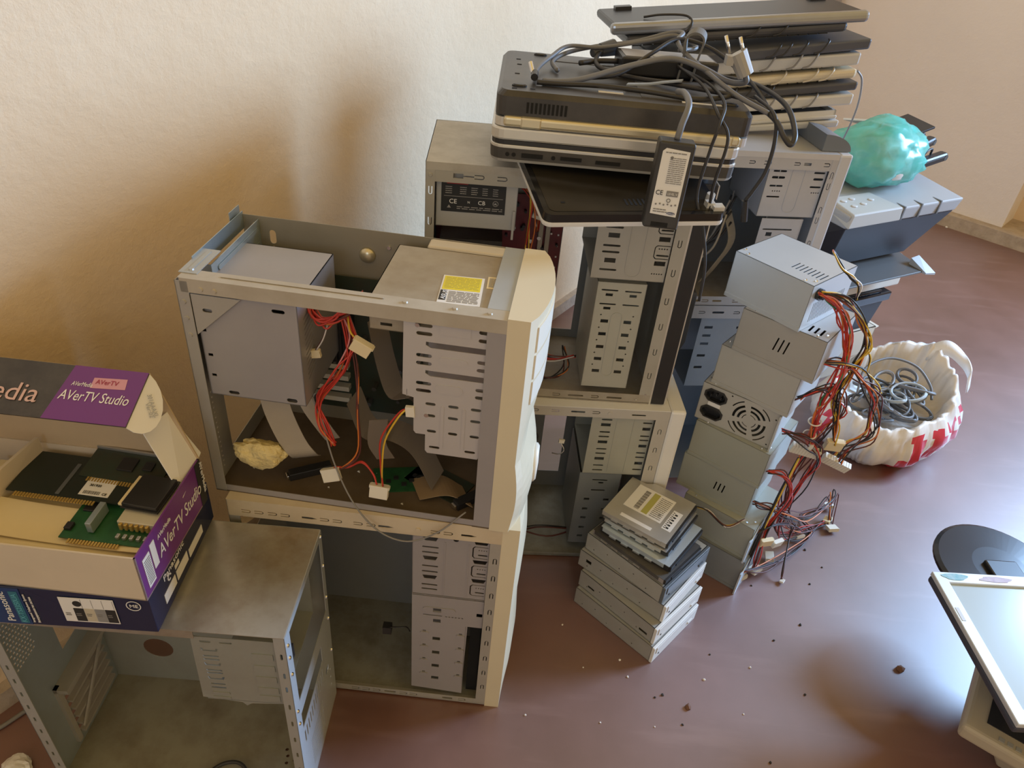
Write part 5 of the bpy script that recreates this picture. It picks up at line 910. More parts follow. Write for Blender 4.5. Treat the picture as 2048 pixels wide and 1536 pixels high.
DS = mat('drive_steel', (0.36, 0.355, 0.33), 0.42, 0.25, 0.3, 12, (0.26, 0.23, 0.18)); DBZ = mat('drive_bezel', (0.66, 0.65, 0.62), 0.4); DBK = mat('drive_bezel_dark', (0.10, 0.115, 0.13), 0.3)
drive('lowest optical drive of the floor pile, white front touching the floor', (0.1636, 0.9450, 0.0005), -0.715, 0.187, DBZ, DS)
drive('optical drive with two dark side slots, second from the floor in the drive pile', (0.1670, 0.9530, 0.0425), -0.735, 0.181, DBZ, DS, holes=[RC(0.03, 0.014, 0.016, 0.005), RC(0.155, 0.012, 0.018, 0.006)])
drive('white-fronted optical drive just under the black-fronted drive', (0.1609, 0.9666, 0.0845), -0.6614, 0.1907, DBZ, DS, holes=[RC(0.022, 0.022, 0.012, 0.008)])
drive('optical drive with dark front carrying the thin laptop drives', (0.1687, 0.9711, 0.1265), -0.7159, 0.177, DBK, mat('drive_steel_warm', (0.38, 0.375, 0.34), 0.42, 0.2, 0.3, 12, (0.26, 0.23, 0.18)))
SG = 'thin laptop drives on the optical drive pile'
def slim(label, loc, yaw, L, W, H, top, side_m, lab=False, notch=True):
    t = thing('laptop_drive', label, 'optical drive', loc, yaw, SG)
    out = [(0, 0.0), (L, 0), (L, W), (0.045, W), (0.030, W - 0.012), (0, W - 0.012)] if notch else R(0, 0, L, W)
    mb = MB(); hor(mb, 0.002, out, t=H - 0.003); mb.build('body', side_m, t)
    mb = MB(); hor(mb, H - 0.001, [(x, y) for x, y in out], t=0.001); mb.box(0.004, -0.0012, H * 0.35, L - 0.01, 0, H, 0); mb.build('cover', top, t)
    mb = MB(); mb.box(L, 0.002, 0.0015, L + 0.004, W - 0.002, H - 0.001); mb.box(L + 0.004, 0.02, 0.004, L + 0.0055, 0.05, 0.008); mb.build('bezel', BLACK, t)
    mb = MB(); [mb.box(0.02 + 0.025 * k, -0.003, 0.002, 0.034 + 0.025 * k, 0.0, 0.005) for k in range(4)]; mb.build('side_tab', ALU, t)
    if lab:
        O = (0.030, 0.040, H)
        q = MB(); hor(q, H, R(0.022, 0.038, 0.098, 0.108), t=0.0004); q.build('label', PAPER, t); lo = t.children[-1]
        q = MB(); hor(q, H + 0.0004, R(0.056, 0.042, 0.068, 0.104), t=0.0003); q.build('yellow_strip', OLIVE, lo)
        q = MB()
        for k in range(22): hor(q, H + 0.0004, R(0.040, 0.044 + 0.0026 * k, 0.050, 0.0453 + 0.0026 * k + 0.0006 * (k % 3)), t=0.0003)
        print_lines(q, (0.072, 0.042, H + 0.0004), X_, Y_, 0, 0, 0.022, 0.06, 12, 0.0003, 0, 0.35, 80, 3); q.build('print', INKG, lo)
        q = MB(); hor(q, H, R(0.086, 0.012, 0.116, 0.045) if False else R(0.104, 0.030, 0.122, 0.086), t=0.0004); hor(q, H, R(0.030, 0.010, 0.092, 0.018), t=0.0004); q.build('small_label', PAPER, t); l2 = t.children[-1]
        q = MB(); 
        for k in range(6): hor(q, H + 0.0004, RC(0.113, 0.036 + 0.008 * k, 0.005, 0.004), t=0.0003)
        print_lines(q, (0.106, 0.032, H + 0.0004), X_, Y_, 0, 0, 0.004, 0.05, 10, 0.0003, 0, 0.3, 81, 1); q.build('print', INK, l2)
        lettering('CE', 0.006, (0.090, 0.052, H + 0.0008), (0, 1, 0), (-1, 0, 0), INKG, lo)
    return t
slim('black slim drive with metal rim directly on the dark-fronted optical drive', (0.178, 0.968, 0.1690), -0.72, 0.158, 0.118, 0.013, BLACKD, ALU, notch=False)
slim('bright metal drive caddy under the labelled laptop drive', (0.190, 0.964, 0.1825), -0.62, 0.142, 0.125, 0.014, mat('caddy_blue', (0.50, 0.57, 0.62), 0.3, 0.5), BLACK, notch=False)
slim('opened slim drive sandwiched under the labelled laptop drive', (0.192, 0.975, 0.1970), -0.585, 0.130, 0.126, 0.012, ALU, BLACK)
slim('laptop drive with yellow-striped label on top of the drive pile', (0.1890, 0.9790, 0.2095), -0.5643, 0.129, 0.129, 0.0127, mat('slim_steel', (0.50, 0.48, 0.44), 0.3, 0.5, 0.15, 30), ALU, lab=True)

# ------------------------------------------------------------ laptops
LX, LY, LYAW = -0.0603, 1.0338, 0.0308
def rrect(L, W, r, n=4):
    o = []
    for cx, cy, a0 in ((L - r, r, -math.pi / 2), (L - r, W - r, 0), (r, W - r, math.pi / 2), (r, r, math.pi)):
        o += [(cx + r * math.cos(a0 + math.pi / 2 * i / n), cy + r * math.sin(a0 + math.pi / 2 * i / n)) for i in range(n + 1)]
    return o
def slab(mb, z0, z1, poly, inset0=0.0, inset1=0.0, m=0, c=None):
    c = c or (sum(p[0] for p in poly) / len(poly), sum(p[1] for p in poly) / len(poly)); n = len(poly)
    ins = lambda p, k: (p[0] + (c[0] - p[0]) * k, p[1] + (c[1] - p[1]) * k)
    vs = [(*ins(p, inset0), z0) for p in poly] + [(*ins(p, inset1), z1) for p in poly]
    return mb.add(vs, [(i, (i + 1) % n, n + (i + 1) % n, n + i) for i in range(n)] + [tuple(range(n))[::-1], tuple(range(n, 2 * n))], m)
rr_ = rrect(0.353, 0.262, 0.014)
t = thing('laptop', 'black laptop lying upside down with champagne hinge bar, topmost of the laptop stack', 'laptop', (LX, LY, 0.8775), LYAW)
mb = MB(); slab(mb, 0.0, 0.012, rr_, 0.0, 0.0); mb.build('lid', SILVER, t)
mb = MB(); slab(mb, 0.0145, 0.040, rr_, 0.0, 0.0); slab(mb, 0.040, 0.047, rr_, 0.0, 0.035); mb.build('base', mat('laptop_black', (0.035, 0.032, 0.030), 0.35, 0, 0.6, 9, (0.10, 0.09, 0.08)), t)
mb = MB(); mb.box(0.012, -0.006, 0.001, 0.340, 0.006, 0.0150); bar = mb.build('hinge_bar', CHAMP, t, bev=0.004, seg=3)
for u in (0.035, 0.30):
    mb = MB(); mb.box(u, -0.0068, 0.000, u + 0.030, 0.004, 0.0154); mb.build('hinge', CHAMP, bar, bev=0.003)
mb = MB(); [mb.box(0.042 + 0.0058 * k, -0.0012, 0.020, 0.0452 + 0.0058 * k, 0.002, 0.034) for k in range(10)]; mb.build('vent', DARK, t)
mb = MB(); [mb.lathe([(0.008, 0), (0.008, 0.002), (0.006, 0.0035)], (x, y, 0.0465), 12, 0, 1.3, 0.7) for x, y in ((0.03, 0.03), (0.325, 0.03), (0.06, 0.24))]; mb.build('rubber_foot', BLACK, t)
mb = MB(); [mb.box(x, y, 0.0468, x + 0.007, y + 0.004, 0.0475) for x, y in ((0.022, 0.10), (0.024, 0.16), (0.022, 0.195), (0.045, 0.018), (0.02, 0.014))]; mb.build('screw_well', DARK, t)
mb = MB(); mb.box(0.075, 0.205, 0.0465, 0.33, 0.25, 0.0478); mb.box(0.20, 0.03, 0.0465, 0.32, 0.15, 0.0476); mb.build('battery_cover', mat('laptop_grey', (0.11, 0.105, 0.10), 0.45, 0, 0.4, 12), t)
mb = MB(); mb.box(0.255, 0.02, 0.0472, 0.31, 0.026, 0.0481); mb.box(0.14, 0.035, 0.0472, 0.175, 0.045, 0.048); mb.build('sticker', PAPER, t)
t = thing('laptop', 'silver laptop with dark port edge under the black upside-down laptop', 'laptop', (LX - 0.004, LY - 0.003, 0.8290), LYAW)
rl = rrect(0.350, 0.262, 0.018)
mb = MB(); slab(mb, 0.030, 0.0475, rl, 0.0, 0.0); mb.build('lid', SILVER, t, bev=0.003)
mb = MB(); slab(mb, 0.024, 0.030, rl, 0.008, 0.008); mb.build('lid_gap', BLACK, t)
mb = MB(); slab(mb, 0.019, 0.024, rl); mb.build('deck_rim', SILVER, t, bev=0.001)
mb = MB(); slab(mb, 0.004, 0.019, rl, 0.004, 0.0); ba = mb.build('base', BLACKD, t)
mb = MB(); slab(mb, 0.0, 0.004, rl, 0.012, 0.0); mb.build('bottom_rim', mat('rim_grey', (0.36, 0.35, 0.33), 0.4), t)
mb = MB(); mb.box(0.045, -0.001, 0.008, 0.075, 0.003, 0.014); mb.box(0.10, -0.001, 0.009, 0.13, 0.003, 0.014); mb.box(0.15, -0.001, 0.008, 0.185, 0.003, 0.013); [mb.cyl((x, -0.0005, 0.011), (x, 0.003, 0.011), 0.003, 8) for x in (0.025, 0.034, 0.09)]; mb.build('port', DARK, ba)
t = thing('laptop', 'thin black laptop lying lowest on the tower with the red motherboard', 'laptop', (LX + 0.03, LY + 0.075, 0.8092), LYAW)
mb = MB(); slab(mb, 0.0, 0.012, rrect(0.30, 0.17, 0.01)); mb.build('base', BLACKD, t)
mb = MB(); slab(mb, 0.0125, 0.0195, rrect(0.30, 0.17, 0.01)); mb.build('lid', BLACK, t)
# netbook sliding out over the front edge
t = thing('netbook', 'small glossy black netbook with white rim jutting out over the tower with red motherboard', 'laptop', (0.0195, 0.922, 0.783), rot=(0.155, 0.0, 0.27))
rn = rrect(0.265, 0.19, 0.012)
mb = MB(); slab(mb, 0.0, 0.004, rn, 0.006, 0.0); slab(mb, 0.004, 0.007, rn); mb.build('lid_rim', WHITEP, t)
mb = MB(); slab(mb, 0.007, 0.018, rn, 0.004, 0.014); mb.build('base', BLACKG, t)
mb = MB(); slab(mb, 0.0178, 0.0185, rrect(0.245, 0.17, 0.010), 0, 0); o = mb.build('bottom_plate', mat('netbook_brown', (0.020, 0.017, 0.013), 0.22, 0, 0.4, 14, (0.04, 0.034, 0.026)), t); o.location = (0.010, 0.010, 0)
mb = MB(); [mb.box(0.122 + 0.0065 * k, 0.024, 0.0183, 0.1252 + 0.0065 * k, 0.040, 0.0189) for k in range(12)]; mb.box(0.03, 0.03, 0.0183, 0.036, 0.034, 0.0189); mb.build('vent', DARK, t)
mb = MB(); mb.box(0.246, 0.008, 0.018, 0.262, 0.020, 0.024); mb.box(0.238, 0.015, 0.018, 0.250, 0.026, 0.026); mb.cyl((0.25, 0.035, 0.018), (0.25, 0.035, 0.03), 0.006, 10); mb.build('broken_hinge', mat('hinge_white', (0.66, 0.65, 0.62), 0.35, 0.3), t)
# ------------------------------------------------------------ adapters and cords on the laptops
def brick(label, L, W, H, M4, lab=False):
    t = thing('power_adapter', label, 'power adapter'); t.matrix_world = M4
    mb = MB(); mb.box(-W / 2, -H, 0, W / 2, 0, L); mb.build('housing', mat('adapter_black', (0.03, 0.028, 0.026), 0.4, 0, 0.4, 12, (0.07, 0.065, 0.06)), t, bev=0.0035, seg=3)
    return t
Mb = Matrix.Translation((0.1725, 0.945, 0.798)) @ Matrix.Rotation(-0.02, 4, 'Z') @ Matrix.Rotation(0.02, 4, 'Y') @ Matrix.Rotation(-0.05, 4, 'X')
A1 = brick('black power adapter with white rating label hanging in front of the laptops', 0.112, 0.046, 0.028, Mb)
mb = MB(); near(mb, -0.0286, [(-0.017, 0.020), (0.017, 0.018), (0.017, 0.102), (-0.013, 0.104), (-0.017, 0.100)], t=0.0004); lo = mb.build('rating_label', PAPER, A1)
q = MB(); n_ = -0.0290
print_lines(q, (0, n_, 0), X_, Z_, -0.006, 0.060, 0.014, 0.094, 14, 0.0003, 0, 0.35, 90, 3); print_lines(q, (0, n_, 0), X_, Z_, -0.013, 0.098, 0.013, 0.100, 1, 0.0003, 0, 0.6, 91, 4); print_lines(q, (0, n_, 0), X_, Z_, -0.014, 0.022, 0.004, 0.028, 2, 0.0003, 0, 0.4, 92, 4); near(q, n_ - 0.0003, RC(0.006, 0.048, 0.015, 0.007), t=0.0003); q.plate((0, n_, 0), X_, Z_, CI(-0.004, 0.093, 0.002, 10), t=0.0003); q.plate((0, n_, 0), X_, Z_, CI(0.003, 0.039, 0.0028, 12), [CI(0.003, 0.039, 0.0018, 12)], t=0.0003)
for k in range(6): q.plate((0, n_, 0), X_, Z_, CI(-0.012 + 0.005 * k, 0.033 + 0.001 * (k % 2), 0.0013, 6), t=0.0003)
q.build('print', INKG, lo)
q = MB(); q.plate((0, n_, 0), X_, Z_, [(0.0095 + 0.0055 * math.cos(a), 0.0225 + 0.0018 * math.sin(a)) for a in [2 * math.pi * i / 16 for i in range(16)]], t=0.0003); lg = q.build('logo_oval', mat('ink_navy', (0.04, 0.06, 0.16), 0.5), lo)
lettering('SAMSUNG', 0.0022, (0.0050, n_ - 0.0003, 0.0217), X_, Z_, WHITEI, lg, maxw=0.009); lettering('CE', 0.0085, (-0.0155, n_, 0.0455), X_, Z_, INK, lo, maxw=0.009); lettering('LEVEL V', 0.004, (0.0, n_ - 0.0003, 0.0465), X_, Z_, PAPER, lo, maxw=0.012)
mb = MB(); near(mb, -0.0285, RC(-0.002, 0.006, 0.022, 0.006), t=0.0008); mb.box(-0.006, -0.0295, 0.007, -0.002, -0.028, 0.0085); mb.build('cord_inlet', DARK, A1)
MB().tube([(0.0, -0.012, 0.112), (0.002, -0.010, 0.130), (0.008, 0.006, 0.150), (0.007, 0.05, 0.156), (0.004, 0.09, 0.150)], 0.0042, 8, 0, 6).build('cord', CORDG, A1, smooth=True)
Mb = Matrix.Translation((0.255, 1.213, 0.9385)) @ Matrix.Rotation(0.1, 4, 'Z') @ Matrix.Rotation(-math.pi / 2, 4, 'Y') @ Matrix.Rotation(math.pi / 2, 4, 'Z')
t = thing('power_adapter', 'dark power adapter with silver top lying among cords on the laptops', 'power adapter', (0.115, 1.19, 0.9255), 0.10)
mb = MB(); mb.box(0, 0, 0, 0.150, 0.065, 0.026); mb.build('housing', BLACK, t, bev=0.003); mb = MB(); mb.box(0.006, 0.006, 0.026, 0.144, 0.059, 0.0268); mb.build('top_plate', mat('adapter_top', (0.30, 0.28, 0.26), 0.35), t); mb = MB(); mb.box(0.05, 0.012, 0.0266, 0.12, 0.03, 0.0272); mb.build('label', mat('adapter_label', (0.45, 0.42, 0.34), 0.5), t)
MB().tube([(0.0, 0.03, 0.013), (-0.03, 0.035, 0.010), (-0.06, 0.02, 0.008)], 0.004, 8).build('cord', CORD, t, smooth=True)
def cord(label, path, r=0.0038, material=CORDG, name='charger_lead'):
    t = thing(name, label, 'cable', tuple(path[0])); p0 = V3(path[0])
    MB().tube([V3(p) - p0 for p in path], r, 8, 0, 8).build('cord', material, t, smooth=True); return t
TZ = 0.929
k1 = cord('grey cord with silver barrel plug coiled at the left end of the upside-down laptop', [(-0.012, 1.100, TZ), (-0.008, 1.150, TZ + 0.004), (0.010, 1.205, TZ + 0.010), (0.035, 1.24, TZ + 0.02), (0.085, 1.245, TZ + 0.022), (0.155, 1.26, TZ + 0.035), (0.20, 1.27, TZ + 0.045), (0.232, 1.25, TZ + 0.035), (0.20, 1.21, TZ + 0.035)], 0.0032)
mb = MB(); mb.cyl((0, 0.004, 0.006), (0, -0.014, 0.004), 0.0052, 10); mb.build('plug_grip', BLACK, k1); mb = MB(); mb.cyl((-0.003, 0.004, 0.006), (-0.008, 0.012, 0.018), 0.0032, 10); mb.build('barrel_tip', CHROME, k1)
k2 = cord('thick grey cord sweeping across the upside-down laptop to the wall plug', [(0.0, 1.085, TZ), (0.05, 1.098, TZ + 0.004), (0.12, 1.13, TZ + 0.022), (0.18, 1.15, TZ + 0.034), (0.225, 1.145, TZ + 0.027), (0.265, 1.135, TZ + 0.014), (0.286, 1.12, TZ + 0.018), (0.284, 1.118, TZ + 0.028)], 0.0042)
pk = V3(k2.location)
mb = MB(); mb.cyl(V3((0.284, 1.118, 0.957)) - pk, V3((0.266, 1.122, 0.984)) - pk, 0.0115, 14, 0.0135); mb.box(0.252 - pk.x, 1.112 - pk.y, 0.968 - pk.z, 0.262 - pk.x, 1.13 - pk.y, 0.980 - pk.z); mb.build('plug_body', mat('plug_grey', (0.36, 0.34, 0.31), 0.4), k2)
for dx in (-0.0105, 0.0095):
    mb = MB(); mb.cyl(V3((0.266 + dx, 1.122, 0.982)) - pk, V3((0.262 + dx * 1.0 - 0.006, 1.124, 1.004)) - pk, 0.0025, 8); mb.build('plug_pin', CHROME, k2, smooth=True)
k3 = cord('grey cord loop with moulded plug lying behind the barrel plug', [(0.085, 1.255, TZ + 0.016), (0.078, 1.215, TZ + 0.006), (0.092, 1.185, TZ + 0.002), (0.13, 1.165, TZ), (0.20, 1.125, TZ + 0.004), (0.28, 1.075, TZ + 0.006), (0.312, 1.03, TZ - 0.004), (0.322, 0.992, TZ - 0.018), (0.331, 0.985, TZ - 0.024), (0.336, 1.0, TZ - 0.012), (0.334, 1.06, TZ + 0.006), (0.315, 1.14, TZ + 0.010), (0.29, 1.20, TZ + 0.004), (0.25, 1.24, TZ)], 0.0036, CORD)
mb = MB(); mb.cyl((0, 0, 0), (0.022, 0.012, 0.004), 0.010, 12, 0.0125); mb.cyl((-0.012, -0.01, -0.004), (0, 0, 0), 0.0065, 10, 0.009); mb.build('plug_body', DGREY, k3, smooth=False)
k4 = cord('two thin black cords draped over the right side of the laptops', [(0.20, 1.20, TZ + 0.014), (0.235, 1.12, TZ + 0.012), (0.248, 1.05, TZ + 0.004), (0.238, 1.005, TZ - 0.012), (0.232, 1.0, 0.88), (0.228, 0.995, 0.82), (0.245, 0.99, 0.78), (0.262, 0.99, 0.72), (0.268, 0.995, 0.66)], 0.0022, CORD)
p0 = V3(k4.location); MB().tube([V3(p) - p0 for p in [(0.20, 1.20, TZ + 0.016), (0.225, 1.10, TZ + 0.012), (0.236, 1.02, TZ - 0.004), (0.252, 1.0, 0.90), (0.248, 0.998, 0.84), (0.250, 1.0, 0.80)]], 0.0022, 8, 0, 8).build('cord', CORD, k4, smooth=True)
k5 = cord('black lead with barrel plug hanging beside the right end of the laptops', [(0.30, 1.10, TZ + 0.005), (0.312, 1.03, TZ), (0.318, 1.015, 0.90), (0.316, 1.01, 0.86), (0.306, 1.01, 0.83), (0.30, 1.012, 0.815)], 0.0028, CORD)
p0 = V3(k5.location); mb = MB(); mb.cyl(V3((0.300, 1.012, 0.815)) - p0, V3((0.306, 1.012, 0.785)) - p0, 0.005, 10); mb.build('plug_grip', BLACK, k5)
cord('dark cord running along the near side of the upside-down laptop', [(-0.008, 1.078, TZ), (0.03, 1.082, TZ), (0.08, 1.084, TZ + 0.002), (0.15, 1.078, TZ + 0.002), (0.21, 1.072, TZ), (0.25, 1.078, TZ + 0.004), (0.27, 1.095, TZ + 0.006)], 0.0036, CORD)
cord('dark cord loop rising behind the moulded plug on the laptops', [(0.02, 1.16, TZ), (0.012, 1.20, TZ + 0.004), (0.035, 1.245, TZ + 0.010), (0.08, 1.262, TZ + 0.020), (0.14, 1.275, TZ + 0.030), (0.19, 1.28, TZ + 0.046), (0.21, 1.268, TZ + 0.05), (0.20, 1.24, TZ + 0.044), (0.205, 1.20, TZ + 0.036), (0.235, 1.14, TZ + 0.022), (0.27, 1.08, TZ + 0.008), (0.305, 1.035, TZ)], 0.0034, CORDG)
cord('dark cord crossing under the strap towards the keyboards', [(0.06, 1.13, TZ), (0.11, 1.15, TZ + 0.006), (0.16, 1.20, TZ + 0.030), (0.20, 1.235, TZ + 0.046), (0.25, 1.235, TZ + 0.038), (0.29, 1.19, TZ + 0.020), (0.31, 1.13, TZ + 0.006), (0.318, 1.08, TZ - 0.006)], 0.0032, CORD)
# velcro strap standing up in the coil
mb = MB(); mb.ribbon([(0.206, 1.205, TZ - 0.001), (0.208, 1.203, TZ + 0.03), (0.206, 1.20, TZ + 0.056), (0.218, 1.198, TZ + 0.066), (0.232, 1.197, TZ + 0.058), (0.229, 1.199, TZ + 0.03), (0.226, 1.2, TZ - 0.001)], (0.25, 1, 0.15), 0.026, 0.003, 0, 6); tag(mb.build('cable_strap', mat('strap_grey', (0.15, 0.145, 0.135), 0.7)), 'grey strap loop standing up from the cords on the laptops', 'strap')
tag(MB().ribbon([(0.12, 1.11, TZ + 0.002), (0.15, 1.115, TZ + 0.004), (0.175, 1.12, TZ + 0.008), (0.20, 1.13, TZ + 0.010)], (0.3, 1, 0), 0.012, 0.002).build('lead_connector', mat('lead_bluegrey', (0.30, 0.34, 0.40), 0.5)), 'blue-grey flat lead lying among the cords on the laptops', 'cable')

# ------------------------------------------------------------ keyboards
def keyboard(label, right, yaw, L, W, H, material, keys=None, under=None, roundy=0.004, cable=None, pit=0.0, legs=False, flip=True, off=(0, 0)):
    c, s = math.cos(yaw), math.sin(yaw); cp, sp = math.cos(pit), math.sin(pit); loc = V3((right[0] - c * cp * L, right[1] - s * cp * L, right[2] - sp * L))
    t = thing('keyboard', label, 'keyboard', loc, group='keyboards in the leaning stack', rot=(0, -pit, yaw))
    mb = MB(); mb.hexa([(0, 0.004, 0), (L, 0.004, 0), (L, W - 0.004, 0), (0, W - 0.004, 0)], [(0, 0, H), (L, 0, H), (L, W, H), (0, W, H)]); mb.build('housing', material, t, bev=roundy, seg=2)
    if keys is not None:
        mb = MB(); nx = int((L - 0.03) / 0.019)
        for j in range(5):
            for i in range(nx): mb.box(0.015 + 0.019 * i, 0.02 + 0.019 * j, -0.004, 0.031 + 0.019 * i, 0.036 + 0.019 * j, 0.001)
        mb.build('key_row', keys, t)
    if legs:
        for u in (0.03, L - 0.05):
            mb = MB(); mb.box(u, W - 0.03, H, u + 0.03, W - 0.012, H + 0.006); mb.build('foot', BLACK, t)
    if cable is not None:
        for k, u in enumerate(cable[1]):
            P = [(u - 0.02, -0.002, 0.003), (u - 0.008, -0.006, H * 0.4), (u + 0.004, -0.004, H + 0.002), (u + 0.012, 0.012, H + 0.003)]
            MB().tube(P, 0.0018, 6, 0, 6).build('cable_loop', cable[0], t, smooth=True)
    return t
KW = mat('kbd_white', (0.60, 0.58, 0.53), 0.4, 0, 0.15, 9); KI = mat('kbd_ivory', (0.66, 0.57, 0.40), 0.4, 0, 0.12, 9); KG = mat('kbd_lightgrey', (0.54, 0.53, 0.50), 0.4, 0, 0.15, 9); KD = mat('kbd_darkgrey', (0.07, 0.07, 0.075), 0.45, 0, 0.3, 9, (0.13, 0.12, 0.11))
Y_K = 0.18
keyboard('pale grey keyboard lying lowest on the light grey tower', (0.569, 1.461, 0.8125), Y_K, 0.270, 0.11, 0.014, KG, pit=0.095)
t = keyboard('beige keyboard half without its top, dark inside, second from below in the stack', (0.562, 1.461, 0.8275), Y_K + 0.02, 0.290, 0.14, 0.008, KW, pit=0.105)
mb = MB(); mb.box(0.004, 0.004, 0.008, 0.286, 0.008, 0.017); mb.box(0.282, 0.004, 0.008, 0.286, 0.136, 0.017); mb.box(0.004, 0.132, 0.008, 0.286, 0.136, 0.017); mb.build('rim', KW, t)
mb = MB(); mb.box(0.010, 0.010, 0.0082, 0.280, 0.130, 0.0105); mb.build('membrane', BLACKD, t); mb = MB(); mb.box(0.25, 0.09, 0.0105, 0.262, 0.10, 0.014); mb.box(0.12, 0.05, 0.0105, 0.2, 0.075, 0.013); mb.build('key_remnant', BLACK, t)
keyboard('white keyboard with coiled lead under the black keyboard', (0.581, 1.461, 0.8550), Y_K, 0.330, 0.15, 0.021, KW, pit=0.113, cable=(WGY, (0.17, 0.21, 0.25)))
keyboard('thin black keyboard between the white and the ivory keyboard', (0.581, 1.461, 0.8815), Y_K, 0.340, 0.15, 0.016, KD, keys=BLACK, legs=True, pit=0.125, cable=(WB, (0.10, 0.13, 0.15, 0.17)))
keyboard('ivory keyboard with wound lead in the middle of the stack', (0.573, 1.461, 0.9020), Y_K, 0.345, 0.155, 0.017, KI, keys=KI, roundy=0.006, pit=0.130, cable=(mat('wire_ivory', (0.52, 0.45, 0.33), 0.5), (0.20, 0.26, 0.29)))
keyboard('light grey keyboard directly above the ivory keyboard', (0.570, 1.461, 0.9245), Y_K, 0.360, 0.15, 0.022, KG, keys=KW, pit=0.120, cable=(WGY, (0.19, 0.24, 0.27)))
keyboard('dark grey keyboard with tangled black lead, third from the top', (0.580, 1.461, 0.9520), Y_K + 0.04, 0.400, 0.15, 0.019, mat('kbd_slate', (0.085, 0.088, 0.098), 0.45, 0, 0.3, 9), keys=BLACK, pit=0.130, cable=(WB, (0.22, 0.24, 0.27, 0.31)), legs=True)
keyboard('black rounded keyboard second from the top of the stack', (0.530, 1.461, 0.9765), Y_K, 0.400, 0.14, 0.016, KD, keys=BLACK, roundy=0.006, pit=0.118, cable=(WB, (0.23, 0.28)))
t = keyboard('long black keyboard with shiny silver edge on top of the stack', (0.553, 1.461, 0.9995), Y_K - 0.02, 0.450, 0.15, 0.014, BLACK, roundy=0.005, pit=0.112, legs=True)
mb = MB(); mb.box(-0.004, -0.006, -0.004, 0.455, 0.012, 0.015); mb.build('edge_strip', mat('edge_silver', (0.34, 0.35, 0.37), 0.22, 0.5, 0.3, 6, (0.16, 0.15, 0.14)), t, bev=0.007, seg=3)
MB().tube([(0.06, 0.03, 0.017), (0.09, 0.02, 0.021), (0.13, 0.01, 0.019), (0.135, -0.008, 0.008), (0.115, -0.01, -0.012)], 0.002, 6).build('lead', WB, t, smooth=True)
tag(MB().tube([(0.578, 1.485, 0.912), (0.596, 1.495, 0.894), (0.606, 1.50, 0.85), (0.603, 1.50, 0.80), (0.598, 1.52, 0.72)], 0.0018, 6, 0, 8).build('keyboard_lead', WGY, None, smooth=True), 'thin brown lead drooping from the right end of the keyboard stack', 'cable')
# ------------------------------------------------------------ printers in the corner
PY = 0.543
def prn(name, label, loc, cat='printer'): return thing(name, label, cat, loc, PY)
t = prn('printer', 'large grey laser printer with dark lower front and button panel, topmost of the printer pile', (0.764, 1.711, 0.352))
L, W, H = 0.436, 0.27, 0.198
mb = MB(); mb.hexa([(0.0, 0.004, H - 0.034), (L - 0.012, 0.004, H - 0.034), (L - 0.01, W, H - 0.03), (0.0, W, H - 0.03)], [(0, 0.0, H), (L, 0.0, H), (L - 0.004, W, H + 0.03), (0.01, W, H + 0.03)]); top = mb.build('upper_cover', mat('printer_grey', (0.36, 0.36, 0.36), 0.4, 0, 0.12, 6), t, bev=0.004)
mb = MB(); mb.hexa([(0.05, 0.055, 0.03), (L - 0.075, 0.055, 0.03), (L - 0.05, W, 0.0), (0.02, W, 0.0)], [(0.004, 0.006, H - 0.034), (L - 0.014, 0.006, H - 0.034), (L - 0.014, W, H - 0.03), (0.004, W, H - 0.03)]); mb.build('lower_body', mat('printer_navy', (0.020, 0.020, 0.026), 0.5), t, bev=0.003)
mb = MB(); mb.hexa([(0.0, -0.02, 0.0), (L - 0.06, -0.02, 0.0), (L - 0.05, 0.2, 0.0), (0.0, 0.2, 0.0)], [(0.0, -0.02, 0.005), (L - 0.06, -0.02, 0.005), (L - 0.05, 0.2, 0.03), (0.0, 0.2, 0.03)]); mb.build('paper_tray', mat('printer_tray', (0.09, 0.09, 0.088), 0.4), t, bev=0.002)
mb = MB(); mb.hexa([(L - 0.075, -0.03, 0.0), (L - 0.04, -0.035, -0.004), (L - 0.05, 0.02, 0.0), (L - 0.085, 0.02, 0.0)], [(L - 0.075, -0.03, 0.004), (L - 0.04, -0.035, 0.002), (L - 0.055, 0.02, 0.032), (L - 0.085, 0.02, 0.028)]); mb.build('tray_corner', mat('tray_blue', (0.40, 0.44, 0.48), 0.35), t)
mb = MB(); mb.hexa([(-0.004, -0.006, H - 0.030), (0.188, -0.006, H - 0.030), (0.196, 0.07, H - 0.01), (0.0, 0.07, H - 0.01)], [(0.008, -0.003, H + 0.004), (0.186, -0.003, H + 0.004), (0.150, 0.082, H + 0.016), (0.010, 0.082, H + 0.016)]); cp = mb.build('control_panel', mat('printer_warm', (0.42, 0.41, 0.38), 0.4), t, bev=0.003)
mb = MB(); [mb.lathe([(0.008, 0), (0.008, 0.002), (0.006, 0.003)], (x, y, H + 0.004 + y * 0.14), 14, 0, 1.15, 0.8) for x, y in ((0.035, 0.058), (0.068, 0.062), (0.045, 0.032), (0.082, 0.036), (0.122, 0.048))]; mb.build('button', LGREY, cp)
mb = MB(); [mb.box(u, -0.001, H - 0.032, u + 0.005, 0.03, H + 0.003) for u in (0.196, 0.262, 0.338)]; mb.build('groove', mat('groove_dark', (0.14, 0.14, 0.14), 0.5), top)
mb = MB(); mb.hexa([(0.16, 0.18, H + 0.012), (0.40, 0.18, H + 0.012), (0.39, W - 0.004, H + 0.024), (0.16, W - 0.004, H + 0.024)], [(0.16, 0.18, H + 0.0215), (0.40, 0.18, H + 0.0215), (0.39, W - 0.004, H + 0.035), (0.16, W - 0.004, H + 0.035)]); mb.build('output_flap', mat('printer_grey2', (0.30, 0.31, 0.33), 0.4), top)
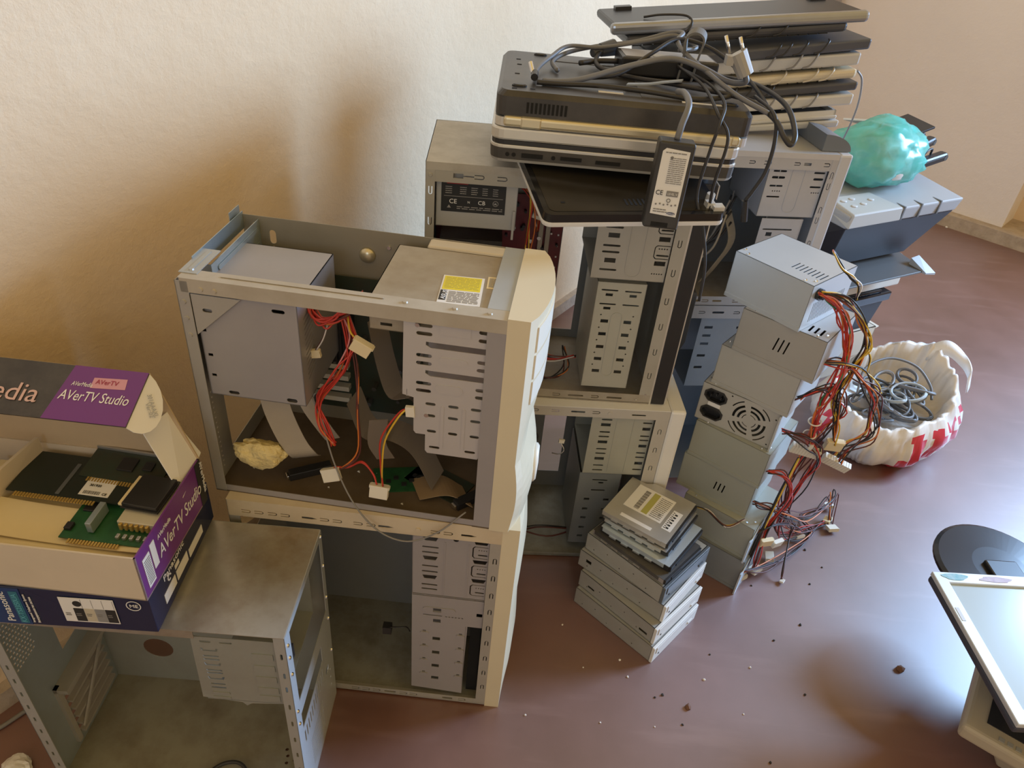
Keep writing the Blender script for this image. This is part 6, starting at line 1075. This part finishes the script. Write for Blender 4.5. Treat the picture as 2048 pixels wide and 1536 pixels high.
t = prn('printer', 'glossy white printer squeezed under the large grey laser printer', (0.775, 1.784, 0.270))
mb = MB(); mb.hexa([(0, 0, 0), (0.36, 0, 0), (0.36, 0.25, 0), (0, 0.25, 0)], [(0, 0.008, 0.05), (0.372, 0.008, 0.05), (0.372, 0.25, 0.05), (0, 0.25, 0.05)]); mb.build('body', mat('printer_beige', (0.55, 0.50, 0.43), 0.4), t, bev=0.004)
mb = MB(); mb.hexa([(0.0, 0.004, 0.05), (0.385, 0.004, 0.05), (0.385, 0.25, 0.05), (0.0, 0.25, 0.05)], [(0.01, 0.03, 0.0815), (0.375, 0.03, 0.0815), (0.375, 0.25, 0.0815), (0.01, 0.25, 0.0815)]); mb.build('cover', WHITEP, t, bev=0.008, seg=3)
mb = MB(); mb.box(0.20, -0.001, 0.030, 0.245, 0.004, 0.036); mb.build('slot', DARK, t)
t = prn('scanner', 'black boxy device between the white printer and the cardboard box', (0.732, 1.749, 0.150), 'printer')
mb = MB(); mb.hexa([(0, 0, 0), (0.335, 0.0, 0), (0.335, 0.24, 0), (0, 0.24, 0)], [(0, 0, 0.085), (0.362, 0.0, 0.085), (0.362, 0.24, 0.085), (0, 0.24, 0.085)]); mb.build('body', mat('device_black', (0.022, 0.022, 0.026), 0.5), t, bev=0.002)
mb = MB(); mb.box(0, -0.008, 0.085, 0.375, 0.245, 0.112); mb.box(0.04, 0.0, 0.112, 0.34, 0.24, 0.1195); mb.build('lid', BLACKG, t, bev=0.005)
t = prn('cardboard_box', 'pale cardboard box with open flaps at the bottom of the printer pile', (0.742, 1.745, 0.0), 'box')
mb = MB(); shell(mb, 0.36, 0.27, 0.148, 0.003); mb.build('carton', CARDL, t)
mb = MB(); mb.hexa([(0.357, 0.0, 0.142), (0.36, 0.0, 0.142), (0.36, 0.2, 0.142), (0.357, 0.2, 0.142)], [(0.405, 0.02, 0.125), (0.408, 0.02, 0.128), (0.408, 0.19, 0.128), (0.405, 0.19, 0.125)]); mb.build('flap', CARDL, t)
mb = MB(); mb.hexa([(0.02, -0.003, 0.06), (0.34, -0.003, 0.06), (0.34, -0.001, 0.06), (0.02, -0.001, 0.06)], [(0.02, -0.002, 0.146), (0.34, -0.002, 0.146), (0.34, 0.0, 0.146), (0.02, 0.0, 0.146)]); mb.build('flap', CARDL, t)
# teal bag with a white lump inside
def lump(name, c, r, seed, material, sub=4, amp=0.18, fold=0.10, smooth=True, flat_z=None):
    bm = bmesh.new(); bmesh.ops.create_icosphere(bm, subdivisions=sub, radius=1.0)
    for v in bm.verts:
        p = v.co.copy(); q = p * 2.2 + V3((seed, seed * 2, 0)); rid = 1 - abs(noise.noise(q * 1.6)) * 2
        k = 1 + amp * noise.noise(p * 1.4 + V3((seed, 0, 0))) + fold * rid * 0.5 + fold * 0.4 * (1 - abs(noise.noise(q * 4)) * 2)
        z = p.z * r[2] * k
        if flat_z is not None: z = max(z, flat_z)
        v.co = V3((p.x * r[0] * k, p.y * r[1] * k, z))
    me = bpy.data.meshes.new(name); bm.to_mesh(me); bm.free(); me.materials.append(material)
    if smooth: me.polygons.foreach_set('use_smooth', [True] * len(me.polygons))
    o = bpy.data.objects.new(name, me); COL.objects.link(o); o.location = c; return o
TEAL = mat('teal_film', (0.10, 0.55, 0.47), 0.25, 0, 0.4, 10, (0.45, 0.78, 0.72), alpha=0.72)
o = lump('plastic_bag', (0.880, 1.945, 0.640), (0.125, 0.085, 0.078), 3.1, TEAL, 4, 0.2, 0.22, flat_z=-0.070); tag(o, 'crumpled translucent teal plastic bag lying on the large grey printer', 'plastic bag'); o.rotation_euler = (0, 0, 0.5)
o = lump('white_part', (0.872, 1.925, 0.628), (0.085, 0.055, 0.05), 5.2, WHITEP, 3, 0.3, 0.2); tag(o, 'white plastic part showing through the teal bag', 'plastic part')
mb = MB(); mb.box(0, 0, 0, 0.17, 0.10, 0.005); mb.box(0.06, 0.02, 0.005, 0.12, 0.06, 0.0065, 1); o = mb.build('router', [PAPER, GREYP], None, bev=0.001); o.location = (0.86, 2.01, 0.700); o.rotation_euler = (-0.25, 0.20, 0.35); tag(o, 'flat white board lying on top of the teal bag', 'board')
for i, (x, y, z, l, rz, ry, lab) in enumerate(((0.985, 2.00, 0.640, 0.11, 0.75, -0.12, 'black rod-shaped adapter beside the teal bag, upper one'), (1.000, 1.975, 0.612, 0.12, 0.62, -0.10, 'black rod-shaped adapter beside the teal bag, lower one'))):
    t = thing('power_adapter', lab, 'power adapter', (x, y, z), rot=(0, ry, rz))
    mb = MB(); mb.box(-0.02, -0.014, -0.012, l, 0.014, 0.012); mb.build('housing', BLACK, t, bev=0.009, seg=3)
    mb = MB(); mb.cyl((l - 0.012, -0.0145, 0), (l - 0.012, -0.012, 0), 0.008, 12); mb.build('cap', BLACKD, t)
    MB().tube([(0.01, 0, 0.012), (0.03, 0.0, 0.03), (0.06, 0.005, 0.028), (0.065, 0.008, 0.012)], 0.003, 6).build('cord', CORD, t, smooth=True)
mb = MB(); mb.box(-0.05, -0.045, 0, 0.06, 0.045, 0.006); o = mb.build('antenna_board', BLACK, None, bev=0.001); o.location = (0.975, 2.06, 0.680); o.rotation_euler = (0.1, -0.2, 0.55); tag(o, 'flat black board leaning on the teal bag beside the adapters', 'board')
mb = MB(); mb.hexa([(0, 0, 0), (0.19, 0, 0), (0.19, 0.10, 0), (0, 0.10, 0)], [(0.0, 0, 0.022), (0.19, 0, 0.022), (0.17, 0.09, 0.05), (0.02, 0.09, 0.05)]); o = mb.build('printer_part', DGREY, None, bev=0.002); o.location = (0.905, 2.015, 0.570); o.rotation_euler = (0, 0, 0.45); tag(o, 'dark grey plastic part on the printer under the rod-shaped adapters', 'plastic part')

# ------------------------------------------------------------ striped carrier bag full of leads
t = thing('carrier_bag', 'white carrier bag with red stripes, open and full of grey leads', 'plastic bag', (0.985, 1.600, 0.001), 0.62)
NA = 168
prof = [(0.10, 0.0), (0.70, 0.0), (0.86, 0.008), (0.97, 0.03), (1.03, 0.06), (1.04, 0.09), (1.00, 0.12), (0.93, 0.15), (0.86, 0.172), (0.83, 0.182), (0.79, 0.178), (0.76, 0.160), (0.74, 0.13), (0.66, 0.10), (0.05, 0.09)]
vs, fs, ms = [], [], []
for j, (r, z) in enumerate(prof):
    for k in range(NA):
        a = 2 * math.pi * k / NA; d = V3((math.cos(a), math.sin(a), 0)); e = z / 0.18
        tilt = 1 - 0.30 * e * (0.5 + 0.5 * math.cos(a - math.radians(215))) + 0.20 * e * max(0, math.cos(a - math.radians(20)))    # rim low towards the room, high at the far right
        n = 1 + (0.10 * noise.noise(V3((d.x * 2.0, d.y * 2.0, z * 12))) + 0.07 * (1 - 2 * abs(noise.noise(V3((d.x * 4.5, d.y * 4.5, z * 9 + 3))))) + 0.035 * (1 - 2 * abs(noise.noise(V3((d.x * 11, d.y * 11, z * 22 + 7)))))) * min(1, r * 1.3)
        zz = z * tilt + (0.016 * noise.noise(V3((d.x * 3.5, d.y * 3.5, 9))) + 0.008 * noise.noise(V3((d.x * 10, d.y * 10, 4)))) * max(0, e - 0.5) * 2
        vs.append((d.x * 0.192 * r * n, d.y * 0.142 * r * n, max(0, zz)))
for j in range(len(prof) - 1):
    for k in range(NA):
        fs.append((j * NA + k, j * NA + (k + 1) % NA, (j + 1) * NA + (k + 1) % NA, (j + 1) * NA + k))
        a = (360 * k / NA + 7 * math.sin(j * 0.9 + 0.4)) % 360; red = False
        if 1 <= j <= 6:
            for c0, w0 in ((243, 13), (262, 13), (160, 8)):
                if abs((a - c0 + 180) % 360 - 180) < w0 / 2 * (1.15 if j < 4 else 0.9): red = True
            if 274 < a < 318: red = (int((a % 360) / 6.5) + j) % 2 == 0
        if 9 <= j <= 12 and 118 < a < 134: red = True
        ms.append(1 if red else 0)
mb = MB(); mb.v, mb.f, mb.m = vs, fs, ms
FILM = mat('bag_film', (0.72, 0.68, 0.63), 0.32, 0, 0.3, 8, (0.56, 0.47, 0.38)); REDF = mat('bag_red', (0.55, 0.03, 0.055), 0.32)
mb.build('film', [FILM, REDF], t, smooth=True)
mb = MB(); mb.ribbon([(0.150, 0.03, 0.200), (0.180, 0.0, 0.225), (0.198, -0.045, 0.205), (0.185, -0.080, 0.185), (0.165, -0.092, 0.165)], (0.3, 0.4, 0.8), 0.040, 0.004, 0, 6); mb.build('handle', mat('bag_white', (0.80, 0.79, 0.78), 0.35), t, smooth=True)
BM = Matrix.Translation((0.985, 1.600, 0.0)) @ Matrix.Rotation(0.62, 4, 'Z')
for i in range(30):
    rr = random.Random(200 + i); cx, cy = rr.uniform(-0.095, 0.09), rr.uniform(-0.055, 0.05); R0 = rr.uniform(0.030, 0.052); zc = 0.110 + 0.045 * (i / 30) + rr.uniform(-0.008, 0.008) + 0.10 * (cx * 0.5 + cy * 0.3); rot = rr.uniform(0, 3.1); ex = rr.uniform(0.35, 0.75); P = []
    if abs(cx) > 0.06: R0 *= 0.75
    for k in range(26):
        a = k * 2 * math.pi / 10; x, y = R0 * math.cos(a) * (1 + 0.05 * math.sin(k)), R0 * ex * math.sin(a)
        P.append(BM @ V3((cx + x * math.cos(rot) - y * math.sin(rot), cy + x * math.sin(rot) + y * math.cos(rot), zc + 0.010 * math.sin(a + i) + 0.004 * (k / 26))))
    m_ = (CORDG, CORDG, WGY, mat('lead_slate', (0.10, 0.105, 0.11), 0.5), CORDG, mat('lead_pale', (0.36, 0.40, 0.42), 0.5))[i % 6]
    col = {'cord_grey': 'grey', 'wire_grey': 'mid grey', 'lead_slate': 'dark slate', 'lead_pale': 'pale blue-grey'}[m_.name]
    tag(MB().tube(P, rr.uniform(0.0028, 0.0038), 6, 0, 2).build('coiled_lead', m_, None, smooth=True), col + ' coiled lead inside the striped carrier bag', 'cable', 'leads in the carrier bag')
tag(MB().tube([BM @ V3(p) for p in ((-0.10, 0.04, 0.14), (-0.05, 0.07, 0.185), (0.03, 0.06, 0.20), (0.08, 0.01, 0.19), (0.085, -0.04, 0.16), (0.07, -0.065, 0.135))], 0.0032, 8, 0, 8).build('arched_lead', CORDG, None, smooth=True), 'single grey lead arching over the coils in the striped carrier bag', 'cable')

# ------------------------------------------------------------ monitors at the lower right
t = thing('lcd_monitor', 'silver flat monitor lying face up with round black stand, on top of a beige monitor', 'monitor', (0.752, 0.607, 0.232), rot=(0.02, 0.0, 0.055))
L, W = 0.36, 0.268
mb = MB(); mb.box(0.0, 0.0, 0.0, L, W, 0.014); mb.build('back_shell', mat('monitor_black', (0.05, 0.055, 0.08), 0.4), t, bev=0.004)  # black back edge of the panel
mb = MB(); hor(mb, 0.014, R(0, 0, L, W), [R(0.020, 0.024, L - 0.020, W - 0.022)], t=0.009); mb.build('front_frame', mat('monitor_silver', (0.62, 0.66, 0.70), 0.35, 0.2), t, bev=0.0015)
mb = MB(); mb.box(0.018, 0.022, 0.013, L - 0.018, W - 0.020, 0.0185); mb.build('screen', mat('screen_glare', (0.42, 0.50, 0.52), 0.18, 0.0, spec=1.0), t)  # pale reflection of the window put into the glass colour
mb = MB(); mb.box(0.004, 0.17, 0.0228, 0.010, 0.195, 0.0236); mb.build('power_button', LGREY, t)
mb = MB(); hor(mb, 0.0232, [(0.035 + 0.022 * math.cos(a) * (1 + 0.2 * math.sin(3 * a)), W - 0.010 + 0.007 * math.sin(a)) for a in [2 * math.pi * i / 14 for i in range(14)]], t=0.0004); mb.build('sticker', mat('sticker_teal', (0.15, 0.38, 0.42), 0.6, 0, 0.6, 60, (0.6, 0.6, 0.6)), t)
mb = MB(); hor(mb, 0.0232, [(0.105 + 0.028 * math.cos(a) * (1 + 0.2 * math.sin(4 * a)), W - 0.011 + 0.006 * math.sin(a)) for a in [2 * math.pi * i / 14 for i in range(14)]], t=0.0004); mb.build('sticker', mat('sticker_mauve', (0.40, 0.30, 0.38), 0.6, 0, 0.6, 60, (0.65, 0.62, 0.6)), t)
mb = MB(); mb.hexa([(0.10, 0.09, -0.100), (0.25, 0.09, -0.100), (0.25, 0.20, -0.100), (0.10, 0.20, -0.100)], [(0.05, 0.05, 0.0), (0.31, 0.05, 0.0), (0.31, 0.24, 0.0), (0.05, 0.24, 0.0)]); mb.build('rear_housing', BLACK, t, bev=0.004)
mb = MB(); mb.lathe([(0.02, 0.0), (0.108, 0.0), (0.113, 0.004), (0.113, 0.010), (0.106, 0.014), (0.05, 0.017), (0.002, 0.018)], (0.190, 0.338, -0.055), 48); mb.build('stand_base', mat('stand_black', (0.012, 0.012, 0.016), 0.3), t, smooth=False)
mb = MB(); mb.hexa([(0.16, 0.18, -0.06), (0.22, 0.18, -0.06), (0.22, 0.35, -0.042), (0.16, 0.35, -0.042)], [(0.16, 0.18, -0.03), (0.22, 0.18, -0.03), (0.22, 0.35, -0.03), (0.16, 0.35, -0.03)]); mb.build('stand_neck', BLACK, t, bev=0.003)
t = thing('lcd_monitor', 'beige flat monitor lying on the floor under the silver monitor', 'monitor', (0.760, 0.678, 0.0), -0.6)
mb = MB(); mb.box(0, 0, 0.100, 0.36, 0.30, 0.130); mb.build('frame', mat('monitor_beige', (0.46, 0.40, 0.30), 0.45, 0, 0.2, 9), t, bev=0.008, seg=3)
mb = MB(); mb.box(0.03, 0.03, 0.1295, 0.33, 0.27, 0.1315); mb.build('screen', mat('screen_dark', (0.03, 0.03, 0.035), 0.2), t)
mb = MB(); mb.hexa([(0.09, 0.08, 0.0), (0.27, 0.08, 0.0), (0.27, 0.22, 0.0), (0.09, 0.22, 0.0)], [(0.04, 0.04, 0.10), (0.32, 0.04, 0.10), (0.32, 0.26, 0.10), (0.04, 0.26, 0.10)]); mb.build('rear_housing', MATS['monitor_beige'], t, bev=0.004)
mb = MB(); [mb.box(0.05 + 0.012 * k, 0.010, 0.1300, 0.058 + 0.012 * k, 0.018, 0.1308) for k in range(3)]; mb.build('button', GREYP, t)

# ------------------------------------------------------------ pipe, nail, debris
PIPE = mat('pipe_paint', (0.42, 0.38, 0.36), 0.5)
mb = MB(); mb.cyl((1.272, 3.740, 0.0), (1.272, 3.740, WH), 0.016, 14); struct(mb.build('trim_1', PIPE, None, smooth=True))
mb = MB(); mb.lathe([(0.004, 0), (0.004, 0.003), (0.002, 0.0045)], n=10); o = mb.build('wall_nail', WHITEP, None, smooth=True); o.location = (-0.6925, 0.763, 1.0); tag(o, 'white painted nail head in the plaster wall', 'nail')
NAIL = o
def crumb(x, y, s, material, lab, cat, grp, seed):
    bm = bmesh.new(); bmesh.ops.create_icosphere(bm, subdivisions=1, radius=s)
    for v in bm.verts: v.co = v.co * (1 + 0.45 * noise.noise(v.co / s + V3((seed, 0, 0)))); v.co.z = max(v.co.z * 0.7, -s * 0.45)
    me = bpy.data.meshes.new('crumb'); bm.to_mesh(me); bm.free(); me.materials.append(material)
    o = bpy.data.objects.new('plaster_crumb', me); COL.objects.link(o); o.location = (x, y, s * 0.45); tag(o, lab, cat, grp)
RUST = mat('crumb_brown', (0.16, 0.08, 0.05), 0.8); CRW = mat('crumb_white', (0.75, 0.72, 0.68), 0.8); CRD = mat('crumb_dark', (0.03, 0.025, 0.02), 0.8)
crumb(0.78, 0.863, 0.008, RUST, 'largest brown plaster crumb on the floor beside the monitors', 'crumb', None, 1)
crumb(0.362, 0.742, 0.006, RUST, 'brown-grey plaster crumb on the floor in front of the drive pile', 'crumb', None, 2)
for i, (x, y) in enumerate(((0.32, 0.761), (0.419, 0.854), (0.612, 0.943), (0.349, 0.709), (0.306, 0.755), (0.488, 0.658), (0.676, 1.146), (0.534, 1.03), (0.70, 1.10), (0.66, 1.05), (0.581, 0.79), (0.55, 0.90))):
    crumb(x, y, random.Random(i).uniform(0.0018, 0.003), CRD, 'tiny dark crumb on the red-brown floor', 'crumb', 'dark crumbs on the floor', i)
for i, (x, y) in enumerate(((0.079, 0.698), (0.207, 0.698), (0.248, 0.823), (0.142, 0.887), (0.491, 0.835), (0.30, 0.70), (0.40, 0.80), (0.18, 0.80), (0.26, 0.79), (0.46, 0.74))):
    crumb(x, y, random.Random(i + 50).uniform(0.0014, 0.0026), CRW, 'tiny white crumb on the red-brown floor', 'crumb', 'white crumbs on the floor', i + 50)
crumb(1.86, 3.20, 0.006, CRW, 'white crumb on the floor by the plastered plinth', 'crumb', None, 7)
o = lump('paper_scrap', (-0.683, 0.530, 0.009), (0.018, 0.014, 0.009), 2.0, PAPER, 3, 0.3, 0.3, smooth=False, flat_z=-0.0085); tag(o, 'crumpled white scrap on the floor behind the bare steel chassis', 'paper')
tag(MB().tube([(-0.80, 0.54, 0.004), (-0.75, 0.582, 0.004), (-0.725, 0.615, 0.004), (-0.70, 0.65, 0.004)], 0.0035, 8, 0, 6).build('pale_lead', WGY, None, smooth=True), 'pale grey lead on the floor between the bare chassis and the wall', 'cable')

# pieces that can be told apart become objects of their own
def split_islands(o):
    me = o.data; n = len(me.vertices); par = list(range(n))
    def find(a):
        while par[a] != a: par[a] = par[par[a]]; a = par[a]
        return a
    for e in me.edges:
        a, b = find(e.vertices[0]), find(e.vertices[1])
        if a != b: par[a] = b
    isl = {}
    for p in me.polygons: isl.setdefault(find(p.vertices[0]), []).append(p)
    if len(isl) < 2 or len(isl) > 80: return
    for polys in isl.values():
        idx = sorted({v for p in polys for v in p.vertices}); mp = {v: i for i, v in enumerate(idx)}
        m2 = bpy.data.meshes.new(me.name); m2.from_pydata([me.vertices[v].co for v in idx], [], [[mp[v] for v in p.vertices] for p in polys])
        for mt in me.materials: m2.materials.append(mt)
        m2.polygons.foreach_set('material_index', [p.material_index for p in polys]); m2.polygons.foreach_set('use_smooth', [p.use_smooth for p in polys]); m2.update()
        q = bpy.data.objects.new(o.name.split('.')[0], m2); COL.objects.link(q); q.parent = o.parent; q.matrix_local = o.matrix_local.copy()
        for md in o.modifiers:
            if md.type == 'BEVEL':
                k = q.modifiers.new('bevel', 'BEVEL'); k.width = md.width; k.segments = md.segments; k.limit_method = 'ANGLE'; k.angle_limit = md.angle_limit
    bpy.data.objects.remove(o)
SPLIT = {'capacitor', 'rubber_foot', 'sticker', 'screw', 'rivet', 'button', 'expansion_slot', 'memory_slot', 'standoff', 'port', 'screw_well', 'battery_cover', 'info_label', 'small_label', 'chip', 'side_tab', 'vent', 'groove', 'key_remnant', 'pin_header', 'barcode_label', 'broken_hinge'}
bpy.context.view_layer.update()
for o in [o for o in SC.objects if o.type == 'MESH' and not o.children and (o.name.split('.')[0] in SPLIT or (o.name.startswith('print') and o.parent and o.parent.name.startswith('leaflet')))]: split_islands(o)
